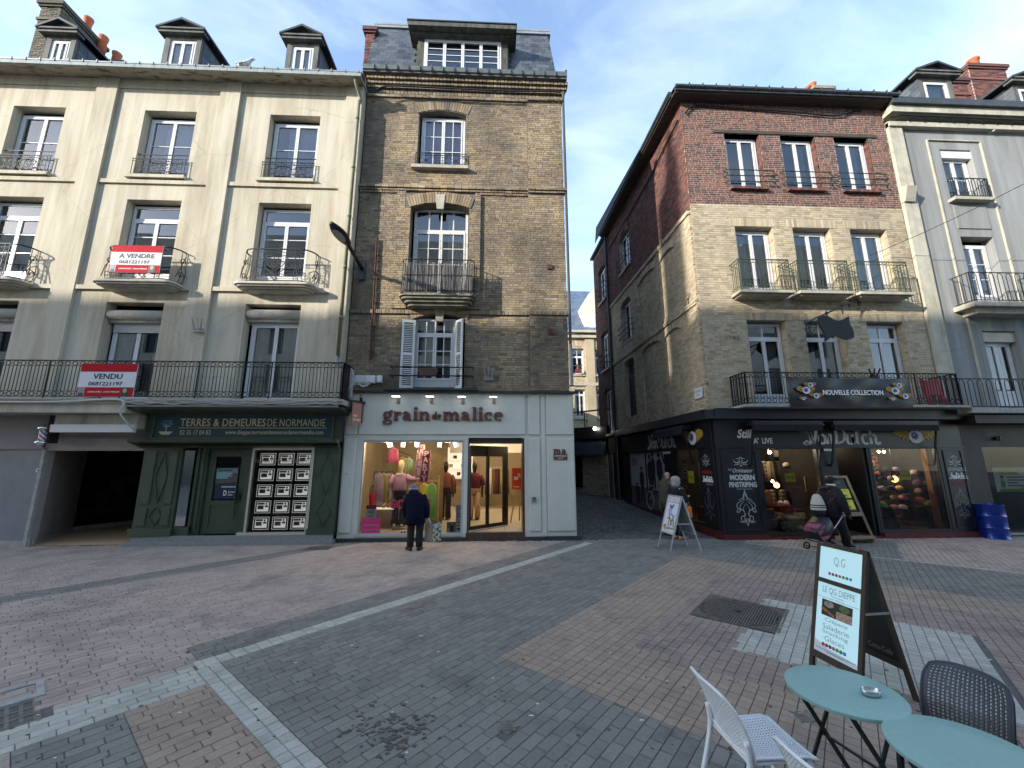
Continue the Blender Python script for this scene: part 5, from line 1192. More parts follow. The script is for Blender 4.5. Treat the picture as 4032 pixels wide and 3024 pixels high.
mb = MB(); mb.box(-4.02,2.24,YS-.14,YS+.3,3.862,3.91); mb.box(-3.0,-.45,YS-.22,YS-.0,3.912,3.96); mb.build('coping',ZINCD,S)
DGR = mat('dark_granite_plinth',(.045,.047,.048),.6,.3,20)
mb = MB(); mb.box(-4.02,-.72,YS-.03,YS+.2,0,.092); mb.box(.82,1.38,YS-.05,YS+.2,0,.09); mb.box(1.40,2.29,YS-.08,YS+.45,0,.10); mb.build('plinth',DGR,S)
mb = MB(); mb.box(-.72,.82,YS-.02,YS+.12,0,.20); mb.build('threshold',mat('brown_marble',(.085,.055,.045),.35,.5,6),S)
f = MB(); f.box(-3.50,-3.46,YS+.02,YS+.10,.17,2.57); f.box(-.86,-.80,YS+.0,YS+.10,.17,2.57); f.box(-3.46,-.86,YS+.02,YS+.1,2.52,2.57); f.box(-3.55,-.80,YS-.03,YS+.1,.13,.20); f = f.build('display_window',mat('aluminium_frame',(.42,.44,.45),.4),S)
mb = MB(); mb.quad((-3.46,YS+.06,.2),(-.86,YS+.06,.2),(-.86,YS+.06,2.52),(-3.46,YS+.06,2.52)); mb.build('pane',SGLASS,f)
# doorway: brown reveals, black-framed glass doors set back at an angle
mb = MB(); mb.box(.76,.815,YS+.02,YS+.55,.2,2.63); mb.build('reveal',mat('bronze_panel',(.09,.04,.022),.3),S)
mb = MB(); mb.box(-.70,.76,YS+.1,YS+.55,2.50,2.64); mb.box(-.70,-.66,YS+.02,YS+.4,.2,2.5); mb.build('door_head',mat('dark_bronze',(.06,.055,.05),.5),S)
dA,dB = np.array((-.66,YS+.35,0)),np.array((.42,YS+1.35,0)); d = dB-dA; L_ = np.linalg.norm(d); d /= L_; DM = xf(dA,d,(-d[1],d[0],0))
f = MB(DM); f.box(0,.05,0,.06,.2,2.45); f.box(L_-.18,L_,0,.06,.2,2.45); f.box(L_*.46-.04,L_*.46+.04,-.01,.06,.2,2.45); f.box(.05,L_-.18,0,.06,2.15,2.45); f.box(.05,L_-.18,0,.06,.2,.29); f = f.build('door',BLACKP,S)
for a,b in ((.05,L_*.46-.04),(L_*.46+.04,L_-.18)): mb = MB(DM); mb.quad((a,.03,.29),(b,.03,.29),(b,.03,2.15),(a,.03,2.15)); mb.build('pane',SGLASS,f)
mb = MB()
for k in range(11): mb.add([(-.62+k*.09,YS+.20+k*.083,.2015),(-.5+k*.09,YS+.20+k*.083,.2015),(-.43+k*.09,YS+.29+k*.083,.2015),(-.55+k*.09,YS+.29+k*.083,.2015)],[(0,1,2,3)])
mb.build('door_mat',mat('grey_mat',(.10,.09,.08),.95),S)
# lettering: fat-face lower case with a dark edge, raised off the panel
def ell(cx,cy,rx,ry,a0=0,a1=360,n=22): return [(cx+rx*math.cos(R(a0+(a1-a0)*i/n)),cy+ry*math.sin(R(a0+(a1-a0)*i/n))) for i in range(n+1)]
TH = .34; tn = .10
def stem(x,y0,y1,w=TH): return ([(x,y0),(x,y1)],w,1.)
def ser(x0,x1,y): return ([(x0,y),(x1,y)],.075,1.)
GLY = {
 'g': (1.08,[(ell(.44,.64,.30,.34),.30,.25),(cr([(.52,.33),(.22,.26),(.20,.12),(.55,.06),(.86,-.06),(.84,-.30),(.46,-.40),(.10,-.30),(.12,-.08),(.40,.02)],5),.19,.6),(cr([(.66,.90),(.80,1.08),(.94,1.10)],4),.12,1.)],[(.93,1.05,.10)]),
 'r': (.86,[stem(.24,0,1.0),ser(.0,.52,.035),ser(.0,.2,.965),(cr([(.36,.62),(.50,.88),(.68,.94)],4),.12,1.)],[(.70,.82,.15)]),
 'a': (1.12,[(cr([(.20,.76),(.24,.93),(.46,.97),(.66,.86),(.70,.68)],5),.13,.8),stem(.70,.12,.72),(cr([(.62,.56),(.30,.48),(.20,.26),(.34,.06),(.62,.16)],6),.26,.3),(cr([(.78,.12),(.90,.03),(1.02,.07)],4),.13,1.)],[(.23,.75,.12)]),
 'i': (.60,[stem(.30,0,1.0),ser(.04,.58,.035),ser(.04,.26,.965)],[(.29,1.36,.19)]),
 'n': (1.26,[stem(.26,0,1.0),ser(.02,.54,.035),ser(.02,.24,.965),(cr([(.40,.68),(.58,.90),(.80,.93),(.94,.78),(.96,.60)],5),.17,.9),stem(.96,0,.70),ser(.72,1.24,.035)],[]),
 'd': (1.16,[(ell(.42,.48,.30,.46),.30,.22),stem(.86,.02,1.5),ser(.62,.84,1.47),ser(.84,1.10,.035)],[]),
 'e': (1.0,[(ell(.48,.49,.34,.45,8,318),.32,.25),([(.22,.54),(.82,.54)],.09,1.)],[]),
 'm': (1.86,[stem(.26,0,1.0),ser(.02,.52,.035),ser(.02,.24,.965),(cr([(.40,.68),(.56,.90),(.74,.93),(.88,.78),(.90,.6)],5),.17,.9),stem(.90,0,.70),ser(.68,1.14,.035),(cr([(1.04,.68),(1.2,.90),(1.38,.93),(1.52,.78),(1.54,.6)],5),.17,.9),stem(1.54,0,.70),ser(1.32,1.80,.035)],[]),
 'l': (.60,[stem(.30,0,1.55),ser(.04,.58,.035),ser(.04,.26,1.51)],[]),
 'c': (.98,[(ell(.48,.49,.34,.45,42,318),.32,.25)],[(.72,.76,.15)])}
EDGE = mat('letter_edge',(.34,.33,.32),.5)
ls = thing('fascia_lettering','raised rust brown lower case lettering across the pale grey fascia','lettering',(-1.4,YS-.05,3.2))
def word(s_,x0,x1,z,xh):
    tot = sum(GLY[c][0] for c in s_)+.08*(len(s_)-1); sc = (x1-x0)/tot; ty = xh/sc; x = x0
    for ch in s_:
        wd_,st,dots = GLY[ch]
        mb = MB(); ed = MB()
        for (pts,wv,th) in st:
            mb.strokes(pts,wv,YS-.085,.045,th,0,(x,z),sc,0,ty); ed.strokes(pts,wv+.10,YS-.066,.02,th,0,(x,z),sc,0,ty)
        for (px,py,r_) in dots: mb.disc(x+px*sc,z+py*sc*ty,r_*sc,r_*sc*ty,YS-.0855,YS-.04,14); ed.disc(x+px*sc,z+py*sc*ty,(r_+.05)*sc,(r_+.05)*sc*ty,YS-.0665,YS-.045,14)
        o = mb.build('letter',RUST,ls); ed.build('letter_rim',EDGE,o)
        x += (wd_+.08)*sc
word('grain',-2.98,-1.73,3.10,.235); word('de',-1.68,-1.43,3.135,.135); word('malice',-1.39,.24,3.10,.235)
LAMPG = mat('lit_lamp_strip',(.9,.9,.9),.3,emit=(1,.97,.9,1.3))
for i,x in enumerate((-2.62,-1.72,-.87,-.02)):
    t = thing('fascia_lamp','small lit grey bracket lamp on the pale fascia, ' + ('nearest the hanging sign','above the end of the first word','above the middle of the last word','nearest the narrow end panels')[i],'lamp',(x,YS-.1,3.72),0,'lamps along the boutique fascia')
    mb = MB(); mb.box(x-.03,x+.05,YS-.09,YS-.036,3.58,3.72); mb.bar((x+.01,YS-.06,3.72),(x-.02,YS-.2,3.74),.03,.03); mb.build('bracket',mat('lamp_bronze',(.14,.12,.10),.5),t)
    mb = MB(); mb.box(x-.12,x+.09,YS-.27,YS-.17,3.735,3.765); mb.build('head',ZINCD,t); mb = MB(); mb.box(x-.115,x+.085,YS-.275,YS-.18,3.715,3.733); mb.build('light_strip',LAMPG,t)
t = thing('hanging_sign','salmon projecting shop sign in a black frame at the corner of the boutique','sign',(-3.75,YS-.2,3.3))
MSG = xf((-3.72,YS-.62,0),(.5,.866,0),(-.866,.5,0)); SAL = mat('salmon_sign',(.42,.17,.12),.5)
f = MB(); f.box(-3.62,-3.57,YS-.10,YS-.03,3.12,3.70); f.build('wall_bracket',BLACKP,t)
q = WY(762,866,YS-.45); q2 = WY(783,866,YS-.15); sx0,sy0,sx1,sy1 = q[0],YS-.45,q2[0],YS-.15; zt,zb = q[1],WY(762,916,YS-.45)[1]
d = np.array((sx1-sx0,sy1-sy0,0)); L_ = np.linalg.norm(d); d /= L_; MSG = xf((sx0,sy0,0),d,(-d[1],d[0],0))
mb = MB(MSG); mb.box(0,L_,0,.04,zb,zt-.03); mb.build('board',SAL,t); mb = MB(MSG); mb.box(-.02,L_+.1,-.01,.05,zt-.03,zt+.03); mb.box(-.02,0,-.01,.05,zb,zt-.03); mb.box(L_,L_+.03,-.01,.05,zb+.05,zt-.03); mb.build('frame',BLACKP,t)
txt(t,'lettering','grain\nde malice',(.05,L_-.03,zb+.10,zb+.27),-.006,WHITET,M=MSG,ext=.003,bold=.02)
t = thing('boutique_plaque','rust brown cut-out boutique plaque on the narrow end panel','plaque',(1.78,YS-.04,2.2))
mb = MB(); mb.box(1.60,1.97,YS-.06,YS-.036,2.05,2.20); mb.build('plate',RUST,t)
mb = MB(); 
for ch,x in (('m',1.605),('a',1.81)):
    wd_,st,dots = GLY[ch]; sc = (.19 if ch == 'm' else .155)/wd_
    for (pts,wv,th) in st: mb.strokes(pts,wv,YS-.06,.024,th,0,(x,2.20),sc,0,.135/sc)
mb.build('lettering',RUST,t)
txt(t,'lettering','BOUTIQUE',(1.63,1.945,2.125,2.175),YS-.064,WHITET,ext=.003,bold=.02); txt(t,'lettering','DIEPPE',(1.71,1.86,2.075,2.105),YS-.064,WHITET,ext=.003)
t = thing('door_intercom','small steel intercom box beside the boutique doorway','intercom',(1.07,YS-.04,1.03)); mb = MB(); mb.box(1.01,1.11,YS-.08,YS-.036,.95,1.09); mb.build('box',CHROME,t); mb = MB(); mb.disc(1.06,1.04,.022,.022,YS-.086,YS-.081,12); mb.build('button',BLACKP,t)
t = thing('bell_plate','small pale keyhole plate on the boutique end panel','plate',(-3.85,YS-.04,1.68)); mb = MB(); mb.box(-3.89,-3.80,YS-.045,YS-.036,1.62,1.74); mb.build('plate',GREYSF,t); mb = MB(); mb.disc(-3.845,1.69,.012,.02,YS-.05,YS-.0455,8); mb.build('keyhole',INK,t)
IW = mat('warm_shop_wall',(.30,.24,.16),.9,.08,2); IF = mat('cream_floor_tile',(.52,.46,.36),.35,.1,2); ICL = mat('shop_ceiling',(.55,.52,.47),.9)
I = thing('shop_interior','warm lit boutique sales room behind the glass','room',(-1,14,0))
mb = MB(); mb.box(-3.98,2.1,17.4,17.5,.1,2.8); mb.box(-4.0,-3.9,YS+.12,17.5,.1,2.8); mb.box(2.05,2.15,YS+.6,17.5,.1,2.8); mb.box(-3.7,-1.6,14.2,14.25,.1,2.8); mb.build('wall',IW,I)
mb = MB(); mb.box(-3.98,2.1,YS+.12,17.5,2.72,2.8); mb.box(-1.5,2.05,13.9,14.2,2.3,2.72); mb.build('ceiling',ICL,I)
for i in range(10):
    for k in range(10):
        x,y = -3.9+i*.6,YS+.13+k*.63
        if y > 17: continue
        mb = MB(); mb.box(x+.003,x+.597,y+.003,y+.627,.14,.198+rnd.uniform(0,.001)); mb.build('floor_tile',IF,I)
mb = MB(); mb.box(-3.98,2.1,YS+.11,17.5,.10,.19); mb.build('floor',mat('grout',(.2,.17,.13),.9),I)
mb = MB(); mb.box(-3.9,-3.55,YS+.12,YS+.5,.2,2.7); mb.build('white_column',IW,I)
for i,(x,y,wtt) in enumerate(((-3.0,11.35,6),(-2.2,11.3,7),(-1.3,11.35,6),(-2.4,12.6,6),(-.2,13.2,10),(1.2,12.8,10),(-1.0,15.6,16),(1.0,15.6,12))):
    ld = bpy.data.lights.new('shop_spot','POINT'); ld.energy = wtt; ld.color = (1,.80,.52); ld.shadow_soft_size = .12; lo = bpy.data.objects.new('shop_spot',ld); C.objects.link(lo); lo.location = (x,y,2.55)
SPOTW = mat('white_track_spot',(.7,.7,.68),.4,emit=(1,.9,.75,.15))
for i,x in enumerate((-2.9,-2.52,-2.13,-1.52,-1.08)):
    t = thing('track_spot','white track spotlight inside the top of the boutique window, ' + ('beside the pink garments','second along','before the tall pink sign','after the tall pink sign','last along')[i],'spotlight',(x,YS+.4,2.6),0,'white spots inside the boutique window'); mb = MB(); mb.bar((x,YS+.4,2.56),(x+(.05 if i in (0,4) else 0),YS+.36,2.40),.10,.10); mb.build('head',SPOTW,t); mb = MB(); mb.box(x-.12,x+.12,YS+.38,YS+.42,2.58,2.62); mb.build('mount',SPOTW,t)
# mannequins
MQ = mat('cream_mannequin',(.62,.50,.33),.35); MQD = mat('dark_mannequin',(.03,.022,.02),.4)
def body_loft(rings,n=14):
    return [[(cx+rx*math.cos(q),cy+ry*math.sin(q),z) for q in [6.283*j/n for j in range(n)]] for (cx,cy,z,rx,ry) in rings]
def mannequin(x,y,z,label,mq,top,bot,long_top=False,collar=None,arm=True,flare=1.):
    t = thing('mannequin',label,'mannequin',(x,y,z)); h = 1.86/1.8
    b = MB(); b.loft(body_loft([(x,y,z+1.42,.05,.05),(x,y,z+1.50,.048,.048),(x,y,z+1.56,.07,.08),(x,y,z+1.63,.085,.10),(x,y,z+1.72,.085,.10),(x,y,z+1.79,.06,.07),(x,y,z+1.82,.02,.02)]))
    for s_ in (-1,1): b.tube([(x+s_*.10,y,z+.12),(x+s_*.10,y-.10,z+.03)],[.04,.045],8)
    for s_ in (-1,1):
        if s_ == 1 and arm: b.tube([(x+.18,y,z+1.38),(x+.33,y-.02,z+1.28),(x+.55,y-.08,z+1.30)],[.05,.045,.035],8); b.tube([(x+.55,y-.08,z+1.30),(x+.66,y-.1,z+1.30)],[.035,.02],6)
        else: b.tube([(x+s_*.20,y,z+1.36),(x+s_*.25,y+.02,z+1.08),(x+s_*.25,y-.04,z+.84),(x+s_*.25,y-.05,z+.70)],[.05,.045,.035,.02],8)
    b.build('body',mq,t,True)
    c_ = MB(); c_.loft(body_loft([(x,y,z+.98,.185,.13),(x,y,z+1.04,.20,.14),(x,y,z+1.2,.19,.135),(x,y,z+1.34,.215,.13),(x,y,z+1.42,.16,.09),(x,y,z+1.46,.07,.07)]))
    for s_ in (-1,1):
        if s_ == 1 and arm: c_.tube([(x+.15,y,z+1.36),(x+.30,y-.01,z+1.28),(x+.47,y-.05,z+1.28)],[.09,.085,.075],10)
        else: c_.tube([(x+s_*.17,y,z+1.37),(x+s_*.25,y+.02,z+1.20),(x+s_*.27,y,z+(.80 if long_top else 1.06))],[.085,.085,.08],10)
    c_.build('top',top,t,True)
    if collar: k = MB(); k.prism([(x-.10,z+1.47),(x,z+1.36),(x+.10,z+1.47),(x,z+1.44)],y-.135,y-.10); k.build('collar',collar,t)
    p = MB(); p.loft(body_loft([(x,y,z+.80,.185,.13),(x,y,z+.98,.165,.115),(x,y,z+1.02,.15,.11)]))
    for s_ in (-1,1): p.loft(body_loft([(x+s_*.105,y,z+.05,.085*flare,.085),(x+s_*.10,y,z+.45,.085,.085),(x+s_*.095,y,z+.85,.095,.11)]))
    p.build('trousers',bot,t,True)
    q = MB(); q.lathe([(.18,0),(.18,.015),(.02,.02)],(x,y,z),16); q.build('stand',CHROME,t); return t
LIL = mat('lilac_knit',(.55,.30,.42),.95,.12,40,bump=.4,bscale=120); DEN = mat('black_denim',(.02,.022,.028),.8)
mannequin(-2.62,11.75,.24,'cream mannequin in lilac short sleeved knit and black flared trousers in the lit window',MQ,LIL,DEN,collar=mat('white_collar',(.75,.72,.66),.8),flare=1.3)
mannequin(-1.55,13.4,.2,'dark mannequin in brick orange blouse and long black skirt deeper in the boutique',MQD,mat('brick_blouse',(.22,.07,.045),.8),mat('black_brown_cloth',(.02,.014,.012),.9),True,arm=False)
t = mannequin(-.62,13.3,.2,'headless style mannequin in maroon cape and beige trousers seen through the door glass',MQD,mat('maroon_cape',(.10,.012,.022),.85),mat('beige_trousers',(.42,.28,.17),.85),arm=False)
# tall cut-out sign
t = thing('promotion_sign','tall pink and white cut-out sign held by the window mannequin','sign',(-1.95,11.4,1.6)); CP = mat('cut_out_pink',(.90,.70,.72),.6)
q = lambda px,py: WY((1500+px*.2833)/1.8228,(1750+py*.2833)/1.8228,11.4)
mb = MB(); out = [(520,0),(610,0),(612,80),(640,75),(692,85),(690,160),(672,240),(690,250),(688,330),(665,420),(640,500),(590,515),(565,470),(475,465),(470,430),(480,340),(490,210),(505,110),(512,60)]
mb.prism([q(*p) for p in out],11.39,11.42); mb.build('board',CP,t)
def dots(ch,x,z,s_,y):
    pat = {'P': ['111','101','111','100','100'],'U': ['101','101','101','101','111'],'L': ['100','100','100','100','111']}[ch]; mb = MB()
    for r_ in range(5):
        for c_ in range(3):
            if pat[r_][c_] == '1': mb.disc(x+c_*s_,z-r_*s_,s_*.45,s_*.45,y,y+.004,10)
    mb.build('dotted_letter',CRIM,t); mb = MB()
    for r_ in range(5):
        for c_ in range(3):
            if pat[r_][c_] == '1': mb.disc(x+c_*s_,z-r_*s_,s_*.18,s_*.18,y-.003,y-.0005,8)
    mb.build('dot_centre',CP,t)
for k,ch in enumerate('PULL'):
    x,z = q((535,515,503,492)[k],(8,122,220,350)[k]); dots(ch,x,z,.044,11.383)
for k,ch in enumerate('PARTY'):
    xa,za = q((606,588,582,570,560)[k],(90,175,265,345,430)[k]); xb,zb = q((668,658,650,645,640)[k],(165,252,340,415,505)[k])
    mb = MB(); mb.box(xa-.03,xb+.03,11.384,11.388,zb-.03,za+.03); mb.build('letter_ground',CRIM,t); txt(t,'letter',ch,(xa,xb,zb,za),11.379,WHITET,ext=.0035,bold=.04)
# window vinyl and cards on the glass
vy = YS+.05
def vin(par,s_,l,tp,r_,b,m,ext=.002,bold=.0):
    x0,z1 = WY((1500+l*.2833)/1.8228,(1750+tp*.2833)/1.8228,vy); x1,z0 = WY((1500+r_*.2833)/1.8228,(1750+b*.2833)/1.8228,vy); return txt(par,'window_lettering',s_,(x0,x1,z0,z1),vy,m,ext=ext,bold=bold)
t = thing('sale_lettering','large crimson SOLDES lettering stuck on the boutique glass','lettering',(-2.2,vy,.9)); vin(t,'SOLDES',140,765,690,890,CRIM,bold=.03)
t = thing('web_lettering','small dark web address low on the boutique glass','lettering',(-2.3,vy,.3)); vin(t,'graindemalice.fr',150,1160,560,1195,INK)
mb = MB()
for k in range(3): x,z = WY((1500+(288+40*k)*.2833)/1.8228,(1750+1220*.2833)/1.8228,vy); mb.disc(x,z,.028,.028,vy,vy+.002,12)
mb.build('round_icon',INK,t)
def card(name,label,l,tp,r_,b,m,lines,cat='poster',y=vy+.03):
    x0,z1 = WY((1300+l*.4747)/1.8228,(1500+tp*.4747)/1.8228,y); x1,z0 = WY((1300+r_*.4747)/1.8228,(1500+b*.4747)/1.8228,y)
    t = thing(name,label,cat,((x0+x1)/2,y,z0)); mb = MB(); mb.box(x0,x1,y,y+.012,z0,z1); mb.build('sheet',m,t)
    for (s_,fx0,fx1,fz0,fz1,mt) in lines:
        rc = (x0+(x1-x0)*fx0,x0+(x1-x0)*fx1,z0+(z1-z0)*fz0,z0+(z1-z0)*fz1)
        if s_: txt(t,'lettering',s_,rc,y-.004,mt,ext=.003,bold=.015)
        else: mb = MB(); mb.box(rc[0],rc[1],y-.004,y-.0005,rc[2],rc[3]); mb.build('print_block',mt,t)
    return t
card('pink_poster','bright pink last markdown poster at the foot of the boutique window',265,1140,410,1278,PINK,[('DERNIÈRE',.1,.9,.55,.72,WHITET),('DÉMARQUE',.05,.95,.25,.42,WHITET)])
card('sale_card','white sale notice with red heading standing above the pink poster',302,1030,378,1138,WHITES,[(None,0,1,.72,1,REDS),('SOLDES',.12,.88,.78,.92,WHITET),(None,.2,.8,.52,.56,GREYT),(None,.15,.85,.42,.46,GREYT),('grain de\nmalice',.3,.7,.1,.25,INK)])
card('size_strip','narrow pale size guide strip on the glass edge',1043,1028,1097,1258,WHITES,[('36\n50',.4,.9,.82,.97,INK),('XS\nXXL',.2,.8,.55,.70,INK),(None,.1,.9,.36,.39,GREYT),(None,.2,.8,.24,.27,GREYT),(None,.2,.8,.1,.16,INK)],cat='sign')
card('fashion_photo','small grey fashion photograph card beside the size guide strip',967,1170,1040,1258,mat('photo_grey',(.28,.27,.25),.6,.5,18),[(None,.1,.35,.15,.42,WHITES),(None,.4,.75,.1,.7,INK),(None,.48,.66,.7,.85,SKIN)])
card('easel_poster','red poster leaning on a wooden easel inside the boutique door',1508,722,1592,900,mat('easel_red',(.55,.06,.02),.6),[(None,.2,.6,.45,.6,WHITES),('%',.55,.9,.55,.75,WHITET),(None,.15,.7,.1,.14,WHITES)],y=12.6)
t = thing('easel','light wooden easel carrying the red poster inside the boutique','easel',(.75,12.65,.2)); PINE = mat('pine_wood',(.42,.26,.12),.6,.25,8,stretch=(4,4,.5))
mb = MB(); mb.bar((.50,12.62,.2),(.78,12.7,1.7),.04,.03); mb.bar((1.05,12.62,.2),(.82,12.7,1.7),.04,.03); mb.bar((.8,13.1,.2),(.8,12.72,1.6),.04,.03); mb.bar((.45,12.6,1.02),(1.1,12.6,1.02),.05,.04); mb.build('legs',PINE,t)
# racks and clothes
GC = [mat('garment_'+n,c,.9,.2,10,bump=.2) for n,c in (('lilac',(.36,.26,.34)),('mustard',(.42,.27,.03)),('sage',(.20,.30,.19)),('lime',(.22,.45,.12)),('olive',(.32,.27,.08)),('pink',(.6,.12,.22)),('yellow',(.62,.55,.10)),('black',(.02,.02,.022)),('brown',(.16,.09,.05)),('white',(.6,.57,.5)),('maroon',(.12,.02,.03)))]
GN = ('lilac','mustard','sage green','lime green','olive','pink','yellow','black','brown','white','maroon')
def garment(x,y,zt,ln,wd_,ci,label,group):
    t = thing('hanging_garment',label,'garment',(x,y,zt),0,group); n = 16; R_ = []
    for k,f_ in enumerate((0,.06,.16,.5,1.)):
        ww = wd_*(.15,.42,.46,.5,.62)[k]; R_.append([(x+ww*math.cos(q)*(1+.10*math.sin(5*q+k)),y+.05*math.sin(q)*(1+.5*math.sin(7*q)),zt-ln*f_) for q in [6.283*j/n for j in range(n)]])
    mb = MB(); mb.loft(R_); mb.build('cloth',GC[ci],t,True); mb = MB(); mb.tube([(x-wd_*.35,y,zt-.04),(x,y,zt+.03),(x+wd_*.35,y,zt-.04)],.008,4); mb.tube([(x,y,zt+.03),(x+.02,y,zt+.08)],.005,4); mb.build('hanger',WHITES,t)
garment(-3.02,12.4,2.40,.42,.30,5,'pink top hanging high in the boutique window corner','clothes inside the boutique')
for k,(x,ci,z,ln) in enumerate(((-3.30,0,1.66,.85),(-3.18,4,1.66,.95),(-3.06,0,1.64,.75),(-2.98,8,1.64,.70))): garment(x,12.0+.05*k,z,ln,.30,ci,('lilac dress on the low rail by the window column','olive skirt on the low rail between lilac garments','lilac blouse on the low rail behind the mannequin','brown skirt on the low rail next to the mannequin')[k],'clothes inside the boutique')
garment(-2.85,12.9,2.12,.75,.34,1,'mustard coat hanging behind the lilac mannequin','clothes inside the boutique'); garment(-2.66,12.9,2.10,.5,.28,2,'sage green top hanging beside the mustard coat','clothes inside the boutique')
garment(-2.02,12.1,1.38,.5,.26,6,'yellow sleeveless top on the pine rail','clothes inside the boutique'); garment(-1.80,12.1,1.38,1.0,.30,3,'lime green sleeveless dress on the pine rail','clothes inside the boutique')
t = thing('pine_rail','pine clothes rail behind the customer in the boutique window','clothes rail',(-1.95,12.1,.2)); mb = MB(); mb.bar((-2.28,12.1,.2),(-2.28,12.1,1.62),.05,.04); mb.bar((-1.60,12.1,.2),(-1.60,12.1,1.62),.05,.04); mb.bar((-2.28,12.1,1.46),(-1.6,12.1,1.46),.04,.05); mb.build('frame',PINE,t)
t = thing('wire_rail','black clothes rail at the window column','clothes rail',(-3.1,12,.2)); mb = MB(); mb.tube([(-3.45,12.05,1.72),(-2.9,12.05,1.72)],.012,5); mb.tube([(-3.45,12.05,.2),(-3.45,12.05,1.72)],.012,5); mb.tube([(-3.2,12.4,2.44),(-2.6,12.9,2.2)],.012,5); mb.build('frame',IRON,t)
cols = (7,9,8,10,7,4,9,8,2,10,7,9,8,7,10,9)
for k in range(16):
    x,y = (-.25+.11*k,16.4) if k < 8 else (1.15+.02*(k-8),13.4+.16*(k-8)); garment(x,y,1.75 if k < 8 else 1.8,1.0,.16,cols[k],'%s garment on the %s rail, hanging %s from its start' % (GN[cols[k]],'far back' if k < 8 else 'side',('first','second','third','fourth','fifth','sixth','seventh','last')[k % 8]),'clothes on the deep boutique rails')
t = thing('shelf_unit','brightly lit white shelf with folded clothes at the back of the boutique','shelf',(-1.6,17.2,.2)); SHW = mat('shelf_white_glow',(.75,.72,.66),.6,emit=(1,.9,.7,.12))  # glow in the shelf material stands in for light on the shelves
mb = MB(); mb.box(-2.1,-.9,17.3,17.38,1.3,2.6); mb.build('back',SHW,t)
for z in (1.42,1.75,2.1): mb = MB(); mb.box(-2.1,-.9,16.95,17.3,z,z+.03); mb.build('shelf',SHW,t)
for k in range(7):
    x = -2.0+.16*k; z = (1.45,1.78,2.13)[k % 3]; tt = thing('folded_stack','small stack of folded %s clothes on the lit back shelf' % GN[(k*3+1) % 11],'folded clothes',(x,17.1,z),0,'folded clothes on the back shelf'); mb = MB()
    for q in range(3): mb.box(x,x+.13,17.0,17.25,z+.002+q*.045,z+.042+q*.045)
    mb.build('cloth',GC[(k*3+1) % 11],tt)
AMB = mat('amber_lamp_glass',(.9,.4,.1),.4,emit=(1,.45,.12,2.2))
for x,y,z,lb in ((-.75,15.2,2.32,'brown bell pendant lamp deep in the boutique'),(-.25,15.4,2.34,'glowing amber pendant lamp deep in the boutique')):
    t = thing('pendant_lamp',lb,'pendant lamp',(x,y,z)); mb = MB(); mb.lathe([(.03,.18),(.10,.14),(.17,.02),(.16,0)],(x,y,z),14); mb.build('shade',AMB if 'amber' in lb else RUST,t,True); mb = MB(); mb.tube([(x,y,z+.16),(x,y,2.72)],.008,4); mb.build('cord',BLACKP,t)
t = thing('fire_extinguisher','red fire extinguisher at the foot of the window column','fire extinguisher',(-3.38,11.7,.5)); mb = MB(); mb.lathe([(.06,0),(.07,.02),(.07,.38),(.04,.44),(.02,.46)],(-3.38,11.75,.72),12); mb.build('cylinder',REDS,t,True); mb = MB(); mb.tube(cr([(-3.38,11.75,1.2),(-3.34,11.72,1.36),(-3.42,11.72,1.3),(-3.44,11.7,1.0)],4),.014,5); mb.build('hose',BLACKP,t)
t = thing('cork_panel','curved brown pegboard panel behind the window mannequin','panel',(-2.1,12.7,.2)); mb = MB(); mb.prism([(-2.55,.2),(-1.55,.2),(-1.55,2.2),(-1.8,2.28),(-2.2,2.2),(-2.5,1.9)],12.75,12.79); mb.build('panel',mat('cork',(.24,.17,.09),.9,.3,12),t)
t = thing('shoe_pair','tan ankle shoes on a low white shelf in the boutique window','shoes',(-3.0,11.8,.75)); mb = MB()
for x in (-3.05,-2.92): mb.loft(body_loft([(x,11.8,.76,.05,.11),(x,11.8,.82,.05,.10),(x+.01,11.84,.88,.035,.05)],10))
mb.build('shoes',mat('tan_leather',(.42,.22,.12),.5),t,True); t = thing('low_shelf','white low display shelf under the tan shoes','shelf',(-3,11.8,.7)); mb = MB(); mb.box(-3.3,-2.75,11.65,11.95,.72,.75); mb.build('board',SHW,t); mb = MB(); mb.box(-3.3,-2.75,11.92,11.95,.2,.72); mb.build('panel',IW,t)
YV = 10.83
al_ = R(-1.33); ad = np.array((math.sin(al_),math.cos(al_),0)); nin = np.array((math.cos(al_),-math.sin(al_),0))
XA = xf((5.96,YV+.01,0),-ad,nin)                 # alley side: x runs towards the street, so depth along the alley is negative x
V_ = thing('corner_building','corner building of red brick over cream brick with a black shop at street level','building',(9,YV,0))
vx0,vx1 = 5.98,12.74; ZR = 9.77
wt = [(7.28,8.43),(9.12,10.28),(10.91,12.08)]; wm_ = [(7.28,8.46),(9.09,10.28),(10.92,12.08)]; wl = [(7.30,8.46),(9.03,10.20),(10.92,12.05)]
hv = [(a,b,10.34,12.30,.26) for a,b in wt]+[(a,b,6.88,9.02,.30) for a,b in wm_]+[(a,b,3.52,6.02,.32) for a,b in wl]
mb = MB(); mb.wall(vx0,vx1,3.3,ZR,YV,hv,.3); w0 = mb.build('lower_wall',CMORT,V_)
mb = MB(); mb.wall(vx0,vx1,ZR,13.5,YV,hv[:3],.26); mb.build('upper_wall',RMORT,V_)
aw = [(-6.30,-5.02,10.45,12.25),(-6.45,-5.15,7.15,9.05),(-6.38,-5.2,3.85,6.35)]
mb = MB(XA); mb.wall(-7.95,0,3.2,9.55,0,aw[1:],.22); mb.build('lower_wall',CMORT,V_)
mb = MB(XA); mb.wall(-7.95,0,9.55,13.5,0,aw[:1],.22); mb.build('upper_wall',RMORT,V_)
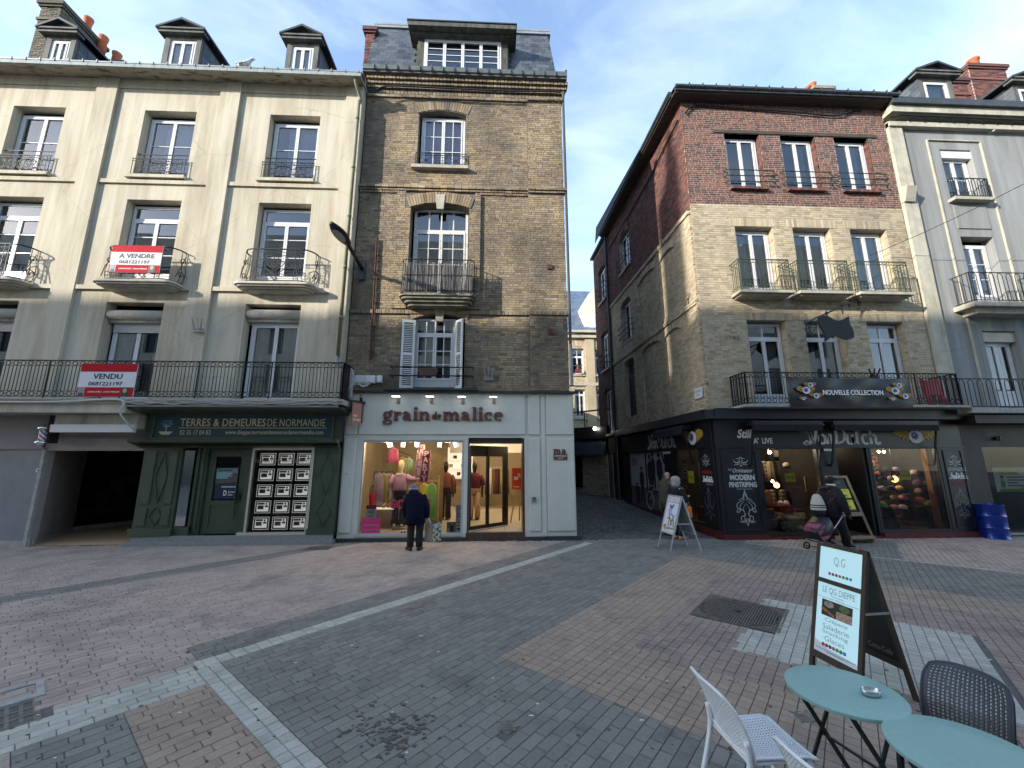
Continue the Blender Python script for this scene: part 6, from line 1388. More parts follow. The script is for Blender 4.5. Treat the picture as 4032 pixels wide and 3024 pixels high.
mb = MB(); mb.quad((vx0+1,YV+1.3,3.4),(vx1,YV+1.3,3.4),(vx1,YV+1.3,13.5),(vx0+1,YV+1.3,13.5)); mb.build('inner_wall',DARKIN,V_); mb = MB(XA); mb.quad((-7.95,1.1,3.3),(-1.3,1.1,3.3),(-1.3,1.1,13.5),(-7.95,1.1,13.5)); mb.build('inner_wall',DARKIN,V_)
# sunlit faces
PC = Pieces('brick',CBRICK); PR = Pieces('brick',RBRICK)
lint = [(a-.17,b+.2,9.03,9.31) for a,b in wm_]+[(a-.2,b+.2,6.03,6.25) for a,b in wl]
courses(PC,vx0-.02,vx1,3.45,ZR,YV,[h[:4] for h in hv]+lint,.072,.205,.014,proud=.006,jit=.0025)
RMW = [(h[0],h[1],10.26,h[3]) for h in hv[:3]]+[(6.95,12.36,12.31,12.43)]
courses(PR,vx0-.02,vx1,ZR,13.42,YV,RMW,.0725,.215,.018,proud=.004,jit=.0015)
for a,b,c_,d in lint:
    n = int((b-a)/.075)
    for i in range(n): PC.put(ID,(a+(i+.5)*(b-a)/n,YV-.018+.02,(c_+d)/2),((b-a)/n-.009,.04,d-c_-.012))
for a,b in wt:
    n = int((b-a+.1)/.072)
    for i in range(n): PR.put(ID,(a-.03+(i+.5)*(b-a+.06)/n,YV-.02,10.30),((b-a+.06)/n-.012,.20,.08))
# reveals in brick: quoins showing on the right hand jambs
for (a,b,c_,d,e) in hv:
    Pq,m_ = (PR,.0725) if c_ > 10 else (PC,.072); Mq = xf((b,YV+.01,0),(0,1,0),(1,0,0)); Mr = xf((a,YV+e,0),(0,-1,0),(-1,0,0))
    courses(Pq,0,e-.02,c_+.03,d-.01,0,(),m_,.205,.013,M=Mq,proud=.006,jit=.003); courses(Pq,.02,e,c_+.03,d-.01,0,(),m_,.205,.013,M=Mr,proud=.006,jit=.003)
# alley side: corner pier and blind arcades
arches = [(-2.25,-1.10,6.36,'a'),(-4.30,-2.66,6.36,'b')]
blind = [(-2.25,-1.10,3.6,6.2),(-4.30,-2.66,3.6,6.25),(-2.25,-1.10,6.85,9.0),(-4.30,-2.66,6.85,9.05)]
courses(PC,-7.95,0,3.3,9.5,0,aw[1:]+[(a,b,c_,d+.36) for a,b,c_,d in blind],.072,.205,.012,M=XA,proud=.06,jit=.003,dep=.08)
for a,b,c_,d in blind:
    courses(PC,a,b,c_,d-.02,0,(),.072,.205,.012,M=XA,proud=.008,jit=.003); voussoirs(PC,a,b,d-.05,.14,.26,-.05,M=XA,wd=.075,dep=.1)
    for k in range(3):
        for s_ in (0,1): PC.put(XA,((a+.06+.06*k) if s_ == 0 else (b-.06-.06*k),-.02,d+.30-.0),(.11,.06,.07))
courses(PC,-7.95,0,6.52,6.66,-.06,(),.07,.205,.012,M=XA,proud=.05,jit=.006,dep=.1); courses(PC,-7.95,0,9.42,9.56,-.06,(),.07,.205,.012,M=XA,proud=.05,jit=.006,dep=.1)
courses(PR,-7.95,0,9.56,13.42,0,[(-6.3,-5.02,10.45,12.28)],.0725,.215,.016,M=XA,proud=.012,jit=.003)
for q in aw: voussoirs(PC if q[3] < 10 else PR,q[0]-.04,q[1]+.04,q[3]-.1,.16,.24,-.03,M=XA)
PC.emit(V_,170,'cream_bricks'); PR.emit(V_,130,'red_bricks')
for q in aw: mb = MB(XA); arch_fill(mb,q[0],q[1],q[3]-.14,.14,-.03,.2); mb.build('arch_head',CMORT,V_)
OAK = mat('old_oak_lintel',(.075,.06,.05),.9,.4,6,bump=.3,stretch=(.4,2,3)); mb = MB(); mb.box(6.95,12.36,YV-.03,YV+.1,12.315,12.425); mb.build('lintel_beam',OAK,V_)
GL2 = glass_mat('reflecting_glass',(.75,.78,.8),.12)
for i,(a,b) in enumerate(wt): window(V_,a+.02,b-.03,10.40,12.26,YV+.17,2,(),0,None,.075,cur=CURT,cx=[(.55,.85)] if i else [(.6,.98)],glass=GL2,depth=.7)
for i,(a,b) in enumerate(wm_): window(V_,a+.02,b-.03,6.92,8.99,YV+.20,2,(),0,None,.075,cur=CURT,cx=[(.05,.42),(.56,.93)],glass=GL2,depth=.7,plate=.06)
for i,(a,b) in enumerate(wl): window(V_,a+.02,b-.03,3.56,5.99,YV+.22,2,(),0,.80,.075,cur=BEIGEC,cx=[(.02,.98)] if i == 1 else [(.60,.98)],glass=GL2,depth=.7,plate=.18)
for i,(a,b) in enumerate(wt):
    mb = MB()
    for z in (10.50,10.70,10.90):
        y = YV-.12; mb.tube(cr([(a-.16,YV,z+.04),(a-.14,y+.03,z),(a-.02,y,z),(b+.1,y,z),(b+.26,y+.03,z),(b+.28,YV,z+.04)],4),.016,5)
    mb.build('guard_bars',GIRON,V_)
for i,(a,b) in enumerate(((6.97,8.46),(8.72,10.22),(10.50,12.02))):
    yf = YV-.42; zb,zt = 6.80,7.72; mb = MB(); mb.box(a-.06,b+.06,yf-.06,YV-.02,6.69,6.77); mb.box(a+.03,b-.03,yf+.05,YV-.02,6.64,6.69); mb.build('balcony_slab',STONE,V_)
    mb = MB(); pl = [(a,YV-.0),(a,yf),(b,yf),(b,YV)]
    for z,r_ in ((zt,.017),(zt-.10,.008),(zb+.10,.008),(zb,.012)): mb.tube([(x,y,z) for x,y in pl],r_,4)
    n = 15
    for k in range(n+1): x = a+(b-a)*k/n; mb.bar((x,yf,zb+.10),(x,yf,zt-.10),.010,.010)
    for k in range(5): mb.bar((a,yf+.08*k,zb),(a,yf+.08*k,zt),.010,.010); mb.bar((b,yf+.08*k,zb),(b,yf+.08*k,zt),.010,.010)
    for k in range(n): x = a+(b-a)*(k+.5)/n; mb.tube(ring(x,zt-.05,.036,yf,8),.006,4,0,True); mb.tube(ring(x,zb+.05,.036,yf,8),.006,4,0,True)
    for x in (a,b): mb.bar((x,yf,zb-.04),(x,yf,zt),.022,.022)
    mb.build('balcony_railing',GIRON,V_)
# long street balcony over the shop
mb = MB(); mb.box(6.5,12.72,YV-.72,YV-.02,3.40,3.46); mb.build('balcony_slab',CONC,V_)
guilloche_rail(V_,6.62,12.50,YV-.68,3.50,4.32,IRON,rets=((0,.66),(1,.66)),pitch=.165,posts=5)
# alley windows
for i,q in enumerate(aw):
    if i == 2:
        window(V_,q[0]+.05,q[1]-.05,q[2]+1.75,q[3]-.1,.14,2,(),0,None,.06,M=XA,m=WOODD); f = MB(XA); f.box(q[0]+.03,q[1]-.03,.14,.16,q[2],q[2]+1.75); f = f.build('louvred_shutter',BLACKP,V_)
        for k in range(26): s_ = MB(XA); s_.bar((q[0]+.06,.12,q[2]+.04+k*.066),(q[1]-.06,.12,q[2]+.04+k*.066),.01,.05,up=(.7,0,.7)); s_.build('louvre',mat('black_louvre',(.03,.03,.032),.5) if k == 0 else bpy.data.materials['black_louvre'],f)
    else: window(V_,q[0]+.03,q[1]-.03,q[2]+.03,q[3]-.08,.14,2,(),0,None,.07,M=XA,cur=CURT,cx=[(.1,.9)],sill=(-.08,.1,STONE))
    if i < 2:
        mb = MB(XA)
        for z in (.28,.52,.76): mb.tube([(q[0]-.2,0,q[2]+z),(q[0]-.18,-.16,q[2]+z),(q[1]+.18,-.16,q[2]+z),(q[1]+.2,0,q[2]+z)],.016,5)
        mb.build('guard_bars',IRON,V_)
# eaves
mb = MB(); mb.box(5.62,12.86,YV-.36,YV+.2,13.42,13.47); mb.build('soffit',OAK,V_); mb = MB(XA); mb.box(-8.0,.30,-.36,.2,13.415,13.465); mb.build('soffit',OAK,V_)
mb = MB()
for k in range(17): x = 5.62+k*.43; mb.box(x,x+.42,YV-.42,YV-.34,13.46,13.60); mb.tube([(x,YV-.42,13.58),(x+.425,YV-.42,13.58)],.07,7); mb.box(x+.415,x+.435,YV-.50,YV-.36,13.52,13.665)
mb.build('gutter',ZINCD,V_)
mb = MB(XA)
for k in range(19): x = -8.0+k*.43; mb.tube([(x,-.42,13.58),(x+.425,-.42,13.58)],.065,7); mb.box(x,x+.42,-.42,-.34,13.46,13.56)
mb.build('gutter',ZINCD,V_)
mb = MB(); mb.add([(5.6,YV-.36,13.6),(12.86,YV-.36,13.6),(12.86,YV+5,14.6),(5.5,YV+9,14.6),(5.4,YV+9,13.6)],[(0,1,2,3),(0,3,4)]); mb.build('roof',SLATEB,V_)
x,z0 = WY(1760,200,14.0); x2,z1 = WY(1792,190,14.0); 
chimney(V_,x+.0,x2+.1,14.0,14.6,13.6,z1,YBRICK,[],cap=.05,bands=False)
for px,h in ((1765,.34),(1753,.12)):
    xx,zz = WY(px,190,14.0); k = MB(); k.lathe([(.14,-.3),(.13,h*.7),(.155,h*.85),(.15,h),(.1,h)],(xx,14.2,z1+.05),14); k.build('chimney_pot',TERRA,V_,True)
mb = MB(XA); mb.tube([(-7.85,-.14,13.4),(-7.85,-.12,2.2),(-7.8,-.12,.3)],.06,8); mb.build('downpipe',mat('blue_black_pipe',(.03,.035,.04),.5),V_)
t = thing('facade_cable','black cable clipped in a sagging line below the eaves of the red brick','cable',(9,YV-.05,12.9))
mb = MB(); pts = [WY(*p,YV-.06) for p in ((1480,245),(1500,228),(1560,231),(1620,235),(1700,241),(1760,247),(1810,250),(1840,240),(1860,236))]
mb.tube(cr([(x,YV-.06,z) for x,z in pts],4),.028,5)
for x,z in pts[1::2]: mb.tube([(x,YV-.06,z+.12),(x+.04,YV-.09,z+.02),(x-.03,YV-.08,z-.06)],.012,4)
mb.build('cable',IRON,t); mb = MB(XA); mb.tube([(-.15,-.06,pts[0][1]-.05),(-2.5,-.06,pts[0][1]-.35),(-7.7,-.06,pts[0][1]-.4)],.028,5); mb.build('cable',IRON,t)
for (px,py,lb) in ((1492,655,'iron tie anchor on the cream corner pier of the alley'),):
    d = ray(px,py); o = np.array((0,0,EYE)); tt = ((np.array((5.96,YV,0))-o) @ nin)/(d @ nin); q = o+tt*d
    t = thing('wall_anchor',lb,'wall anchor',tuple(q)); mb = MB(); mb.tube(cr([q+np.array((-.05,-.12,.25)),q+np.array((-.06,.0,.12)),q+np.array((-.06,0,-.12)),q+np.array((-.05,.1,-.26))],4),.018,5); mb.tube([q+np.array((-.05,.14,.2)),q+np.array((-.06,.0,.12))],.015,5); mb.build('anchor',IRON,t)
t = thing('street_name_plate','small white street name plate on the cream brick corner','street sign',(6.05,YV-.03,3.8))
x0,z1 = WY(1516,835,YV-.03); x1,z0 = WY(1531,852,YV-.03); d0 = MB(XA); d0.box(-.55,-.12,-.10,-.085,3.78,4.08); d0.build('plate',WHITES,t); txt(t,'lettering','PASSAGE',(-.50,-.17,3.95,4.02),-.104,INK,M=XA,ext=.002); txt(t,'lettering','RUE',(-.42,-.25,3.84,3.90),-.104,INK,M=XA,ext=.002)
txt(V_,'carved_date','1795',(6.62,7.02,5.42,5.55),YV-.032,mat('carved_stone',(.2,.165,.115),.95),ext=.004)
# wrought bracket with swallow-tail board
bk = thing('bracket_sign','black flag shaped blank board hanging from a scrolled wrought iron bracket','sign',(9,9.9,5.4))
A = np.array((*WY(1868,640,YV)[:1],YV,WY(1868,640,YV)[1])); Bq = np.array((WY(1738,698,9.55)[0],9.55,WY(1738,698,9.55)[1])); d = (Bq-A)
mb = MB(); mb.tube([A,Bq],.022,6); P_ = lambda f_,dz=0: A+d*f_+np.array((0,0,dz))
dl = d/np.linalg.norm(d)
def spl(f_,dz,r0,r1,a0,tn_,n=16): c_ = P_(f_,dz); return [c_+dl*((r0+(r1-r0)*i/n)*math.cos(a0+tn_*6.283*i/n))+np.array((0,0,(r0+(r1-r0)*i/n)*math.sin(a0+tn_*6.283*i/n))) for i in range(n+1)]
for args in ((.96,-.16,.17,.03,1.57,1.6),(.97,-.20,.12,.03,0,1.4),(.78,-.08,.10,.02,1.2,1.3),(.1,.1,.12,.02,-1.57,1.4),(.12,-.12,.12,.02,1.57,-1.4),(.3,-.05,.07,.02,1.5,1.2)): mb.tube(spl(*args),.012,5)
mb.tube(cr([P_(.99,-.02),P_(.98,-.3),P_(.88,-.30),P_(.80,-.05)],5),.014,5)
for f_ in (.42,.67): mb.tube([P_(f_,.08),P_(f_,-.22)],.014,5); mb.lathe([(.03,-.03),(.045,.0),(.03,.03)],P_(f_),8)
mb.build('bracket',IRON,bk)
MSx = xf(P_(.80,0)*np.array((1,1,0)),dl*np.array((1,1,0))*-1/np.linalg.norm(dl[:2]),np.array((dl[1],-dl[0],0))/np.linalg.norm(dl[:2])*-1)
W2 = np.linalg.norm((d*.46)[:2]); zt = P_(.55,0)[2]-.2
top = cr([(0,zt-.16),(W2*.25,zt-.03),(W2*.6,zt-.10),(W2*1.0,zt+.12)],5); bot = cr([(W2*1.07,zt-.48),(W2*.8,zt-.60),(W2*.4,zt-.58),(W2*.1,zt-.80)],5)
side = cr([(W2*1.0,zt+.12),(W2*1.0,zt-.1),(W2*1.08,zt-.28),(W2*1.07,zt-.48)],4)[1:-1]; lside = cr([(W2*.1,zt-.80),(W2*.10,zt-.55),(W2*-.02,zt-.35),(0,zt-.16)],4)[1:-1]
mb = MB(MSx); mb.prism([tuple(p) for p in top+side+bot+lside],-.015,.015); mb.build('board',mat('matt_black_board',(.012,.012,.013),.8),bk)
# the next narrow dark red house down the alley
N_ = thing('alley_house','narrow dark red brick house further down the alley with iron window bars','house',tuple((XA @ np.array((-9.2,0,0,1)))[:3]))
def onalley(px,py):
    d = ray(px,py); o = np.array((0,0,EYE)); tt = ((np.array((5.96,YV,0))-o) @ nin)/(d @ nin); q = o+tt*d; return -((q-np.array((5.96,YV+.01,0))) @ ad),q[2]
xl = -10.6; nw = [(-9.65,-8.45,10.3,12.2),(-9.65,-8.5,6.6,8.6),(-9.6,-8.45,3.3,5.6)]
mb = MB(XA); mb.wall(xl,-7.95,0,13.6,-.02,nw,.25); mb.box(xl,-7.96,.3,6,0,13.7); mb.build('wall',YMORT,N_)
P = Pieces('brick',DRBRICK); courses(P,xl,-7.95,.3,13.3,-.02,nw+[(-9.5,-8.7,0,2.35)],.0725,.215,.012,M=XA,proud=.012,jit=.004)
for q in nw: voussoirs(P,q[0]-.04,q[1]+.04,q[3]-.12,.16,.24,-.05,M=XA)
P.emit(N_,160)
for q in nw:
    window(N_,q[0]+.04,q[1]-.04,q[2]+.04,q[3]-.06,.1,2,(.5,),0,None,.08,M=XA,cur=CURT,cx=[(0,1)],sill=(-.14,.1,STONE)); mb = MB(XA)
    if q[2] > 4:
        for z in (.3,.6,.9): mb.tube([(q[0]-.1,-.02,q[2]+z),(q[0]-.05,-.2,q[2]+z),(q[1]+.05,-.2,q[2]+z),(q[1]+.1,-.02,q[2]+z)],.02,5)
        mb.build('guard_bars',IRON,N_)
mb = MB(XA); mb.box(xl-.05,-7.9,-.2,.2,13.5,13.62); mb.build('gutter',ZINCD,N_)
mb = MB(XA); mb.box(-9.5,-8.7,.0,.06,.25,2.3); dd = mb.build('door',GREENP,N_); mb = MB(XA); mb.box(-9.56,-9.5,-.05,.06,.2,2.36); mb.box(-8.7,-8.64,-.05,.06,.2,2.36); mb.build('door_frame',WHITE,N_)
mb = MB(XA); mb.box(-8.45,-7.96,-.07,-.04,.9,2.4); mb.build('grille_backing',BLACKP,N_)
for k in range(6): mb = MB(XA); mb.bar((-8.42+k*.085,-.10,.9),(-8.42+k*.085,-.10,2.4),.016,.016); mb.build('grille_bar',IRON,N_)

BS = thing('black_shopfront','black painted corner shopfront with pinstriped panels and open doorway','shopfront',(9,YV,0))
ys = YV-.05; RED = mat('oxblood_plinth',(.10,.015,.015),.6,.3,8)
mb = MB(); mb.box(5.90,13.06,YV-.34,YV+.1,3.12,3.37); mb.box(5.98,13.02,YV-.30,YV,3.37,3.41); mb.build('canopy',NAVYB,BS); mb = MB(XA); mb.box(-7.35,.33,-.34,.1,3.122,3.372); mb.build('canopy',NAVYB,BS)
mb = MB(); mb.box(5.98,13.02,ys,YV+.12,2.40,3.12); mb.build('fascia',BLACKP,BS); mb = MB(XA); mb.box(-7.25,0.0,-.05,.1,2.40,3.115); mb.build('fascia',BLACKP,BS)
mb = MB(); mb.box(5.98,13.02,ys-.04,ys-.002,2.36,2.41); mb.box(5.98,13.02,ys-.03,ys-.002,3.06,3.11); mb.build('moulding',BLACKP,BS); mb = MB(XA); mb.box(-7.25,.02,-.09,-.052,2.36,2.41); mb.build('moulding',BLACKP,BS)
for (a,b) in ((5.98,7.16),(8.86,9.30),(12.28,13.02)):
    mb = MB(); mb.box(a,b,ys,YV+.15,.12,2.40); st = mb.build('pier',BLACKP,BS)
    if b-a > .6:
        mb = MB(); F0 = (a+.12,b-.08,.22,2.30)
        for (p,q,r_,s_) in ((F0[0],F0[1],F0[3]-.03,F0[3]),(F0[0],F0[1],F0[2],F0[2]+.03),(F0[0],F0[0]+.03,F0[2]+.03,F0[3]-.03),(F0[1]-.03,F0[1],F0[2]+.03,F0[3]-.03)): mb.box(p,q,ys-.02,ys-.002,r_,s_)
        mb.build('panel_moulding',NAVYB,BS)
mb = MB(); mb.box(5.96,7.18,ys-.06,YV+.1,0,.12); mb.box(7.18,9.34,ys-.03,YV+.1,0,.07); mb.box(10.30,13.0,ys-.06,YV+.1,0,.14); mb.build('plinth',RED,BS); mb = MB(XA); mb.box(-7.25,.0,-.10,.05,0,.20); mb.build('plinth',RED,BS)
mb = MB(); mb.box(9.34,10.30,ys-.03,YV+.5,0,.05); mb.build('door_step',RED,BS)
for (a,b,z0,lb) in ((7.16,8.86,.08,0),(10.30,12.28,.14,1)):
    f = MB(); f.box(a,a+.06,ys+.01,YV+.05,z0,2.40); f.box(b-.06,b,ys+.01,YV+.05,z0,2.40); f.box(a+.06,b-.06,ys+.01,YV+.05,2.33,2.40); f.box(a+.06,b-.06,ys+.01,YV+.05,z0,z0+.07); f = f.build('display_window',BLACKP,BS)
    mb = MB(); mb.quad((a+.06,ys+.03,z0+.07),(b-.06,ys+.03,z0+.07),(b-.06,ys+.03,2.33),(a+.06,ys+.03,2.33)); mb.build('pane',SGLASS,f)
mb = MB(); mb.box(9.30,9.36,ys+.02,YV+.6,.05,2.40); mb.box(10.24,10.30,ys+.02,YV+.6,.05,2.40); mb.build('door_jamb',BLACKP,BS)
f = MB(); f.box(10.16,10.22,YV+.02,YV+.95,.05,2.38); f = f.build('door',BLACKP,BS)
# alley side windows and panels
f = MB(XA); 
for a,b in ((-6.5,-6.42),(-4.72,-4.66),(-3.02,-2.95)): f.box(a,b,-.04,.05,.2,2.40)
f.box(-6.5,-2.95,-.04,.05,2.34,2.40); f.box(-6.5,-2.95,-.04,.05,.2,.26); f.build('display_frame',BLACKP,BS)
for a,b in ((-7.25,-6.5),(-2.95,-2.15),(-.68,.02)): mb = MB(XA); mb.box(a,b,-.05,.1,.2,2.4); mb.build('pier',BLACKP,BS)
f = MB(XA); f.box(-2.15,-2.09,-.03,.05,.2,2.4); f.box(-.74,-.68,-.03,.05,.2,2.4); f.box(-2.09,-.74,-.03,.05,2.34,2.4); f.box(-2.09,-.74,-.03,.05,.2,.28); f = f.build('display_window',BLACKP,BS); mb = MB(XA); mb.quad((-2.09,0,.28),(-.74,0,.28),(-.74,0,2.34),(-2.09,0,2.34)); mb.build('pane',SGLASS,f)
# photo posters with figures (flat prints)
PGY = mat('photo_sky_grey',(.40,.41,.42),.6,.08,2); PSD = mat('photo_ground',(.16,.14,.13),.7,.3,4); PBK = mat('photo_dark_figure',(.025,.023,.024),.7,.6,9); PSK = mat('photo_skin',(.22,.15,.12),.7)
ph = thing('photo_poster','large window poster photograph of a dark clothed group with a motorcycle','poster',tuple((XA @ np.array((-4.7,0,1.2,1)))[:3]))
for a,b in ((-6.42,-4.72),(-4.66,-3.02)):
    mb = MB(XA); mb.box(a,b,-.012,.0,1.02,2.34); mb.build('sky_print',PGY,ph); mb = MB(XA); mb.box(a,b,-.012,.0,.26,1.02); mb.build('ground_print',PSD,ph)
def pfig(x,z0,h,w_,k=0):
    mb = MB(XA); y = -.016-.003*k; mb.prism([(x+w_*a,z0+h*b) for a,b in ((-.30,0),(-.12,0),(0,.38),(.10,0),(.32,0),(.26,.45),(.36,.55),(.34,.78),(.14,.86),(-.14,.86),(-.36,.78),(-.38,.52),(-.24,.45))],y,y+.002); mb.build('figure_print',PBK,ph)
    mb = MB(XA); mb.disc(x,z0+h*.92,w_*.15,h*.065,y-.002,y-.0003,12); mb.build('face_print',PSK,ph); mb = MB(XA); mb.disc(x,z0+h*.955,w_*.2,h*.05,y-.0045,y-.0025,12); mb.build('hair_print',PBK,ph)
pfig(-5.2,.45,1.35,.6); pfig(-4.35,.5,1.75,.62,1); pfig(-4.05,.9,1.42,.55,2); pfig(-3.5,.75,1.55,.66,3); pfig(-5.7,.35,.8,.6,4)
mb = MB(XA)
for x in (-4.45,-3.35): mb.tube([(x+.30*math.cos(q*.45),-.04,.58+.32*math.sin(q*.45)) for q in range(14)],.03,4,0,True)
mb.tube([(-4.45,-.04,.6),(-4.1,-.04,1.0),(-3.6,-.04,1.0),(-3.35,-.04,.58)],.035,4); mb.tube([(-4.5,-.04,1.15),(-4.1,-.04,1.1)],.02,4); mb.build('motorcycle_print',mat('photo_pale',(.32,.31,.30),.6),ph)
mb = MB(XA); mb.tube([(-5.95+.25*math.cos(q*.45),-.02,1.98+.14*math.sin(q*.45)) for q in range(14)],.012,4,0,True); mb.build('oval_logo',PBK,ph); txt(ph,'oval_lettering','Von Dutch',(-6.15,-5.75,1.94,2.03),-.018,PBK,M=XA,ext=.002,shear=.3)
# painted lettering
def vond(par,x0,x1,z0,z1,y,m,M=None,w_=.17):
    G = [[cr([(-.10,.10),(.02,-.02),(.10,.10),(.0,.18)],4),cr([(-.02,.05),(.16,.02),(.24,.35),(.12,.92),(.02,.98)],5),cr([(.12,.95),(.25,.5),(.34,.02)],5),cr([(.34,.02),(.46,.5),(.52,1.0),(.60,.9)],5)],
         [ell(.72,.28,.13,.26,0,360,16)],[[(.92,0),(.94,.55)],cr([(.94,.40),(1.04,.55),(1.12,.42),(1.12,.0)],5)],
         [cr([(1.22,.98),(1.30,.9),(1.34,.5),(1.30,.0)],5),cr([(1.20,1.0),(1.45,.95),(1.68,.7),(1.62,.2),(1.30,.03)],6)],
         [cr([(1.80,.58),(1.78,.12),(1.92,0),(2.02,.15),(2.02,.58)],5),[(2.02,.4),(2.04,0)]],
         [[(2.24,1.0),(2.18,.1),(2.26,0)],cr([(2.04,.86),(2.25,.78),(2.46,.84)],4)],[ell(2.56,.28,.13,.27,50,310,14)],
         [[(2.80,1.02),(2.78,0)],cr([(2.79,.4),(2.90,.55),(3.0,.42),(3.0,.06),(3.14,0),(3.12,.12)],5)]]
    sx = (x1-x0)/3.24
    for ch in G:
        mb = MB(M)
        for pts in ch: mb.strokes([(p[0]*sx,p[1]*(z1-z0)) for p in pts],w_*(z1-z0),y,.004,.55,0,(x0+.1*sx,z0))
        mb.build('letter',m,par)
AGED = mat('aged_white_paint',(.66,.65,.60),.6,scale=14,col2=(.25,.16,.14),thr=(.30,.42)); YELF = mat('wing_yellow',(.50,.36,.05),.6,.35,14); BLUE = mat('iris_blue',(.02,.08,.32),.4); EYEW = mat('eyeball_white',(.66,.65,.66),.5,.1,8); ORF = mat('wing_orange',(.55,.25,.04),.6,.3,20)
def flying_eye(par,cx,cz,r_,y,wing,M=None,span=2.2,tilt=0):
    for s_ in (-1,1):
        mb = MB(M); S2 = span+.75; W = [(.7,.5),(1.05,.95),(S2*.6,1.1),(S2*.9,.85),(S2*1.02,.3),(S2*.93,.42),(S2*.92,.0),(S2*.8,.22),(S2*.77,-.25),(S2*.64,.05),(S2*.58,-.5),(S2*.47,-.12),(S2*.38,-.6),(.8,-.45)]
        mb.prism([(cx+s_*a*r_,cz+b*r_) for a,b in (W if s_ > 0 else W[::-1])],y-.004,y); wg = mb.build('wing',wing,par); mb = MB(M)
        for a,b,c_,d in ((.85,.65,.95,.38),(.85,.4,.79,.12),(.8,.15,.65,-.05),(.75,-.1,.48,-.2)): mb.strokes([(cx+s_*(1+a*.1)*r_,cz+b*r_),(cx+s_*S2*c_*.8*r_,cz+(b+.12)*r_),(cx+s_*S2*c_*r_,cz+d*r_)],r_*.07,y-.0065,.002)
        mb.build('feather_lines',INK,wg)
    mb = MB(M); mb.disc(cx,cz,r_,r_*.92,y-.016,y-.011,20); e = mb.build('eyeball',EYEW,par); mb = MB(M); mb.disc(cx-.15*r_,cz+.1*r_,r_*.52,r_*.52,y-.020,y-.0165,16); mb.build('iris',BLUE,e); mb = MB(M); mb.disc(cx-.15*r_,cz+.1*r_,r_*.24,r_*.24,y-.024,y-.0205,12); mb.build('pupil',INK,e); mb = MB(M); mb.disc(cx-.28*r_,cz+.25*r_,r_*.1,r_*.1,y-.028,y-.0245,8); mb.build('highlight',WHITES,e)
yl = ys-.006
ln = thing('fascia_lettering','worn white painted script lettering on the street side of the black fascia','lettering',(9.5,yl,2.6)); vond(ln,8.46,10.64,2.46,2.93,yl,AGED)
txt(ln,'letter','Still',(6.62,7.05,2.62,2.86),yl,AGED,shear=.3,bold=.03); txt(ln,'letter',"A'  LIVE",(7.06,7.60,2.47,2.63),yl,AGED,bold=.03)
mb = MB(); mb.box(8.98,9.22,yl-.0,yl+.004,2.97,3.02); mb.box(8.98,9.22,ys-.048,ys-.042,2.27,2.33); mb.build('white_dash',AGED,ln)
e1_ = thing('winged_eye_emblem','painted eyeball emblem with yellow wings on the street side of the fascia','emblem',(11.7,yl,2.65)); flying_eye(e1_,11.70,2.66,.20,yl,YELF,span=2.4)
l2 = thing('fascia_lettering','worn white painted script lettering on the alley side of the black fascia','lettering',tuple((XA @ np.array((-3,-.06,2.6,1)))[:3])); vond(l2,-4.35,-2.1,2.46,2.95,-.056,AGED,XA)
e2_ = thing('winged_eye_emblem','painted eyeball emblem with yellow wings on the alley side of the fascia','emblem',tuple((XA @ np.array((-1,-.06,2.6,1)))[:3])); flying_eye(e2_,-.95,2.68,.22,-.056,YELF,XA,2.0)
mb = MB(XA)
for k in range(5): mb.strokes(cr([(-6.6+.1*k,2.55+.06*k),(-6.2+.12*k,2.8-.03*k),(-5.8+.1*k,2.6+.03*k),(-5.3+.12*k,2.72)],5),.012,-.056,.003)
mb.build('flame_pinstripe',mat('dull_red_line',(.16,.02,.015),.6),l2)
mb = MB(XA); mb.box(-3.1,-2.4,-.098,-.092,2.25,2.33); mb.build('white_dash',AGED,l2)
# pinstriped panels
def pin(par,cx,z0,z1,y,m,w_,M=None,style=0):
    mb = MB(M); h = z1-z0; q = lambda x,z: (cx+x*w_,z0+z*h)
    for s_ in (-1,1):
        S_ = [[(0,1),(.04,.86),(.10,.78),(.36,.70)],[(.03,.92),(.10,.80),(.05,.70)],[(.08,.72),(.42,.62),(.46,.50),(.18,.42),(.10,.38)],[(.10,.66),(.30,.56),(.34,.40),(.50,.38),(.40,.47),(.20,.44)],[(.02,.60),(.16,.46),(.10,.30),(.30,.24),(.26,.12),(.06,.20)],[(.04,.34),(.14,.24),(.10,.12),(.30,.10),(.42,.13)],[(.02,.2),(.06,.10),(0,0)]]
        if style: S_ = [[(0,1),(.05,.9),(.10,.84),(.30,.80)],[(.48,.72),(.42,.50),(.24,.42),(.10,.50)],[(.06,.8),(.10,.6),(.02,.45)],[(.04,.44),(.22,.36),(.40,.40)],[(.03,.32),(.2,.22),(.46,.16)],[(.02,.2),(.05,.1),(0,0)]]
        for pts in S_: pp = cr([q(s_*a,b) for a,b in pts],5); mb.strokes(pp,[w_*.035*(.35+.65*math.sin(math.pi*(i+.6)/(len(pp)+.2))) for i in range(len(pp))],y,.002)
    return mb.build('pinstripe',m,par)
yp = ys-.004
p1 = thing('painted_panel','black corner panel painted with white lettering and a symmetrical pinstripe ornament','painted sign',(6.55,yp,1.2))
txt(p1,'lettering','THE',(6.27,6.37,1.75,1.80),yp,SILVT,ext=.0025); txt(p1,'lettering','Originator',(6.39,6.95,1.67,1.81),yp,SILVT,ext=.0025,shear=.35,bold=.02); txt(p1,'lettering','MODERN',(6.30,6.98,1.50,1.65),yp,SILVT,ext=.0025,bold=.05); txt(p1,'lettering','PINSTRIPING',(6.26,7.02,1.32,1.46),yp,SILVT,ext=.0025,bold=.04)
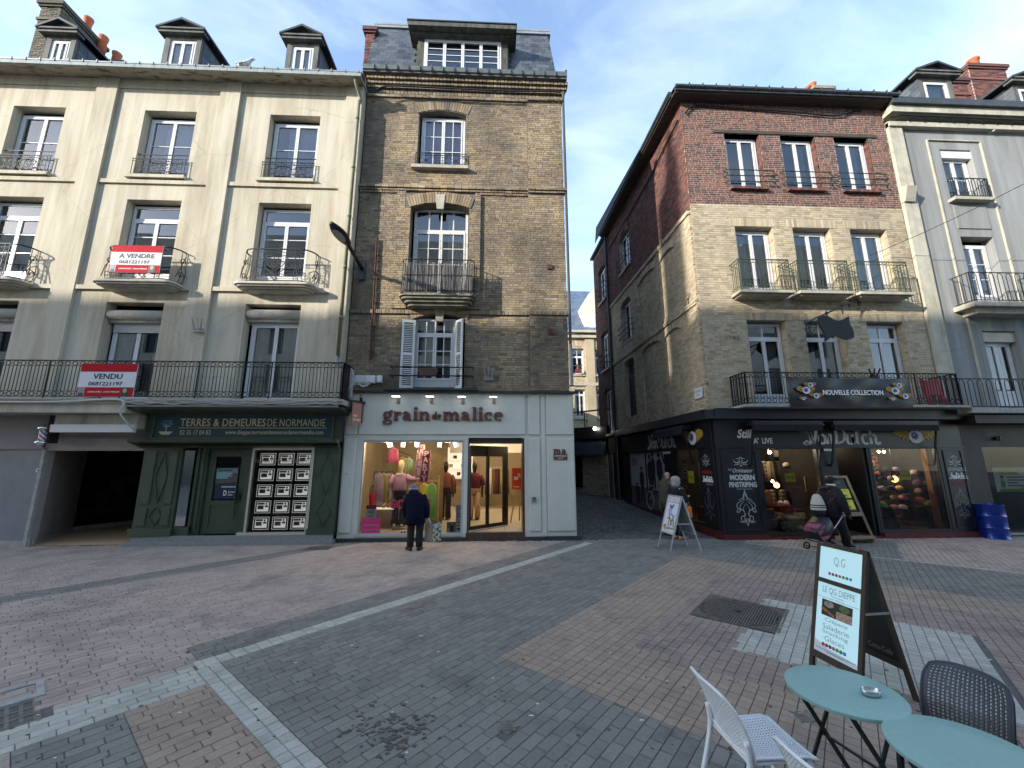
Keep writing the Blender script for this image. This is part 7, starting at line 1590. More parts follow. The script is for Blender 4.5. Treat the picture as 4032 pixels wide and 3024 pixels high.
mb = MB(); mb.box(6.45,6.88,yp,yp+.003,1.27,1.278); mb.build('rule',SILVT,p1); pin(p1,6.66,.34,1.26,yp,SILVT,.52)
pin(p1,6.64,1.86,2.12,yp,SILVT,.42,style=1)
p2 = thing('painted_panel','narrow black street panel beside the blue drum with white lettering and pinstripes','painted sign',(12.62,yp,1.2))
pin(p2,12.70,1.84,2.16,yp,SILVT,.4,style=1); txt(p2,'lettering','KUSTOM KULTURE',(12.42,12.98,1.72,1.82),yp,SILVT,ext=.0025,bold=.03); vond(p2,12.45,12.98,1.52,1.68,yp,WHITET); mb = MB(); mb.box(12.50,12.94,yp,yp+.002,1.34,1.44); mb.build('ribbon',mat('dull_red_ribbon',(.14,.02,.025),.6),p2); pin(p2,12.68,.46,1.32,yp,mat('faded_line',(.22,.21,.23),.6),.42)
p3 = thing('painted_panel','narrow black alley panel with red and white lettering and horn shaped pinstripes','painted sign',tuple((XA @ np.array((-.35,-.06,1.2,1)))[:3]))
pin(p3,-.35,1.86,2.2,-.054,SILVT,.4,XA,1); txt(p3,'lettering','ORIGINAL',(-.60,-.08,1.66,1.76),-.054,mat('red_paint',(.28,.015,.02),.6),M=XA,ext=.0025,bold=.04); vond(p3,-.60,-.08,1.44,1.60,-.054,WHITET,XA); txt(p3,'lettering','California',(-.45,-.1,1.36,1.41),-.054,SILVT,M=XA,ext=.0025,shear=.3); pin(p3,-.35,.42,1.30,-.054,mat('grey_line',(.3,.29,.32),.6),.5,XA,1)
# awning cassettes and arms
AWC = mat('black_awning_cloth',(.014,.014,.016),.9)
for (a,b,lb) in ((6.87,8.80,'first street awning beside the painted corner panel'),(9.10,12.06,'wide street awning over the doorway and cap window')):
    t = thing('awning','black rolled up ' + lb,'awning',((a+b)/2,YV-.3,3)); mb = MB(); mb.box(a,b,YV-.40,YV-.10,2.96,3.06); mb.build('cassette',NAVYB,t); mb = MB(); mb.box(a+.02,b-.02,YV-.41,YV-.37,2.80,2.96); mb.build('valance',AWC,t)
    for x in (a+.03,b-.03): mb = MB(); mb.bar((x,YV-.36,2.96),(x,YV-.12,1.9),.035,.035); mb.bar((x,YV-.12,1.9),(x,ys-.002,1.88),.05,.06); mb.build('arm',BLACKP,t)
t = thing('awning','black rolled up awning over the alley side shop window','awning',tuple((XA @ np.array((-1.6,-.3,3,1)))[:3])); mb = MB(XA); mb.box(-2.9,-.9,-.40,-.08,2.94,3.05); mb.build('cassette',NAVYB,t); mb = MB(XA); mb.box(-2.88,-.92,-.42,-.37,2.78,2.94); mb.build('valance',AWC,t)
for x in (-2.87,-.93): mb = MB(XA); mb.bar((x,-.36,2.94),(x,-.12,1.95),.035,.035); mb.bar((x,-.12,1.95),(x,-.06,1.93),.05,.06); mb.build('arm',BLACKP,t)
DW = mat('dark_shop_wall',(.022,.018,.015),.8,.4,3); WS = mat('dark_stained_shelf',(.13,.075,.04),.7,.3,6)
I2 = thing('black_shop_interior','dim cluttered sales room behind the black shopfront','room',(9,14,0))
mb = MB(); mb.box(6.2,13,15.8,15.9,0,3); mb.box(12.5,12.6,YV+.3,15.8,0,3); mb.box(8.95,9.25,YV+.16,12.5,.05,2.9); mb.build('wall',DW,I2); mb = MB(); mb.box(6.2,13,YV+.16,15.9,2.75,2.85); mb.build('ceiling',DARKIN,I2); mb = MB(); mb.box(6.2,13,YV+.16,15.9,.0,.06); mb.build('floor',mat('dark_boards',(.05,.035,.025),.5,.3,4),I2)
WDP = mat('orange_wood_post',(.30,.14,.05),.6,.3,8,stretch=(3,3,.4)); mb = MB(); mb.box(12.16,12.24,YV+.16,YV+.3,.2,2.4); mb.build('wood_post',WDP,I2); mb = MB(XA); mb.box(-.95,-.80,.5,.62,1.2,2.5); mb.build('wood_post',WDP,I2)
for x,y,e in ((8.0,12.2,10),(11.2,12.4,16),(9.8,13.2,12),(6.9,13.5,6)):
    ld = bpy.data.lights.new('shop_bulb','POINT'); ld.energy = e; ld.color = (1,.78,.5); ld.shadow_soft_size = .08; lo = bpy.data.objects.new('shop_bulb',ld); C.objects.link(lo); lo.location = (x,y,2.5)
HOT = mat('hot_bulb',(1,.9,.7),.4,emit=(1,.86,.6,10)); GLOW = mat('amber_bulb',(1,.5,.1),.4,emit=(1,.42,.08,3))
def r3(x,y): return (1481.2+x*.33036,850.3+y*.33036)
for (x,y,Y_,r_,m_,lb) in ((548,385,11.6,.045,HOT,'bright bulb at the top of the window beside the painted corner'),(1262,380,11.9,.035,HOT,'first of two bright bulbs above the cap shelves'),(1295,380,11.9,.035,HOT,'second of two bright bulbs above the cap shelves'),(1365,560,11.7,.09,GLOW,'amber globe lamp between the caps'),(595,600,11.6,.075,GLOW,'amber globe of the film style lamp in the window'),(568,574,11.55,.035,HOT,'small bright bulb beside the amber globe')):
    X,Z = WY(*r3(x,y),Y_); t = thing('shop_lamp',lb,'lamp',(X,Y_,Z)); mb = MB(); mb.lathe([(.001,-r_),(r_*.8,-r_*.6),(r_,0),(r_*.8,r_*.6),(r_*.3,r_),(.01,r_*1.1)],(X,Y_,Z),12); mb.build('bulb',m_,t,True); mb = MB(); mb.lathe([(r_*.4,r_),(r_*.9,r_*1.4),(r_*.5,r_*2.2)],(X,Y_,Z),10); mb.tube([(X,Y_,Z+r_*2),(X+.02,Y_,2.75)],.008,4); mb.build('holder',BLACKP,t)
for z in (1.55,1.85,2.12): mb = MB(); mb.box(9.5,12.5,13.2,13.5,z,z+.03); mb.build('shelf',WS,I2)
for z in (1.55,1.85,2.12): mb = MB(); mb.box(9.5,12.5,13.5,13.52,z-.2,z+.25); mb.build('shelf_back',DW,I2)
CAPC = [mat('cap_'+n,c,.85,.1,12) for n,c in (('white',(.62,.6,.58)),('red',(.5,.03,.03)),('tan',(.40,.30,.18)),('black',(.02,.02,.022)),('lime',(.45,.62,.10)),('pink',(.62,.24,.28)),('navy',(.03,.04,.09)),('lilac',(.42,.30,.42)),('maroon',(.14,.015,.03)))]
CN = ('white','red','tan','black','lime','pink','navy','lilac','maroon')
def cap(X,Y_,Z,ci,ci2,label,s_=1.,rz=0.):
    t = thing('cap',label,'cap',(X,Y_,Z),0,'caps in the black shop'); n = 12; ca_,sa_ = math.cos(rz),math.sin(rz); T = lambda p: (X+(p[0]*ca_-p[1]*sa_)*s_,Y_+(p[0]*sa_+p[1]*ca_)*s_,Z+p[2]*s_)
    mb = MB(); mb.loft([[T((r_*math.cos(q),r_*1.15*math.sin(q),z)) for q in [6.283*j/n for j in range(n)]] for r_,z in ((.092,0),(.095,.05),(.08,.09),(.045,.115),(.01,.122))]); mb.build('crown',CAPC[ci],t,True)
    mb = MB(); pts = [(-.085,-.06),(-.08,-.13),(-.04,-.175),(.04,-.175),(.08,-.13),(.085,-.06)]; mb.add([T((a,b,.005-.25*(abs(a))**1.4*2)) for a,b in pts]+[T((a,b,.012-.25*(abs(a))**1.4*2)) for a,b in pts],[(0,1,2,3,4,5),(11,10,9,8,7,6)]+[(i,i+6,(i+1) % 6+6,(i+1) % 6) for i in range(6)]); mb.build('peak',CAPC[ci2],t)
capl = [(1045,400,13.3,0,0),(1085,398,13.3,5,5),(1070,440,13.3,2,3),(1290,440,13.3,2,2),(1325,440,13.3,0,2),(1365,440,13.3,2,2),(1310,485,13.3,2,3),(1420,400,13.3,3,1),(1470,440,13.2,8,3),(1180,720,11.5,1,0),(1235,718,11.5,1,0),(1285,722,11.4,4,0),(1500,515,11.6,0,3),(1560,530,11.8,6,6),(1520,580,11.6,7,7),(1575,590,11.5,0,0),(1530,635,11.6,0,3),(1585,650,11.6,3,3),(1535,695,11.4,5,5),(1600,715,11.4,4,6),(1410,640,11.6,3,0),(660,462,12.2,0,3),(705,500,12.2,3,6),(1195,640,11.7,8,1),(1640,560,11.9,2,0)]
for k,(x,y,Y_,a,b) in enumerate(capl):
    X,Z = WY(*r3(x,y+14),Y_); where = 'on the wall shelves' if Y_ > 13 else ('near the lit doorway' if x < 1300 and x > 900 else ('in the corner window' if x < 900 else 'pinned in the wide window'))
    cap(X,Y_,Z,a,b,'%s cap with %s peak %s, %s in its column' % (CN[a],CN[b],where,('top','upper','middle','lower','bottom','highest','lowest')[k % 7]),1.15 if Y_ < 12 else 1.0,rnd.uniform(-.5,.5))
def plaid(name,a,b): 
    m = mat(name,a,.95,.2,20); n = m.node_tree.nodes; l = m.node_tree.links; g = n.new('ShaderNodeNewGeometry'); w1_ = n.new('ShaderNodeTexWave'); w1_.inputs['Scale'].default_value = 2.6; w2_ = n.new('ShaderNodeTexWave'); w2_.bands_direction = 'Z'; w2_.inputs['Scale'].default_value = 2.6
    ad_ = n.new('ShaderNodeMath'); ad_.operation = 'MULTIPLY_ADD'; ad_.inputs[1].default_value = .5; l.new(g.outputs['Position'],w1_.inputs[0]); l.new(g.outputs['Position'],w2_.inputs[0]); l.new(w1_.outputs['Fac'],ad_.inputs[0]); l.new(w2_.outputs['Fac'],ad_.inputs[2]); r_ = n.new('ShaderNodeValToRGB'); r_.color_ramp.elements[0].color = (*a,1); r_.color_ramp.elements[1].color = (*b,1); r_.color_ramp.elements[1].position = 1.2 if False else 1.; l.new(ad_.outputs[0],r_.inputs[0]); l.new(r_.outputs[0],n['Principled BSDF'].inputs['Base Color']); return m
PL1 = plaid('grey_plaid',(.025,.028,.03),(.30,.30,.28)); PL2 = plaid('red_plaid',(.04,.02,.02),(.42,.12,.10)); PL3 = plaid('brown_plaid',(.05,.04,.03),(.30,.25,.18))
def drape(name,label,cat,l,tp,r_,b,Y_,m,lean=.25,n=10):
    x0,z1 = WY(*r3(l,tp),Y_); x1,z0 = WY(*r3(r_,b),Y_); t = thing(name,label,cat,((x0+x1)/2,Y_,z0)); V = []; F = []
    for i in range(n+1):
        for k in range(n+1): u,v = i/n,k/n; V.append((x0+(x1-x0)*u,Y_+lean*v+.05*math.sin(u*9+v*5)+.04*math.sin(v*11-u*4),z0+(z1-z0)*v+.03*math.sin(u*7)))
    for i in range(n):
        for k in range(n): F.append((i*(n+1)+k,(i+1)*(n+1)+k,(i+1)*(n+1)+k+1,i*(n+1)+k+1))
    mb = MB(); mb.add(V,F); o = mb.build('cloth',m,t,True); s_ = o.modifiers.new('thick','SOLIDIFY'); s_.thickness = .02; return t
drape('plaid_shirt','dark grey plaid shirt heaped low in the corner window','shirt',645,775,870,910,11.3,PL1,.5); drape('plaid_shirt','brown plaid overshirt hanging in the shop doorway','shirt',1110,490,1215,625,12.3,PL3,.1); drape('plaid_shirt','long red plaid shirt hanging behind the open door','shirt',1215,390,1280,535,12.2,PL2,.1); drape('plaid_shirt','dark plaid shirt hanging high in the doorway','shirt',1130,375,1190,470,12.6,PL1,.1); drape('dark_jacket','brown jacket hanging in the dim corner window','jacket',630,470,700,530,12.6,GC[8],.1)
drape('black_hoodie','black hoodie with round badges displayed inside the wide window','hoodie',1275,740,1400,900,11.3,BLACKC,.1); drape('plum_garment','dark plum garment hanging in the wide window','garment',1400,650,1500,890,11.8,GC[10],.1)
def boxy(name,label,cat,l,tp,r_,b,Y_,m,d=.25,part='body'):
    x0,z1 = WY(*r3(l,tp),Y_); x1,z0 = WY(*r3(r_,b),Y_); t = thing(name,label,cat,((x0+x1)/2,Y_,z0)); mb = MB(); mb.box(x0,x1,Y_,Y_+d,z0,z1-.03); mb.build(part,m,t); mb = MB(); mb.box(x0-.01,x1+.01,Y_-.01,Y_+d+.01,z1-.03,z1); mb.build('lid',m,t); return t
boxy('shoe_box','red cardboard shoe box under the white trainers in the corner window','box',610,735,705,775,11.4,mat('box_red',(.30,.04,.025),.7)); boxy('wooden_crate','red stencilled crate stacked at the foot of the wide window','crate',1468,840,1590,868,11.3,RED); boxy('wooden_crate','yellow wooden crate beneath the red crate in the wide window','crate',1472,870,1590,895,11.3,mat('crate_yellow',(.25,.15,.03),.7)); boxy('leather_case','dark brown upright case in the wide window','case',1515,740,1600,800,11.6,WS); boxy('cabinet','dark red cabinet under the caps beside the doorway','cabinet',1160,740,1250,900,11.7,mat('cab_red',(.10,.01,.012),.5)); boxy('red_case','red box on the high shelf of the corner window','box',775,505,830,540,12.0,mat('case_red',(.25,.03,.03),.7))
t = thing('trainers','pair of white trainers on the red shoe box in the corner window','shoes',(8,11.5,.75)); mb = MB()
for x in (630,668): X,Z = WY(*r3(x,730),11.45); mb.loft([[(X+.05*math.cos(q)*a,11.5+.12*math.sin(q)*a,Z+z) for q in [6.283*j/10 for j in range(10)]] for a,z in ((1,0),(1,.05),(.8,.09),(.5,.12))])
mb.build('shoes',WHITES,t,True)
for (l,tp,r_,b,fr_,lb) in ((645,520,720,575,ID,'yellow SOLDES notice in the corner window of the black shop'),(1400,508,1474,563,ID,'yellow SOLDES notice in the wide cap window')):
    x0,z1 = WY(*r3(l,tp),ys+.04); x1,z0 = WY(*r3(r_,b),ys+.04); t = thing('sale_notice',lb,'notice',((x0+x1)/2,ys,z0),0,'yellow sale notices'); mb = MB(); mb.box(x0,x1,ys+.034,ys+.04,z0,z1); mb.build('sheet',YELP,t); txt(t,'lettering','SOLDES',(x0+.02,x1-.02,(z0+z1)/2-.03,(z0+z1)/2+.03),ys+.031,INK,ext=.002)
t = thing('sale_notice','yellow SOLDES notice in the alley side window','notice',tuple((XA @ np.array((-1.4,0,1.5,1)))[:3]),0,'yellow sale notices'); mb = MB(XA); mb.box(-1.55,-1.20,.008,.014,1.36,1.72); mb.build('sheet',YELP,t); txt(t,'lettering','SOLDES',(-1.52,-1.23,1.50,1.57),.006,INK,M=XA,ext=.0015)
for k,(s_,z,c_,w_) in enumerate(((-1.7,2.16,SILVT,.3),(-1.75,2.0,CRIM,.34),(-1.7,1.86,YELF,.3),(-1.75,1.7,SILVT,.36),(-1.75,1.42,CRIM,.34),(-1.8,1.2,YELF,.3),(-1.75,1.05,CRIM,.26))):
    t = thing('brand_patch','stuck on %s oval patch in the alley side window, %s in the column' % (('silver','crimson','yellow','silver','crimson','yellow','crimson')[k],('top','second','third','fourth','fifth','sixth','lowest')[k]),'patch',tuple((XA @ np.array((s_,.02,z,1)))[:3])); mb = MB(XA); mb.disc(s_,z,w_/2,.055,.012,.016,14); mb.build('oval',c_,t); mb = MB(XA); mb.disc(s_,z,w_/2-.025,.035,.008,.0115,14); mb.build('field',INK,t)
for k,(s_,c_,lb) in enumerate(((-1.55,GC[2],'pale green trousers hanging in the alley side window'),(-1.1,mat('olive_coat',(.12,.13,.06),.9),'olive coat hanging in the alley side window'),(-.95,REDS,'red top hanging at the end of the alley side window'))):
    t = thing('hanging_garment',lb,'garment',tuple((XA @ np.array((s_,.4,1.7,1)))[:3])); mb = MB(XA); R_ = [[(s_+ww*math.cos(q),.45+.05*math.sin(q),z) for q in [6.283*j/12 for j in range(12)]] for ww,z in ((.04,2.0),(.14,1.95),(.14,1.6),(.17,1.05))]; mb.loft(R_); mb.build('cloth',c_,t,True)
mb = MB(XA); mb.box(-2.1,-.7,.5,.9,.2,.62); tb = thing('display_table','low dark display box in the alley side window','table',tuple((XA @ np.array((-1.4,.7,.2,1)))[:3])); mb.build('body',RED,tb)

# stock that fills the dim room: rails of clothes, boxes and more caps
def dgarment(x,y,zt,ln,wd_,m,label,group):
    t = thing('hanging_garment',label,'garment',(x,y,zt),0,group); n = 14
    mb = MB(); mb.loft([[(x+ww*wd_*math.cos(q)*(1+.1*math.sin(5*q+k)),y+.05*math.sin(q)*(1+.5*math.sin(7*q)),zt-ln*f_) for q in [6.283*j/n for j in range(n)]] for k,(ww,f_) in enumerate(((.15,0),(.42,.06),(.46,.16),(.48,.5),(.5,1.)))]); mb.build('cloth',m,t,True)
GMS = (PL1,GC[7],PL3,CAPC[6],PL3,GC[8],CAPC[3],GC[10],PL1,CAPC[2],GC[7],GC[8])
NM = ('grey plaid shirt','black shirt','olive plaid shirt','navy jacket','brown plaid shirt','brown jacket','black jacket','maroon shirt','pale grey plaid shirt','tan jacket','black tee','brown shirt')
ORD = ('first','second','third','fourth','fifth','sixth','seventh','eighth','ninth','tenth','eleventh','twelfth')
for r_,(x0,x1,y,z,lb) in enumerate(((7.35,9.0,12.6,2.0,'behind the corner window'),(7.35,9.0,12.2,1.15,'on the low rail of the corner window'),(10.5,12.2,12.7,1.50,'behind the wide window'))):
    for k in range(12): dgarment(x0+(x1-x0)*k/11,y+.03*(k % 3),z,.62,.24,GMS[(k+r_*5) % 12],'%s hanging %s %s' % (NM[(k+r_*5) % 12],lb,ORD[k]),'clothes on the rails of the black shop')
for k in range(18):
    X = 7.35+.30*(k % 6) if k < 12 else 10.6+.28*(k-12); Z = (.10 if k < 6 else .38) if k < 12 else .16; mm_ = (RED,WS,CAPC[3],CAPC[2],WS,CAPC[8])[k % 6]
    t = thing('stock_box','%s stock box low in the %s, %s along' % (('oxblood','brown','black','tan','dark oak','maroon')[k % 6],'corner window lower tier' if k < 6 else ('corner window upper tier' if k < 12 else 'wide window'),ORD[k % 6]),'box',(X,11.9,Z),0,'boxes in the black shop windows'); mb = MB(); mb.box(X-.13,X+.13,11.75,12.0,Z,Z+.2); mb.build('body',mm_,t); mb = MB(); mb.box(X-.135,X+.135,11.745,12.005,Z+.2,Z+.25); mb.build('lid',mm_,t)
for k in range(30):
    X = 10.62+.27*(k % 6)+.06*((k//6) % 2); Z = .62+.27*(k//6); c_ = (3,0,6,2,8,7,1,3,5,0,6,4)[(k*5+k//6) % 12]; cap(X,11.75,Z,c_,(k*3) % 9,'%s cap in the rows behind the wide window, %s row %s' % (CN[c_],('lowest','second','third','fourth','top')[k//6],ORD[k % 6]),1.05,rnd.uniform(-.6,.6))
t = thing('stripe_sign','white and black striped display sign beside the street pier in the corner window','sign',(8.4,11.5,1.2)); (x0,z1),(x1,z0) = WY(*r3(775,540),11.5),WY(*r3(872,640),11.5); mb = MB(); mb.box(x0,x1,11.5,11.52,z0,z1); mb.build('board',CAPC[0],t)
for k in range(6): mb = MB(); xx = x0+.05+(x1-x0-.1)*k/6; mb.box(xx,xx+.025,11.49,11.497,z0,z1-.12); mb.build('stripe',CAPC[3],t)
YW = 10.85
U = thing('rendered_building','grey rendered building with cream edges and slate dormers at the end of the row','building',(16,YW,0))
ux0,ux1 = 12.78,26.
col = [(14.48,15.56),(19.4,20.5),(22.6,23.7)]
hU = [h for a,b in col for h in ((a,b,10.16,12.0,.25),(a+.02,b+.02,6.52,8.88,.32),(a,b,3.5,5.80,.32))]
mb = MB(); mb.wall(ux0+.45,ux1,3.3,13.1,YW,hU,.3); mb.build('wall',GREYPL,U)
mb = MB(); mb.quad((ux0,YW+1.3,3.3),(ux1,YW+1.3,3.3),(ux1,YW+1.3,13.2),(ux0,YW+1.3,13.2)); mb.build('inner_wall',DARKIN,U)
mb = MB(); mb.box(ux0,ux0+.45,YW-.10,YW+.5,3.3,12.9); mb.prismx([(YW-.16,9.95),(YW-.02,9.95),(YW-.02,10.5),(YW-.3,10.4)],ux0-.02,ux0+.3); mb.build('edge_strip',GREYED,U)
mb = MB(); mb.box(ux0-.05,ux1,YW-.34,YW+.2,13.06,13.30); mb.box(ux0,ux1,YW-.16,YW-.004,12.70,12.86); mb.build('cornice',GREYED,U)
mb = MB(); mb.box(ux0-.06,ux1,YW-.44,YW-.2,13.30,13.52); mb.build('gutter',ZINCD,U)
mb = MB(); mb.tube([(ux0,YW-.2,12.95),(ux0+.3,YW-.26,13.0),(ux1,YW-.26,12.94)],.03,5)
for k in range(16): mb.tube([(ux0+.6+k*.5,YW-.26,12.96),(ux0+.62+k*.5,YW-.2,12.86)],.014,4)
mb.build('cable_run',IRON,U)
mb = MB(); mb.add([(ux0,YW-.2,13.5),(ux1,YW-.2,13.5),(ux1,YW+7,16.2),(ux0,YW+7,16.2)],[(0,1,2,3)]); mb.build('roof',SLATEB,U)
mb = MB()                                             # raised surround framing each bay
for a,b in col:
    for x in (a-.40,b+.36): mb.box(x-.02,x+.02,YW-.05,YW-.002,3.4,12.3)
    mb.box(a-.40,b+.36,YW-.05,YW-.002,12.3,12.34)
mb.build('bay_moulding',GREYED,U)
mb = MB()
for a,b in col:
    mb.box(a+.0,b,YW-.03,YW-.002,9.15,9.95)
mb.build('apron_panel',GREYPL,U)
for i,(a,b) in enumerate(col):
    window(U,a+.02,b-.05,10.2,11.75,YW+.16,2,(.5,),0,None,.07,cur=BEIGEC,cx=[(.05,.95)],depth=.5); mb = MB(); mb.box(a,b,YW+.04,YW+.18,11.72,11.99); mb.build('roller_shutter_box',WHITE,U)
    window(U,a+.04,b-.04,6.58,8.70,YW+.20,2,(.33,.66),0,None,.08,cur=BEIGEC,cx=[(.05,.95)],depth=.6,plate=.3)
    window(U,a+.04,b-.04,3.56,5.5,YW+.20,2,(),0,None,.08,cur=CURT,cx=[(.3,.7)],depth=.8,plate=.3); mb = MB(); mb.box(a+.01,b-.01,YW+.06,YW+.22,5.48,5.78); mb.build('roller_shutter_box',PLASTERD,U)
    mb = MB(); mb.box(a-.12,b+.14,YW-.22,YW+.1,10.04,10.14); mb.build('sill',STONE,U)
    def loop_rail(x0,x1,yf,z0,z1,n,ret):
        mb = MB(); pl = [(x0,yf+ret),(x0,yf),(x1,yf),(x1,yf+ret)]
        for z in (z0,z1): mb.tube([(x,y,z) for x,y in pl],.016,5)
        w_ = (x1-x0)/n
        for k in range(n):
            xa = x0+k*w_; mb.tube([(xa+w_*.22,yf,z0),(xa+w_*.22,yf,z1-.10),(xa+w_*.35,yf,z1-.03),(xa+w_*.65,yf,z1-.03),(xa+w_*.78,yf,z1-.10),(xa+w_*.78,yf,z0)],.009,4)
        for x in (x0,x1):
            for k in range(max(1,int(ret/.12))): mb.bar((x,yf+.06+k*.12,z0),(x,yf+.06+k*.12,z1),.012,.012)
            mb.bar((x,yf,z0-.05),(x,yf,z1),.022,.022)
        return mb
    loop_rail(a+.0,b+.06,YW-.16,10.2,10.82,6,.14).build('window_guard',IRON,U)
    mb = MB(); mb.box(a-.75,b+.5,YW-.56,YW-.004,6.36,6.50); mb.box(a-.5,b+.3,YW-.4,YW-.004,6.2,6.36); mb.build('balcony_slab',STONE,U)
    loop_rail(a-.66,b+.42,YW-.50,6.56,7.42,8,.48).build('balcony_railing',IRON,U)
mb = MB(); mb.box(12.74,ux1,YW-.72,YW-.004,3.26,3.40); mb.build('balcony_slab',CONC,U)
loop_rail(12.56,22,YW-.64,3.44,4.20,36,.05).build('balcony_railing',IRON,U)
# dormers and chimneys above
for (l,r_,tp) in ((1987,2050,190),(2192,2255,205)):
    x0,zt = WY(l,tp-22,11.3); x1,_ = WY(r_,tp-22,11.3); dormer(U,x0-.1,x1+.05,13.5,zt,11.3,1.9,cols=1,wide=.2)
x0,zt = WY(2053,190,12.6); x1,_ = WY(2085,190,12.6)
chimney(U,x0,x1+.1,12.6,13.4,13.6,WY(2065,172,12.6)[1],RBRICK,[(x0+.25,12.9,.15,.5),(x0+.75,13.0,.17,.55)],back=RMORT)
x0,zt = WY(2092,150,13.4); x1,_ = WY(2168,140,13.4)
chimney(U,x0,x1,13.4,14.2,13.6,WY(2130,142,13.4)[1],RBRICK,[(x0+.75,13.7,.19,.62)],back=RMORT)
for px,py,lb in ((1953,268,'white cable insulator under the grey cornice beside the brick house'),(2140,285,'white cable insulator under the grey cornice above the bay')):
    x,z = WY(px,py,YW-.05); t = thing('insulator',lb,'insulator',(x,YW,z),0,'white insulators on the grey wall'); mb = MB(); mb.tube([(x,YW,z),(x,YW-.12,z-.02),(x+.03,YW-.14,z+.02)],.022,6); mb.build('insulator',WHITE,t)
# its dark shopfront
S4 = thing('dark_shopfront','closed dark brown shopfront with big glass beside the blue drum','shopfront',(15,YW,0)); DKB = mat('dark_brown_paint',(.018,.016,.017),.5,.2,3)
mb = MB(); mb.box(12.98,ux1,YW-.55,YW+.1,3.0,3.22); mb.build('canopy',DKB,S4); mb = MB(); mb.box(13.03,ux1,YW-.05,YW+.2,2.38,3.0); mb.build('fascia',DKB,S4); mb = MB(); mb.box(13.03,13.62,YW-.04,YW+.2,0,2.38); mb.box(13.62,ux1,YW-.05,YW+.2,0,.12); mb.build('pier',DKB,S4)
mb = MB(); mb.quad((13.62,YW,.12),(ux1,YW,.12),(ux1,YW,2.38),(13.62,YW,2.38)); mb.build('pane',SGLASS,S4); mb = MB(); mb.box(13.6,ux1,YW+1.4,YW+1.5,0,2.6); mb.box(13.6,ux1,YW+.1,YW+1.5,0,.1); mb.build('lining',mat('dusty_room',(.035,.04,.042),.9,.4,2),S4)
mb = MB(); mb.box(13.62,ux1,YW-.07,YW-.052,.04,.10); mb.build('sill_strip',ZINC,S4); mb = MB(); mb.lathe([(.001,-.08),(.06,-.04),(.06,.04),(.001,.06)],(14.1,YW-.1,2.62),10); mb.tube([(14.1,YW,2.65),(14.1,YW-.1,2.62)],.02,5); mb.build('camera_dome',BLACKP,S4)
x0,z1 = WY(3700/1.8228+525*.392/1.8228,1600/1.8228+615*.392/1.8228,YW+.02); x1,z0 = x0+1.0,z1-.66
t = thing('green_poster','white and green garden service poster with a small cartoon man taped inside dark glass','poster',(x0+.5,YW,z0)); y = YW+.02
mb = MB(); mb.box(x0,x1,y,y+.006,z0,z1); mb.build('sheet',mat('poster_white',(.60,.66,.62),.6),t); mb = MB(); mb.box(x0+.14,x0+.75,y-.004,y-.0005,z1-.20,z1-.09); mb.build('title_block',mat('lime_block',(.35,.50,.04),.6),t)
mb = MB(); mb.box(x0+.1,x1,y-.004,y-.0005,z0,z0+.08); mb.prism([(x1-.3,z0+.08),(x1,z0+.10),(x1,z0+.22),(x1-.1,z0+.2)],y-.004,y-.0005); mb.build('green_band',mat('leaf_green_print',(.18,.36,.05),.6),t)
mb = MB(); mb.box(x0+.16,x0+.28,y-.004,y-.0005,z0+.12,z0+.30); mb.build('figure_body',mat('figure_green',(.05,.22,.10),.6),t); mb = MB(); mb.disc(x0+.22,z0+.36,.055,.06,y-.004,y-.0005,12); mb.build('figure_face',SKIN,t); mb = MB(); mb.disc(x0+.22,z0+.41,.06,.035,y-.006,y-.0045,12); mb.build('figure_hair',INK,t)
mb = MB()
for k in range(4): mb.box(x0+.36,x0+.36+(.5,.58,.3,.45)[k],y-.004,y-.0005,z1-.28-k*.075,z1-.25-k*.075)
mb.build('text_line',INK,t); txt(t,'lettering','Jardins',(x0+.22,x0+.68,z1-.18,z1-.11),y-.006,mat('green_ink',(.03,.16,.05),.6),ext=.0015)
# overhead wire
t = thing('overhead_wire','thin overhead wire crossing in front of the grey building','wire',(16,10,9)); a = np.array((*WY(1880,552,10.8)[:1],10.8,WY(1880,552,10.8)[1])); b = np.array((WY(2230,388,9.0)[0],9.0,WY(2230,388,9.0)[1])); mb = MB(); mb.tube([a,a*.66+b*.34-np.array((0,0,.06)),a*.33+b*.67-np.array((0,0,.06)),b,b+(b-a)*2],.010,4); mb.build('wire',IRON,t)

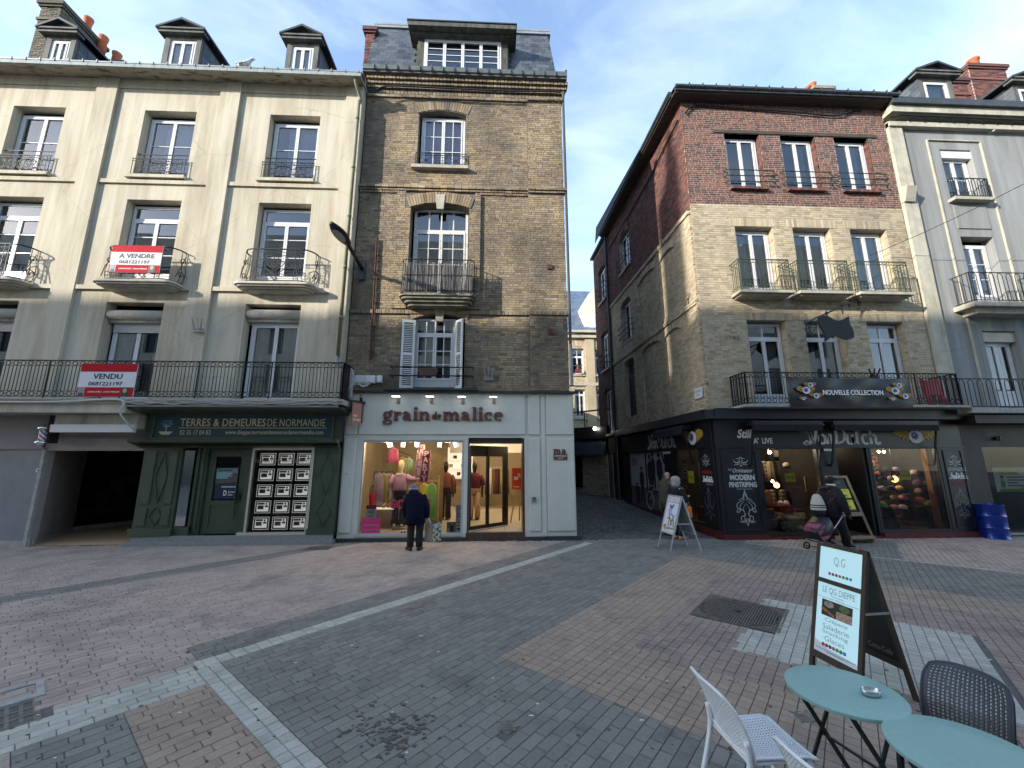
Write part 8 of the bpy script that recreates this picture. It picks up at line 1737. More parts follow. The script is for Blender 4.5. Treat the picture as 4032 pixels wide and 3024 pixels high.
OPW = mat('opposite_render',(.74,.72,.66),.9,.1,2)
xs = [-60,-52,-44.5,-37,-29,-21.5,-15.2,-8,-.5,7,14,22,30]
LBL = ['pale rendered house across the street, %s in the row' % q for q in ('far west end','first but one','second','third','fourth','fifth','sixth','seventh','eighth','ninth','tenth','east end')]
for i in range(len(xs)-1):
    a,b = xs[i],xs[i+1]; h = 20.9+(0,.15,-.2,.1,-.1,.2,0,.1,-.2,.1,0,.2)[i]
    t = thing('opposite_house',LBL[i],'house',((a+b)/2,-12,0),0,'houses across the street'); hh = [(a+.9+k*2.2,a+2.1+k*2.2,4.4+r_*3.1,6.6+r_*3.1) for k in range(3) for r_ in range(4)]; mb = MB(); mb.wall(a,b,0,h,-10.0,hh,-.25); mb.quad((a,-16,h),(b,-16,h),(b,-10,h),(a,-10,h)); mb.quad((b,-10,0),(b,-16,0),(b,-16,h),(b,-10,h)); mb.quad((a,-10,0),(a,-16,0),(a,-16,h),(a,-10,h)); mb.build('wall',OPW,t)
    mb = MB()
    for q in hh: mb.box(q[0],q[1],-10.3,-10.24,q[2],q[3])
    mb.build('windows',mat('opposite_glass',(.04,.05,.06),.15) if i == 0 else bpy.data.materials['opposite_glass'],t)['kind'] = 'stuff'
    mb = MB(); mb.box(a+.15,b-.15,-9.96,-9.9,.1,3.7); mb.build('shop_window',bpy.data.materials['opposite_glass'],t)
    mb = MB(); mb.add([(a,-10.2,h),(b,-10.2,h),(b,-14,h+1.6),(a,-14,h+1.6)],[(0,1,2,3)]); mb.build('roof',SLATEB,t)
t = thing('shade_tower','slim unseen tower added across the street to shade the alley wall','tower',(-34.15,-10.6,0)); mb = MB(); mb.box(-35.8,-33.75,-10.7,-10.2,0,27.2); mb.build('shaft',OPW,t); mb = MB(); mb.lathe([(.5,27.2),(.05,29)],(-34.3,-10.6,0),4); mb.build('cap',SLATEB,t)  # unseen tower, added only to throw shade on the alley wall
AQUA = mat('aqua_table_enamel',(.28,.45,.40),.42,.06,30,bump=.05,bscale=150,spec=.5); DGM = mat('dark_green_metal',(.018,.035,.025),.4,.3,20)
def bistro(x,y,zt,r_,rz,label):
    t = thing('bistro_table',label,'table',(x,y,0)); mb = MB(); mb.lathe([(.001,zt-.018),(r_-.02,zt-.018),(r_-.004,zt-.024),(r_,zt-.014),(r_,zt-.004),(r_-.006,zt),(r_*.6,zt+.0008),(.001,zt+.001)],(x,y,0),64); o = mb.build('table_top',AQUA,t,False); o.data.polygons.foreach_set('use_smooth',[True]*len(o.data.polygons)); m_ = o.modifiers.new('edges','EDGE_SPLIT'); m_.split_angle = R(40)
    c_,s_ = math.cos(rz),math.sin(rz); T = lambda a,b,z: (x+a*c_-b*s_,y+a*s_+b*c_,z)
    zl = zt-.03; h = r_*.62
    for q in (-1,1):
        for d in (-1,1): mb = MB(); mb.bar(T(-h*d,q*.17-.01*d,zl),T(h*1.12*d,q*.17-.01*d,.005),.026,.009,up=T(0,1,0) if False else (-s_,c_,0)); mb.build('leg',DGM,t)
    mb = MB()
    for d in (-1,1): mb.bar(T(h*.92*d,-.17,.06),T(h*.92*d,.17,.06),.02,.007); mb.bar(T(-h*.95*d,-.18,zl),T(-h*.95*d,.18,zl),.02,.01)
    mb.bar(T(0,-.18,zl*.5),T(0,.18,zl*.5),.012,.012); mb.build('stretcher',DGM,t); return t
bistro(2.135,2.675,.635,.300,R(12),'round aqua bistro table with a steel ashtray on it, under the menu board')
bistro(2.265,2.125,.632,.305,R(20),'round aqua bistro table cut by the frame edge, nothing on it')
t = thing('ashtray','small oval stainless steel ashtray on the aqua table','ashtray',(2.245,2.60,.637)); STEEL = mat('brushed_steel',(.62,.62,.62),.22,metal=1.)
mb = MB(); n = 28; prof = [(.0005,.002),(.038,.002),(.042,.005),(.044,.028),(.0425,.030),(.041,.028),(.039,.008),(.03,.005),(.0005,.005)]
mb.lathe(prof,(2.245,2.60,.637),n,0,1.25,.85); mb.build('bowl',STEEL,t,True); mb = MB()
for q in (R(150),R(-30)): mb.bar((2.245+.052*math.cos(q),2.60+.036*math.sin(q),.6665),(2.245+.040*math.cos(q),2.60+.028*math.sin(q),.6665),.012,.003)
mb.build('rest_notch',STEEL,t)
# perforated resin chairs
WPL = mat('white_resin',(.80,.81,.82),.35,spec=.5); CPL = mat('charcoal_resin',(.028,.033,.042),.4,spec=.5)
def perf(surf,nu,nv,hole=.40,edge=1):
    """sheet with a hole in every cell: surf(u, v) -> point"""
    V = []; F = []
    for i in range(nu):
        for k in range(nv):
            c = [(i/nu,k/nv),((i+1)/nu,k/nv),((i+1)/nu,(k+1)/nv),(i/nu,(k+1)/nv)]; b = len(V)
            if edge <= i < nu-edge and edge <= k < nv-edge:
                cu,cv = (i+.5)/nu,(k+.5)/nv; off = (0 if k % 2 else .0)
                ho = [(cu+hole/nu*math.cos(R(225+90*q+off)) ,cv+hole/nv*math.sin(R(225+90*q+off))) for q in range(4)]; V += [surf(*p) for p in c]+[surf(*p) for p in ho]; F += [(b+q,b+(q+1) % 4,b+4+(q+1) % 4,b+4+q) for q in range(4)]
            else: V += [surf(*p) for p in c]; F.append((b,b+1,b+2,b+3))
    return V,F
def chair(name_label,x,y,rz,m,s_=.87,lab=None):
    """faces local +y; built in its own frame"""
    t = local(thing('resin_chair',name_label,'chair',(x,y,0),rz)); t.scale = (s_,s_,s_)
    def seat(u,v):
        w_ = .205+.02*v; d = -.20+.44*v; z = .448-.018*math.sin(math.pi*v)*(1-(2*u-1)**2)-.02*max(0,v-.85)/.15+.01*(2*u-1)**2; r_ = 1-.03*(max(0,abs(2*u-1)-.8)/.2); return ((2*u-1)*w_*r_,d,z)
    def back(u,v):
        lean = -.20-.06*v-.10*v*v+.03*v**4*0; w_ = .215+.012*math.sin(math.pi*v)-.018*max(0,v-.8)/.2; xx = (2*u-1); curve = .045*(1-xx*xx)*(.4+.6*v); z = .44+.40*v-.035*v**3*abs(xx)**3; return (xx*w_,lean-curve+.02,z)
    for nm,fn,nu,nv in (('seat',seat,20,20),('backrest',back,19,20)):
        V,F = perf(fn,nu,nv); mb = MB(); mb.add(V,F); o = mb.build(nm,m,t,False); w_ = o.modifiers.new('weld','WELD'); w_.merge_threshold = .0005; k = o.modifiers.new('thick','SOLIDIFY'); k.thickness = .008 if nm == 'seat' else .012; k.offset = 0
        rim = MB(); N_ = 20; loop = [fn(i/N_,0) for i in range(N_)]+[fn(1,i/N_) for i in range(N_)]+[fn(1-i/N_,1) for i in range(N_)]+[fn(0,1-i/N_) for i in range(N_)]; rim.tube(loop,.0105,6,0,True); rim.build(nm+'_rim',m,o,True)
    for sx in (-1,1):
        mb = MB(); mb.tube(cr([(sx*.19,.20,.44),(sx*.20,.225,.25),(sx*.205,.235,.0)],4),[.022,.022,.022,.022,.02,.02,.019,.017,.016],8); mb.build('leg',m,t,True)
        mb = MB(); mb.tube(cr([(sx*.215,-.225,.56),(sx*.212,-.215,.44),(sx*.215,-.26,.25),(sx*.22,-.34,.0)],4),.019,8); mb.build('leg',m,t,True)
    mb = MB(); mb.tube([(-.19,.20,.43),(.19,.20,.43)],.012,6); mb.tube([(-.21,-.20,.43),(.21,-.20,.43)],.012,6)
    for sx in (-1,1): mb.tube([(sx*.20,-.2,.43),(sx*.19,.20,.43)],.012,6)
    mb.build('seat_frame',m,t,True); return t
chair('white perforated resin chair seen whole, drawn up to the table with the ashtray',1.575,2.675,R(-87),WPL)
chair('white perforated resin chair of which only the back shows at the frame edge',1.66,2.02,R(-84),WPL)
chair('charcoal perforated resin chair with its back to the menu board',2.65,2.56,R(110),CPL)
BRW = mat('dark_brown_stained_wood',(.050,.034,.024),.5,.35,10,stretch=(6,6,.5)); MINT = mat('mint_print_glow',(.44,.66,.70),.4,emit=(.44,.66,.70,.12)); CHALK = mat('blackboard',(.012,.013,.014),.35,.2,4)  # slight emission brightens the mint print; the sheet is no lamp
Lr,Rr,zr = np.array((3.285,4.165)),np.array((3.335,3.665)),1.205
d = (Rr-Lr)/np.linalg.norm(Rr-Lr); n_ = np.array((-d[1],d[0]))    # n_ points to +x (rear)
FRt = .30; RRt = .26; WB = np.linalg.norm(Rr-Lr)
t = thing('menu_board','dark wooden A-frame menu board with pale mint printed menu and blackboard back','menu board',(3.3,3.9,0))
def leaf(sgn,spread):
    hyp = math.hypot(zr,spread); M_ = np.eye(4); M_[:3,0] = (d[0],d[1],0); zax = np.array((n_[0]*-sgn*spread,n_[1]*-sgn*spread,zr))/hyp; M_[:3,2] = zax; M_[:3,1] = np.cross(zax,M_[:3,0]); M_[:3,3] = (Lr[0]+n_[0]*sgn*spread,Lr[1]+n_[1]*sgn*spread,0); return M_,hyp
MF,HF = leaf(-1,FRt); MR,HR = leaf(1,RRt)
mb = MB(MF); w_ = .038
mb.box(0,w_,-.012,.018,.0,HF); mb.box(WB-w_,WB,-.012,.018,.0,HF); mb.box(w_,WB-w_,-.012,.018,HF-w_,HF); mb.box(w_,WB-w_,-.012,.018,HF-.370,HF-.330); mb.box(w_,WB-w_,-.012,.018,.20,.26); fr = mb.build('front_frame',BRW,t)
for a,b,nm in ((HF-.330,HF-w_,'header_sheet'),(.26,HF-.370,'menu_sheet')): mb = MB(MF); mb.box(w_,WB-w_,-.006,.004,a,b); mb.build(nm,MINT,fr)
mb = MB(MF); mb.add([(w_+.002,-.0075,.262),(WB-w_-.002,-.0075,.262),(WB-w_-.002,-.0075,.30),(w_+.15,-.0075,.315),(w_+.002,-.0075,.36)],[(0,1,2,3,4)]); mb.build('white_wave',WHITES,fr)
GT = mat('menu_grey_ink',(.12,.16,.17),.6); DOT = [mat('dot_'+n,c,.5) for n,c in (('red',(.5,.03,.04)),('crimson',(.45,.02,.03)),('plum',(.18,.04,.10)),('rose',(.35,.12,.16)),('green',(.05,.28,.09)),('dark_green',(.04,.22,.07)),('blue',(.08,.25,.5)))]
X = lambda f_: w_+(WB-2*w_)*f_
def ml(s_,f0,f1,z0,z1,bold=0.): txt(fr,'lettering',s_,(X(f0),X(f1),z0,z1),-.0085,GT,M=MF,ext=.0018,bold=bold)
ml('Q.G',.36,.62,HF-.20,HF-.115,-.02); ml('LE QG DIEPPE',.13,.88,HF-.462,HF-.398,-.012); ml('vous propose',.34,.64,HF-.482,HF-.469); ml('FAIT MAISON',.30,.66,HF-.508,HF-.490,-.01)
mb = MB(MF); mb.box(X(.02),X(.28),-.0085,-.007,HF-.500,HF-.497); mb.box(X(.69),X(.98),-.0085,-.007,HF-.500,HF-.497); mb.build('rule',GT,fr)
for k,s_ in enumerate(('·Crêperie','·Saladerie','·Snacking','·Glaces')): ml(s_,(.20,.15,.15,.20)[k],(.75,.79,.77,.70)[k],HF-.712-.052*k,HF-.670-.052*k,-.01)
PHM = [mat('dish_crepe',(.35,.30,.24),.6,.7,40),mat('dish_salad',(.10,.16,.04),.6,.7,60),mat('dish_pastry',(.40,.17,.05),.6,.7,40),mat('dish_ice',(.42,.30,.30),.6,.6,50)]; PD = mat('dish_dark',(.035,.03,.03),.6,.3,30)
for k,(f0,f1,z0,z1) in enumerate(((.13,.48,-.585,-.515),(.48,.84,-.585,-.515),(.13,.48,-.655,-.585),(.48,.84,-.655,-.585))):
    mb = MB(MF); mb.box(X(f0),X(f1),-.0085,-.007,HF+z0,HF+z1); pc = mb.build('photo',PD if k < 3 else PHM[3],fr); xc,zc = (X(f0)+X(f1))/2,HF+(z0+z1)/2
    mb = MB(MF)
    if k == 2: 
        for q in range(4): mb.disc(X(f0)+.02+.03*q,zc+.018-.010*q,.024,.013,-.0105,-.009,12,0,-.4)
    elif k == 3:
        for q in range(5): mb.disc(X(f0)+.02+.025*q,zc+.012*(-1)**q,.018,.02,-.0105,-.009,10)
    else: mb.disc(xc,zc,.052,.029,-.0105,-.009,18)
    mb.build('dish',PHM[k] if k != 3 else mat('waffle',(.45,.30,.16),.6,.5,60),pc)
for row,(z,r_,f0) in enumerate(((HF-.275,.0135,.27),(.338,.016,.22))):
    for q in range(7): mb = MB(MF); mb.disc(X(f0+q*.082),z-(0 if row == 0 else .0),r_,r_,-.0095,-.0075,12); mb.build('round_logo',DOT[q],fr)
mb = MB(MF); mb.box(X(.06),X(.94),-.0095,-.008,.292,.296); mb.box(X(.3),X(.7),-.0095,-.008,.281,.285); mb.build('small_print',GT,fr)
mb = MB(MR); mb.box(0,w_,-.012,.012,.0,HR-.0); mb.box(WB-w_,WB,-.012,.012,.0,HR); mb.box(w_,WB-w_,-.012,.012,HR-w_,HR); mb.box(w_,WB-w_,-.012,.012,.24,.30); bkf = mb.build('rear_frame',BRW,t); mb = MB(MR); mb.box(w_,WB-w_,-.006,.006,.30,HR-w_); mb.build('blackboard',CHALK,bkf)
DULL = mat('dull_white_script',(.20,.20,.20),.6); txt(bkf,'lettering','Coca-Cola',(WB-.30,WB-.085,.335,.385),-.008,DULL,M=MR,ext=.0012,shear=.35,bold=.01)
mb = MB()
for s_,P0 in ((0,Lr),(1,Rr)): f_ = .42; a = P0-n_*FRt*f_; b = P0+n_*RRt*f_; mb.bar((a[0],a[1],zr*(1-f_)),(b[0],b[1],zr*(1-f_)),.008,.018)
mb.build('brace',mat('brace_steel',(.5,.5,.46),.4,metal=.7),t); mb = MB()
for f_ in (.15,.85): P0 = Lr+(Rr-Lr)*f_; mb.box(P0[0]-.03,P0[0]+.03,P0[1]-.02,P0[1]+.02,zr-.004,zr+.004)
mb.build('hinge',STEEL,t)
ALU = mat('pale_aluminium',(.62,.63,.65),.35,metal=.6); WB2 = mat('white_board',(.66,.70,.78),.35); AB = mat('art_blue',(.05,.13,.38),.6,.4,30); AG = mat('art_gold',(.42,.24,.05),.55,.4,30)
t = thing('pavement_sign','pale aluminium A-frame sign with blue and gold hand painted figure at the alley mouth','A-frame sign',(4.3,9.8,0))
F0,F1 = np.array((3.93,10.02)),np.array((3.975,9.42)); B0,B1 = np.array((4.68,10.12)),np.array((4.72,9.45)); d = (F1-F0)/np.linalg.norm(F1-F0); Lw = np.linalg.norm(F1-F0); zt = 1.20
n_ = np.array((-d[1],d[0])); top0 = (F0+B0)/2; sp = .375
def leaf2(sg):
    hyp = math.hypot(zt,sp); M_ = np.eye(4); M_[:3,0] = (d[0],d[1],0); zax = np.array((-sg*n_[0]*sp,-sg*n_[1]*sp,zt))/hyp; M_[:3,2] = zax; M_[:3,1] = np.cross(zax,M_[:3,0]); M_[:3,3] = (top0[0]+sg*n_[0]*sp,top0[1]+sg*n_[1]*sp,0); return M_,hyp
M1,h1 = leaf2(-1); M2,h2 = leaf2(1)
for M_,h_,nm in ((M1,h1,'front_panel'),(M2,h2,'rear_panel')):
    mb = MB(M_); e = .035
    for x in (0,Lw-.025): mb.box(x,x+.025,-.012,.012,0,.36)
    mb.box(-.01,e,-.016,.016,.36,h_); mb.box(Lw-e,Lw+.01,-.016,.016,.36,h_); mb.box(e,Lw-e,-.016,.016,h_-e,h_); mb.box(e,Lw-e,-.016,.016,.36,.36+e); fr = mb.build(nm,ALU,t); mb = MB(M_); mb.box(e,Lw-e,-.004,.004,.36+e,h_-e); mb.build('board',WB2 if M_ is M1 else mat('grey_back_board',(.30,.31,.32),.6),fr)
    if M_ is M1: F_ = fr
def art(pts,w_,m): mb = MB(M1); mb.strokes(cr([(a*Lw,.40+b*.82) for a,b in pts],5),w_,-.006,.002); mb.build('painted_stroke',m,F_)
for pts,w_,m in (([(.40,.68),(.30,.60),(.36,.50),(.45,.40),(.44,.25),(.46,.05)],.035,AB),([(.52,.70),(.46,.60),(.50,.50),(.62,.48),(.75,.40)],.03,AB),([(.30,.76),(.45,.72),(.58,.78),(.50,.70),(.36,.70),(.30,.76)],.035,AB),([(.62,.36),(.85,.52)],.02,AB),([(.28,.36),(.44,.40),(.60,.30),(.72,.36),(.86,.16)],.05,AG),([(.15,.16),(.35,.10),(.62,.11),(.92,.12)],.035,AG),([(.30,.18),(.12,.15),(.28,.04)],.04,AG),([(.62,.34),(.6,.22),(.7,.24)],.05,AG),([(.60,.22),(.62,.10)],.02,AB)): art(pts,w_,m)
for k,z in enumerate((.90,.83)): txt(F_,'painted_lettering',('Expo Peintures','et artiste')[k],(.06,Lw-.07,.40+z*.82,.40+z*.82+.05),-.006,AG,M=M1,ext=.002,shear=.2,bold=.02)
mb = MB(); P0 = F1; mb.bar(tuple(M1 @ np.array((Lw,0,.62,1)))[:3],tuple(M2 @ np.array((Lw,0,.62,1)))[:3],.008,.02); mb.build('brace',ALU,t)
RAW = mat('raw_pallet_wood',(.40,.30,.19),.8,scale=6,bump=.3,col2=(.22,.18,.13),stretch=(3,3,.5)); t = thing('easel_board','pale wood easel blackboard with two yellow notices before the black shop doorway','blackboard',(9.05,10.35,0))
Lx,Rx,yb_ = 8.74,9.42,10.18; q = lambda f_,z: (8.70+.14*f_,0)
mb = MB(); A0,A1,T0,T1 = (8.66,10.10,0),(9.44,10.16,0),(8.62,10.34,1.62),(9.18,10.36,1.62)
A0 = (8.80,10.12,0); A1 = (9.47,10.16,0); T0 = (8.66,10.40,1.62); T1 = (9.20,10.42,1.62)
mb.bar(A0,T0,.07,.05); mb.bar(A1,T1,.07,.05); L_ = lambda f_: tuple(np.array(A0)*(1-f_)+np.array(T0)*f_); R2 = lambda f_: tuple(np.array(A1)*(1-f_)+np.array(T1)*f_)
mb.bar(L_(.985),R2(.985),.05,.06); mb.bar(L_(.42),R2(.42),.06,.09); fr = mb.build('frame',RAW,t)
mb = MB(); up = np.array(T0)-np.array(A0); up = up/np.linalg.norm(up); bx_ = np.array(L_(.46)); bd = [np.array(L_(.46)),np.array(R2(.46)),np.array(R2(.965)),np.array(L_(.965))]; off = np.array((0,.02,0)); mb.add([p+off for p in bd]+[p+off+np.array((0,.012,0)) for p in bd],[(0,1,2,3),(7,6,5,4),(0,4,5,1),(1,5,6,2),(2,6,7,3),(3,7,4,0)]); mb.build('slate_board',CHALK,fr)
u_ = (bd[1]-bd[0])/np.linalg.norm(bd[1]-bd[0]); ME = np.eye(4); ME[:3,0] = u_; ME[:3,2] = up; ME[:3,1] = np.cross(up,u_); ME[:3,3] = bd[0]+off; hb = np.linalg.norm(bd[3]-bd[0]); wb = np.linalg.norm(bd[2]-bd[3])
txt(fr,'chalk_lettering','WELCOME',(.14,.42,hb*.84,hb*.84+.035),-.004,mat('chalk_grey',(.35,.35,.35),.8),M=ME,ext=.0015)
for z0,z1,tx in ((hb*.40,hb*.66,('SOLDES','-30%')),(hb*.06,hb*.33,('SOLDES','50%'))):
    mb = MB(ME); mb.box(.13,.50,-.006,-.002,z0,z1); s_ = mb.build('yellow_notice',YELP,fr); txt(s_,'lettering',tx[0],(.20,.42,z1-.06,z1-.025),-.008,INK,M=ME,ext=.0015); txt(s_,'lettering',tx[1],(.22,.40,z0+.03,z0+.085),-.008,INK,M=ME,ext=.0015,bold=.03)
mb = MB(); mb.bar((9.06,10.72,.0),(9.02,10.42,1.2),.05,.04); mb.build('rear_leg',RAW,t)
for k in range(4): mb = MB(); mb.bar((8.82,10.16+.10*k,.10),(9.46,10.20+.10*k,.10),.085,.022); mb.build('slat',RAW,t)
mb = MB(); mb.bar((8.80,10.10,.07),(8.78,10.52,.07),.06,.10); mb.bar((9.47,10.14,.07),(9.45,10.56,.07),.06,.10); mb.bar((8.82,10.11,.14),(9.46,10.15,.14),.04,.07); mb.build('base',RAW,t)
BLU = mat('blue_metallic_paint',(.008,.035,.26),.28,.1,3,metal=.55,coat=.5); x,y = 13.20,10.62; t = thing('oil_drum','shiny blue steel drum standing before the dark shopfront','drum',(x,y,0))
prof = [(.001,.012),(.27,.012),(.285,.0),(.292,.01),(.285,.03)]
for z in (.27,.57): prof += [(.285,z-.025),(.2865,z-.018),(.291,z-.006),(.291,z+.006),(.2865,z+.018),(.285,z+.025)]
prof += [(.285,.83),(.292,.845),(.292,.862),(.283,.866),(.276,.86),(.275,.845),(.001,.845)]
mb = MB(); mb.lathe(prof,(x,y,0),40); o = mb.build('body',BLU,t,True); m_ = o.modifiers.new('edges','EDGE_SPLIT'); m_.split_angle = R(50); mb = MB(); mb.lathe([(.03,0),(.03,.012),(.001,.012)],(x+.15,y,.846),12); mb.build('bung',BLU,t)
def sale_board(x0,x1,z0,z1,y,word_,label,tilt=0):
    t = thing('sale_board',label,'sign',((x0+x1)/2,y,z0),0,'estate agent boards on the balconies'); h = z1-z0; w_ = x1-x0; mb = MB(); mb.box(x0,x1,y,y+.02,z0,z1); b = mb.build('board',WHITES,t)
    mb = MB(); mb.box(x0+.001,x1-.001,y-.004,y-.0005,z1-h*.25,z1-.001); mb.box(x0+.001,x1-.001,y-.004,y-.0005,z0+.001,z0+h*.28); mb.build('red_band',REDS,t)
    txt(t,'lettering',word_,(x0+w_*(.16 if len(word_) > 6 else .24),x1-w_*(.14 if len(word_) > 6 else .24),z1-h*.47,z1-h*.31),y-.005,INK,ext=.004,bold=.02); txt(t,'lettering','0681221197',(x0+w_*.18,x1-w_*.22,z1-h*.67,z1-h*.55),y-.005,INK,ext=.004,bold=.01)
    txt(t,'lettering','KARINE DUBOS - CAROLE FERRANT',(x0+w_*.20,x1-w_*.24,z0+h*.12,z0+h*.165),y-.008,WHITET,ext=.003,bold=.01)
    for f0,f1,a,b_ in ((.02,.14,(.20,.30,.34),(.32,.22,.18)),(.78,.92,(.03,.03,.035),(.45,.30,.20))):
        mb = MB(); mb.box(x0+w_*f0,x0+w_*f1,y-.008,y-.0045,z0+.004,z0+h*.27); p = mb.build('portrait',mat('portrait_ground',a,.6),t); mb = MB(); mb.disc(x0+w_*(f0+f1)/2,z0+h*.18,w_*.035,h*.07,y-.011,y-.0085,12); mb.build('portrait_face',mat('portrait_face',b_,.6),p); mb = MB(); mb.prism([(x0+w_*f0+.01,z0+.006),(x0+w_*f1-.01,z0+.006),(x0+w_*(f1-.03),z0+h*.11),(x0+w_*(f0+.03),z0+h*.11)],y-.011,y-.0085); mb.build('portrait_coat',INK,p)
    return t
yq = YL-.50; (a,z1),(b,z0) = WY(245,529,yq),WY(343,590,yq); sale_board(a,b,z0,z1,yq,'A VENDRE','red and white A VENDRE board tied to the bowed upper balcony')
yq = YL-.73; (a,z1),(b,z0) = WY(178,785,yq),WY(286,857,yq); sale_board(a,b,z0,z1,yq,'VENDU','red and white VENDU board tied to the long lower balcony')
# banner
BAN = mat('black_vinyl_banner',(.012,.012,.013),.35,spec=.5); yb_ = YV-.73; (a,z1),(b,z0) = WY(1698,816,yb_),WY(1972,880,yb_); t = thing('banner','black vinyl banner with winged eyes tied along the corner balcony','banner',((a+b)/2,yb_,z0)); NX,NZ = 60,14; V = []
for i in range(NX+1):
    for k in range(NZ+1): u,v = i/NX,k/NZ; V.append((a+(b-a)*u,yb_-.01-.022*math.sin(v*3.1)*(1+.6*math.sin(u*16+v*3))-.012*math.sin(u*22-v*6),z0+(z1-z0)*v-.025*abs(math.sin(u*math.pi*3))*(v)*.6))
mb = MB(); mb.add(V,[(i*(NZ+1)+k,(i+1)*(NZ+1)+k,(i+1)*(NZ+1)+k+1,i*(NZ+1)+k+1) for i in range(NX) for k in range(NZ)]); mb.build('sheet',BAN,t,True)
ybb = yb_-.075; h = z1-z0; W_ = b-a
txt(t,'lettering','NOUVELLE COLLECTION',(a+W_*.265,a+W_*.755,z0+h*.40,z0+h*.57),ybb,WHITET,ext=.004,bold=.025)
for cx in (a+W_*.13,a+W_*.855):
    for dx,dz,r_ in ((0,.06,.105),(.15,.22,.07),(.28,-.10,.075),(-.12,-.18,.045)): flying_eye(t,cx+dx*.9,z0+h*.48+dz*.9,r_,ybb,ORF,None,1.7)
RC = mat('coral_red_paint',(.48,.07,.085),.5); t = thing('folding_chairs','coral red folding slatted chairs stacked against the corner of the balcony','folding chairs',(11.9,YV-.4,3.47))
for k in range(3):
    ox = 11.72+.10*k; oy = YV-.62+.12*k; mb = MB()
    for sx in (0,.40): mb.bar((ox+sx,oy,3.47),(ox+sx-.08,oy+.05,4.22),.03,.03); mb.bar((ox+sx+.14,oy+.02,3.47),(ox+sx-.05,oy+.06,3.95),.025,.025)
    mb.build('frame',RC,t)
    for q in range(5): mb = MB(); z = 3.78+q*.085; mb.bar((ox-.05,oy+.02,z),(ox+.38,oy+.02,z),.02,.06); mb.build('slat',RC,t)
t = thing('balcony_spikes','black three pronged bracket on the corner balcony rail above the banner','bracket',(10.6,YV-.66,4.3)); x,z = WY(1888,812,YV-.66); mb = MB(); mb.box(x-.12,x+.12,YV-.68,YV-.64,z-.08,z)
for k in (-1,0,1): mb.tube([(x+k*.06,YV-.66,z-.02),(x+k*.16+.05,YV-.66,z+.20)],.02,5)
mb.build('prongs',IRON,t)
t = thing('window_box','brown empty planter hanging on the bars before the shuttered window','planter',(-1.7,YB-.25,4.4)); mb = MB(); x0,z1 = WY(*c4(695,1212),YB-.3); x1,z0 = WY(*c4(852,1266),YB-.3); mb.add([(x0+.06,YB-.38,z0),(x1-.06,YB-.38,z0),(x1-.06,YB-.24,z0),(x0+.06,YB-.24,z0),(x0,YB-.42,z1),(x1,YB-.42,z1),(x1,YB-.23,z1),(x0,YB-.23,z1)],[(0,3,2,1),(4,5,6,7),(0,1,5,4),(1,2,6,5),(2,3,7,6),(3,0,4,7)]); mb.build('trough',mat('brown_plastic',(.10,.06,.05),.6),t)
t = thing('window_box','small red flower box with dry plants on the far alley window','planter',(3,YF-.1,5)); x0,z1 = WY(*c4(1940,1215),YF-.2); x1,z0 = WY(*c4(1990,1245),YF-.2); mb = MB(); mb.box(x0,x1,YF-.32,YF-.14,z0,z1); mb.build('trough',mat('dull_red_trough',(.14,.02,.025),.8),t); mb = MB()
for k in range(40): xx,zz = rnd.uniform(x0,x1),z1+rnd.random()*.35; mb.add([(xx,YF-.25,zz),(xx+.12,YF-.22,zz+.04),(xx+.04,YF-.26,zz+.12)],[(0,1,2)])
mb.build('foliage',mat('dry_plant',(.16,.10,.05),.9,.5,9),t)['kind'] = 'stuff'
def skin_mesh(name,J,E,m,parent,root,sub=1):
    names = list(J); idx = {k: i for i,k in enumerate(names)}; me = bpy.data.meshes.new(name); me.from_pydata([J[k][0] for k in names],[(idx[a],idx[b]) for a,b in E],[]); me.materials.append(m)
    o = bpy.data.objects.new(name,me); C.objects.link(o); o.parent = parent; FR[o] = Vector((0,0,0)); k = o.modifiers.new('skin','SKIN'); k.use_smooth_shade = True
    sv = me.skin_vertices[0].data
    for i,q in enumerate(names): sv[i].radius = (J[q][1],J[q][1] if len(J[q]) < 3 else J[q][2]); sv[i].use_root = (q == root)
    s_ = o.modifiers.new('smooth','SUBSURF'); s_.levels = sub; s_.render_levels = sub; return o
def rings_to(mb,rs,n=16,lump=0.):
    mb.loft([[(cx+rx*math.cos(q)*(1+lump*math.sin(3*q+z*14)),cy+ry*math.sin(q)*(1+lump*math.sin(4*q+z*9)),z) for q in [6.283*j/n for j in range(n)]] for cx,cy,z,rx,ry in rs])
def limb(mb,pts,rs,n=10,lump=.04):
    P = cr(pts,4); k = len(P); R_ = np.interp(np.linspace(0,1,k),np.linspace(0,1,len(rs)),rs); mb.tube(P,[r_*(1+lump*math.sin(i*2.1)) for i,r_ in enumerate(R_)],n)
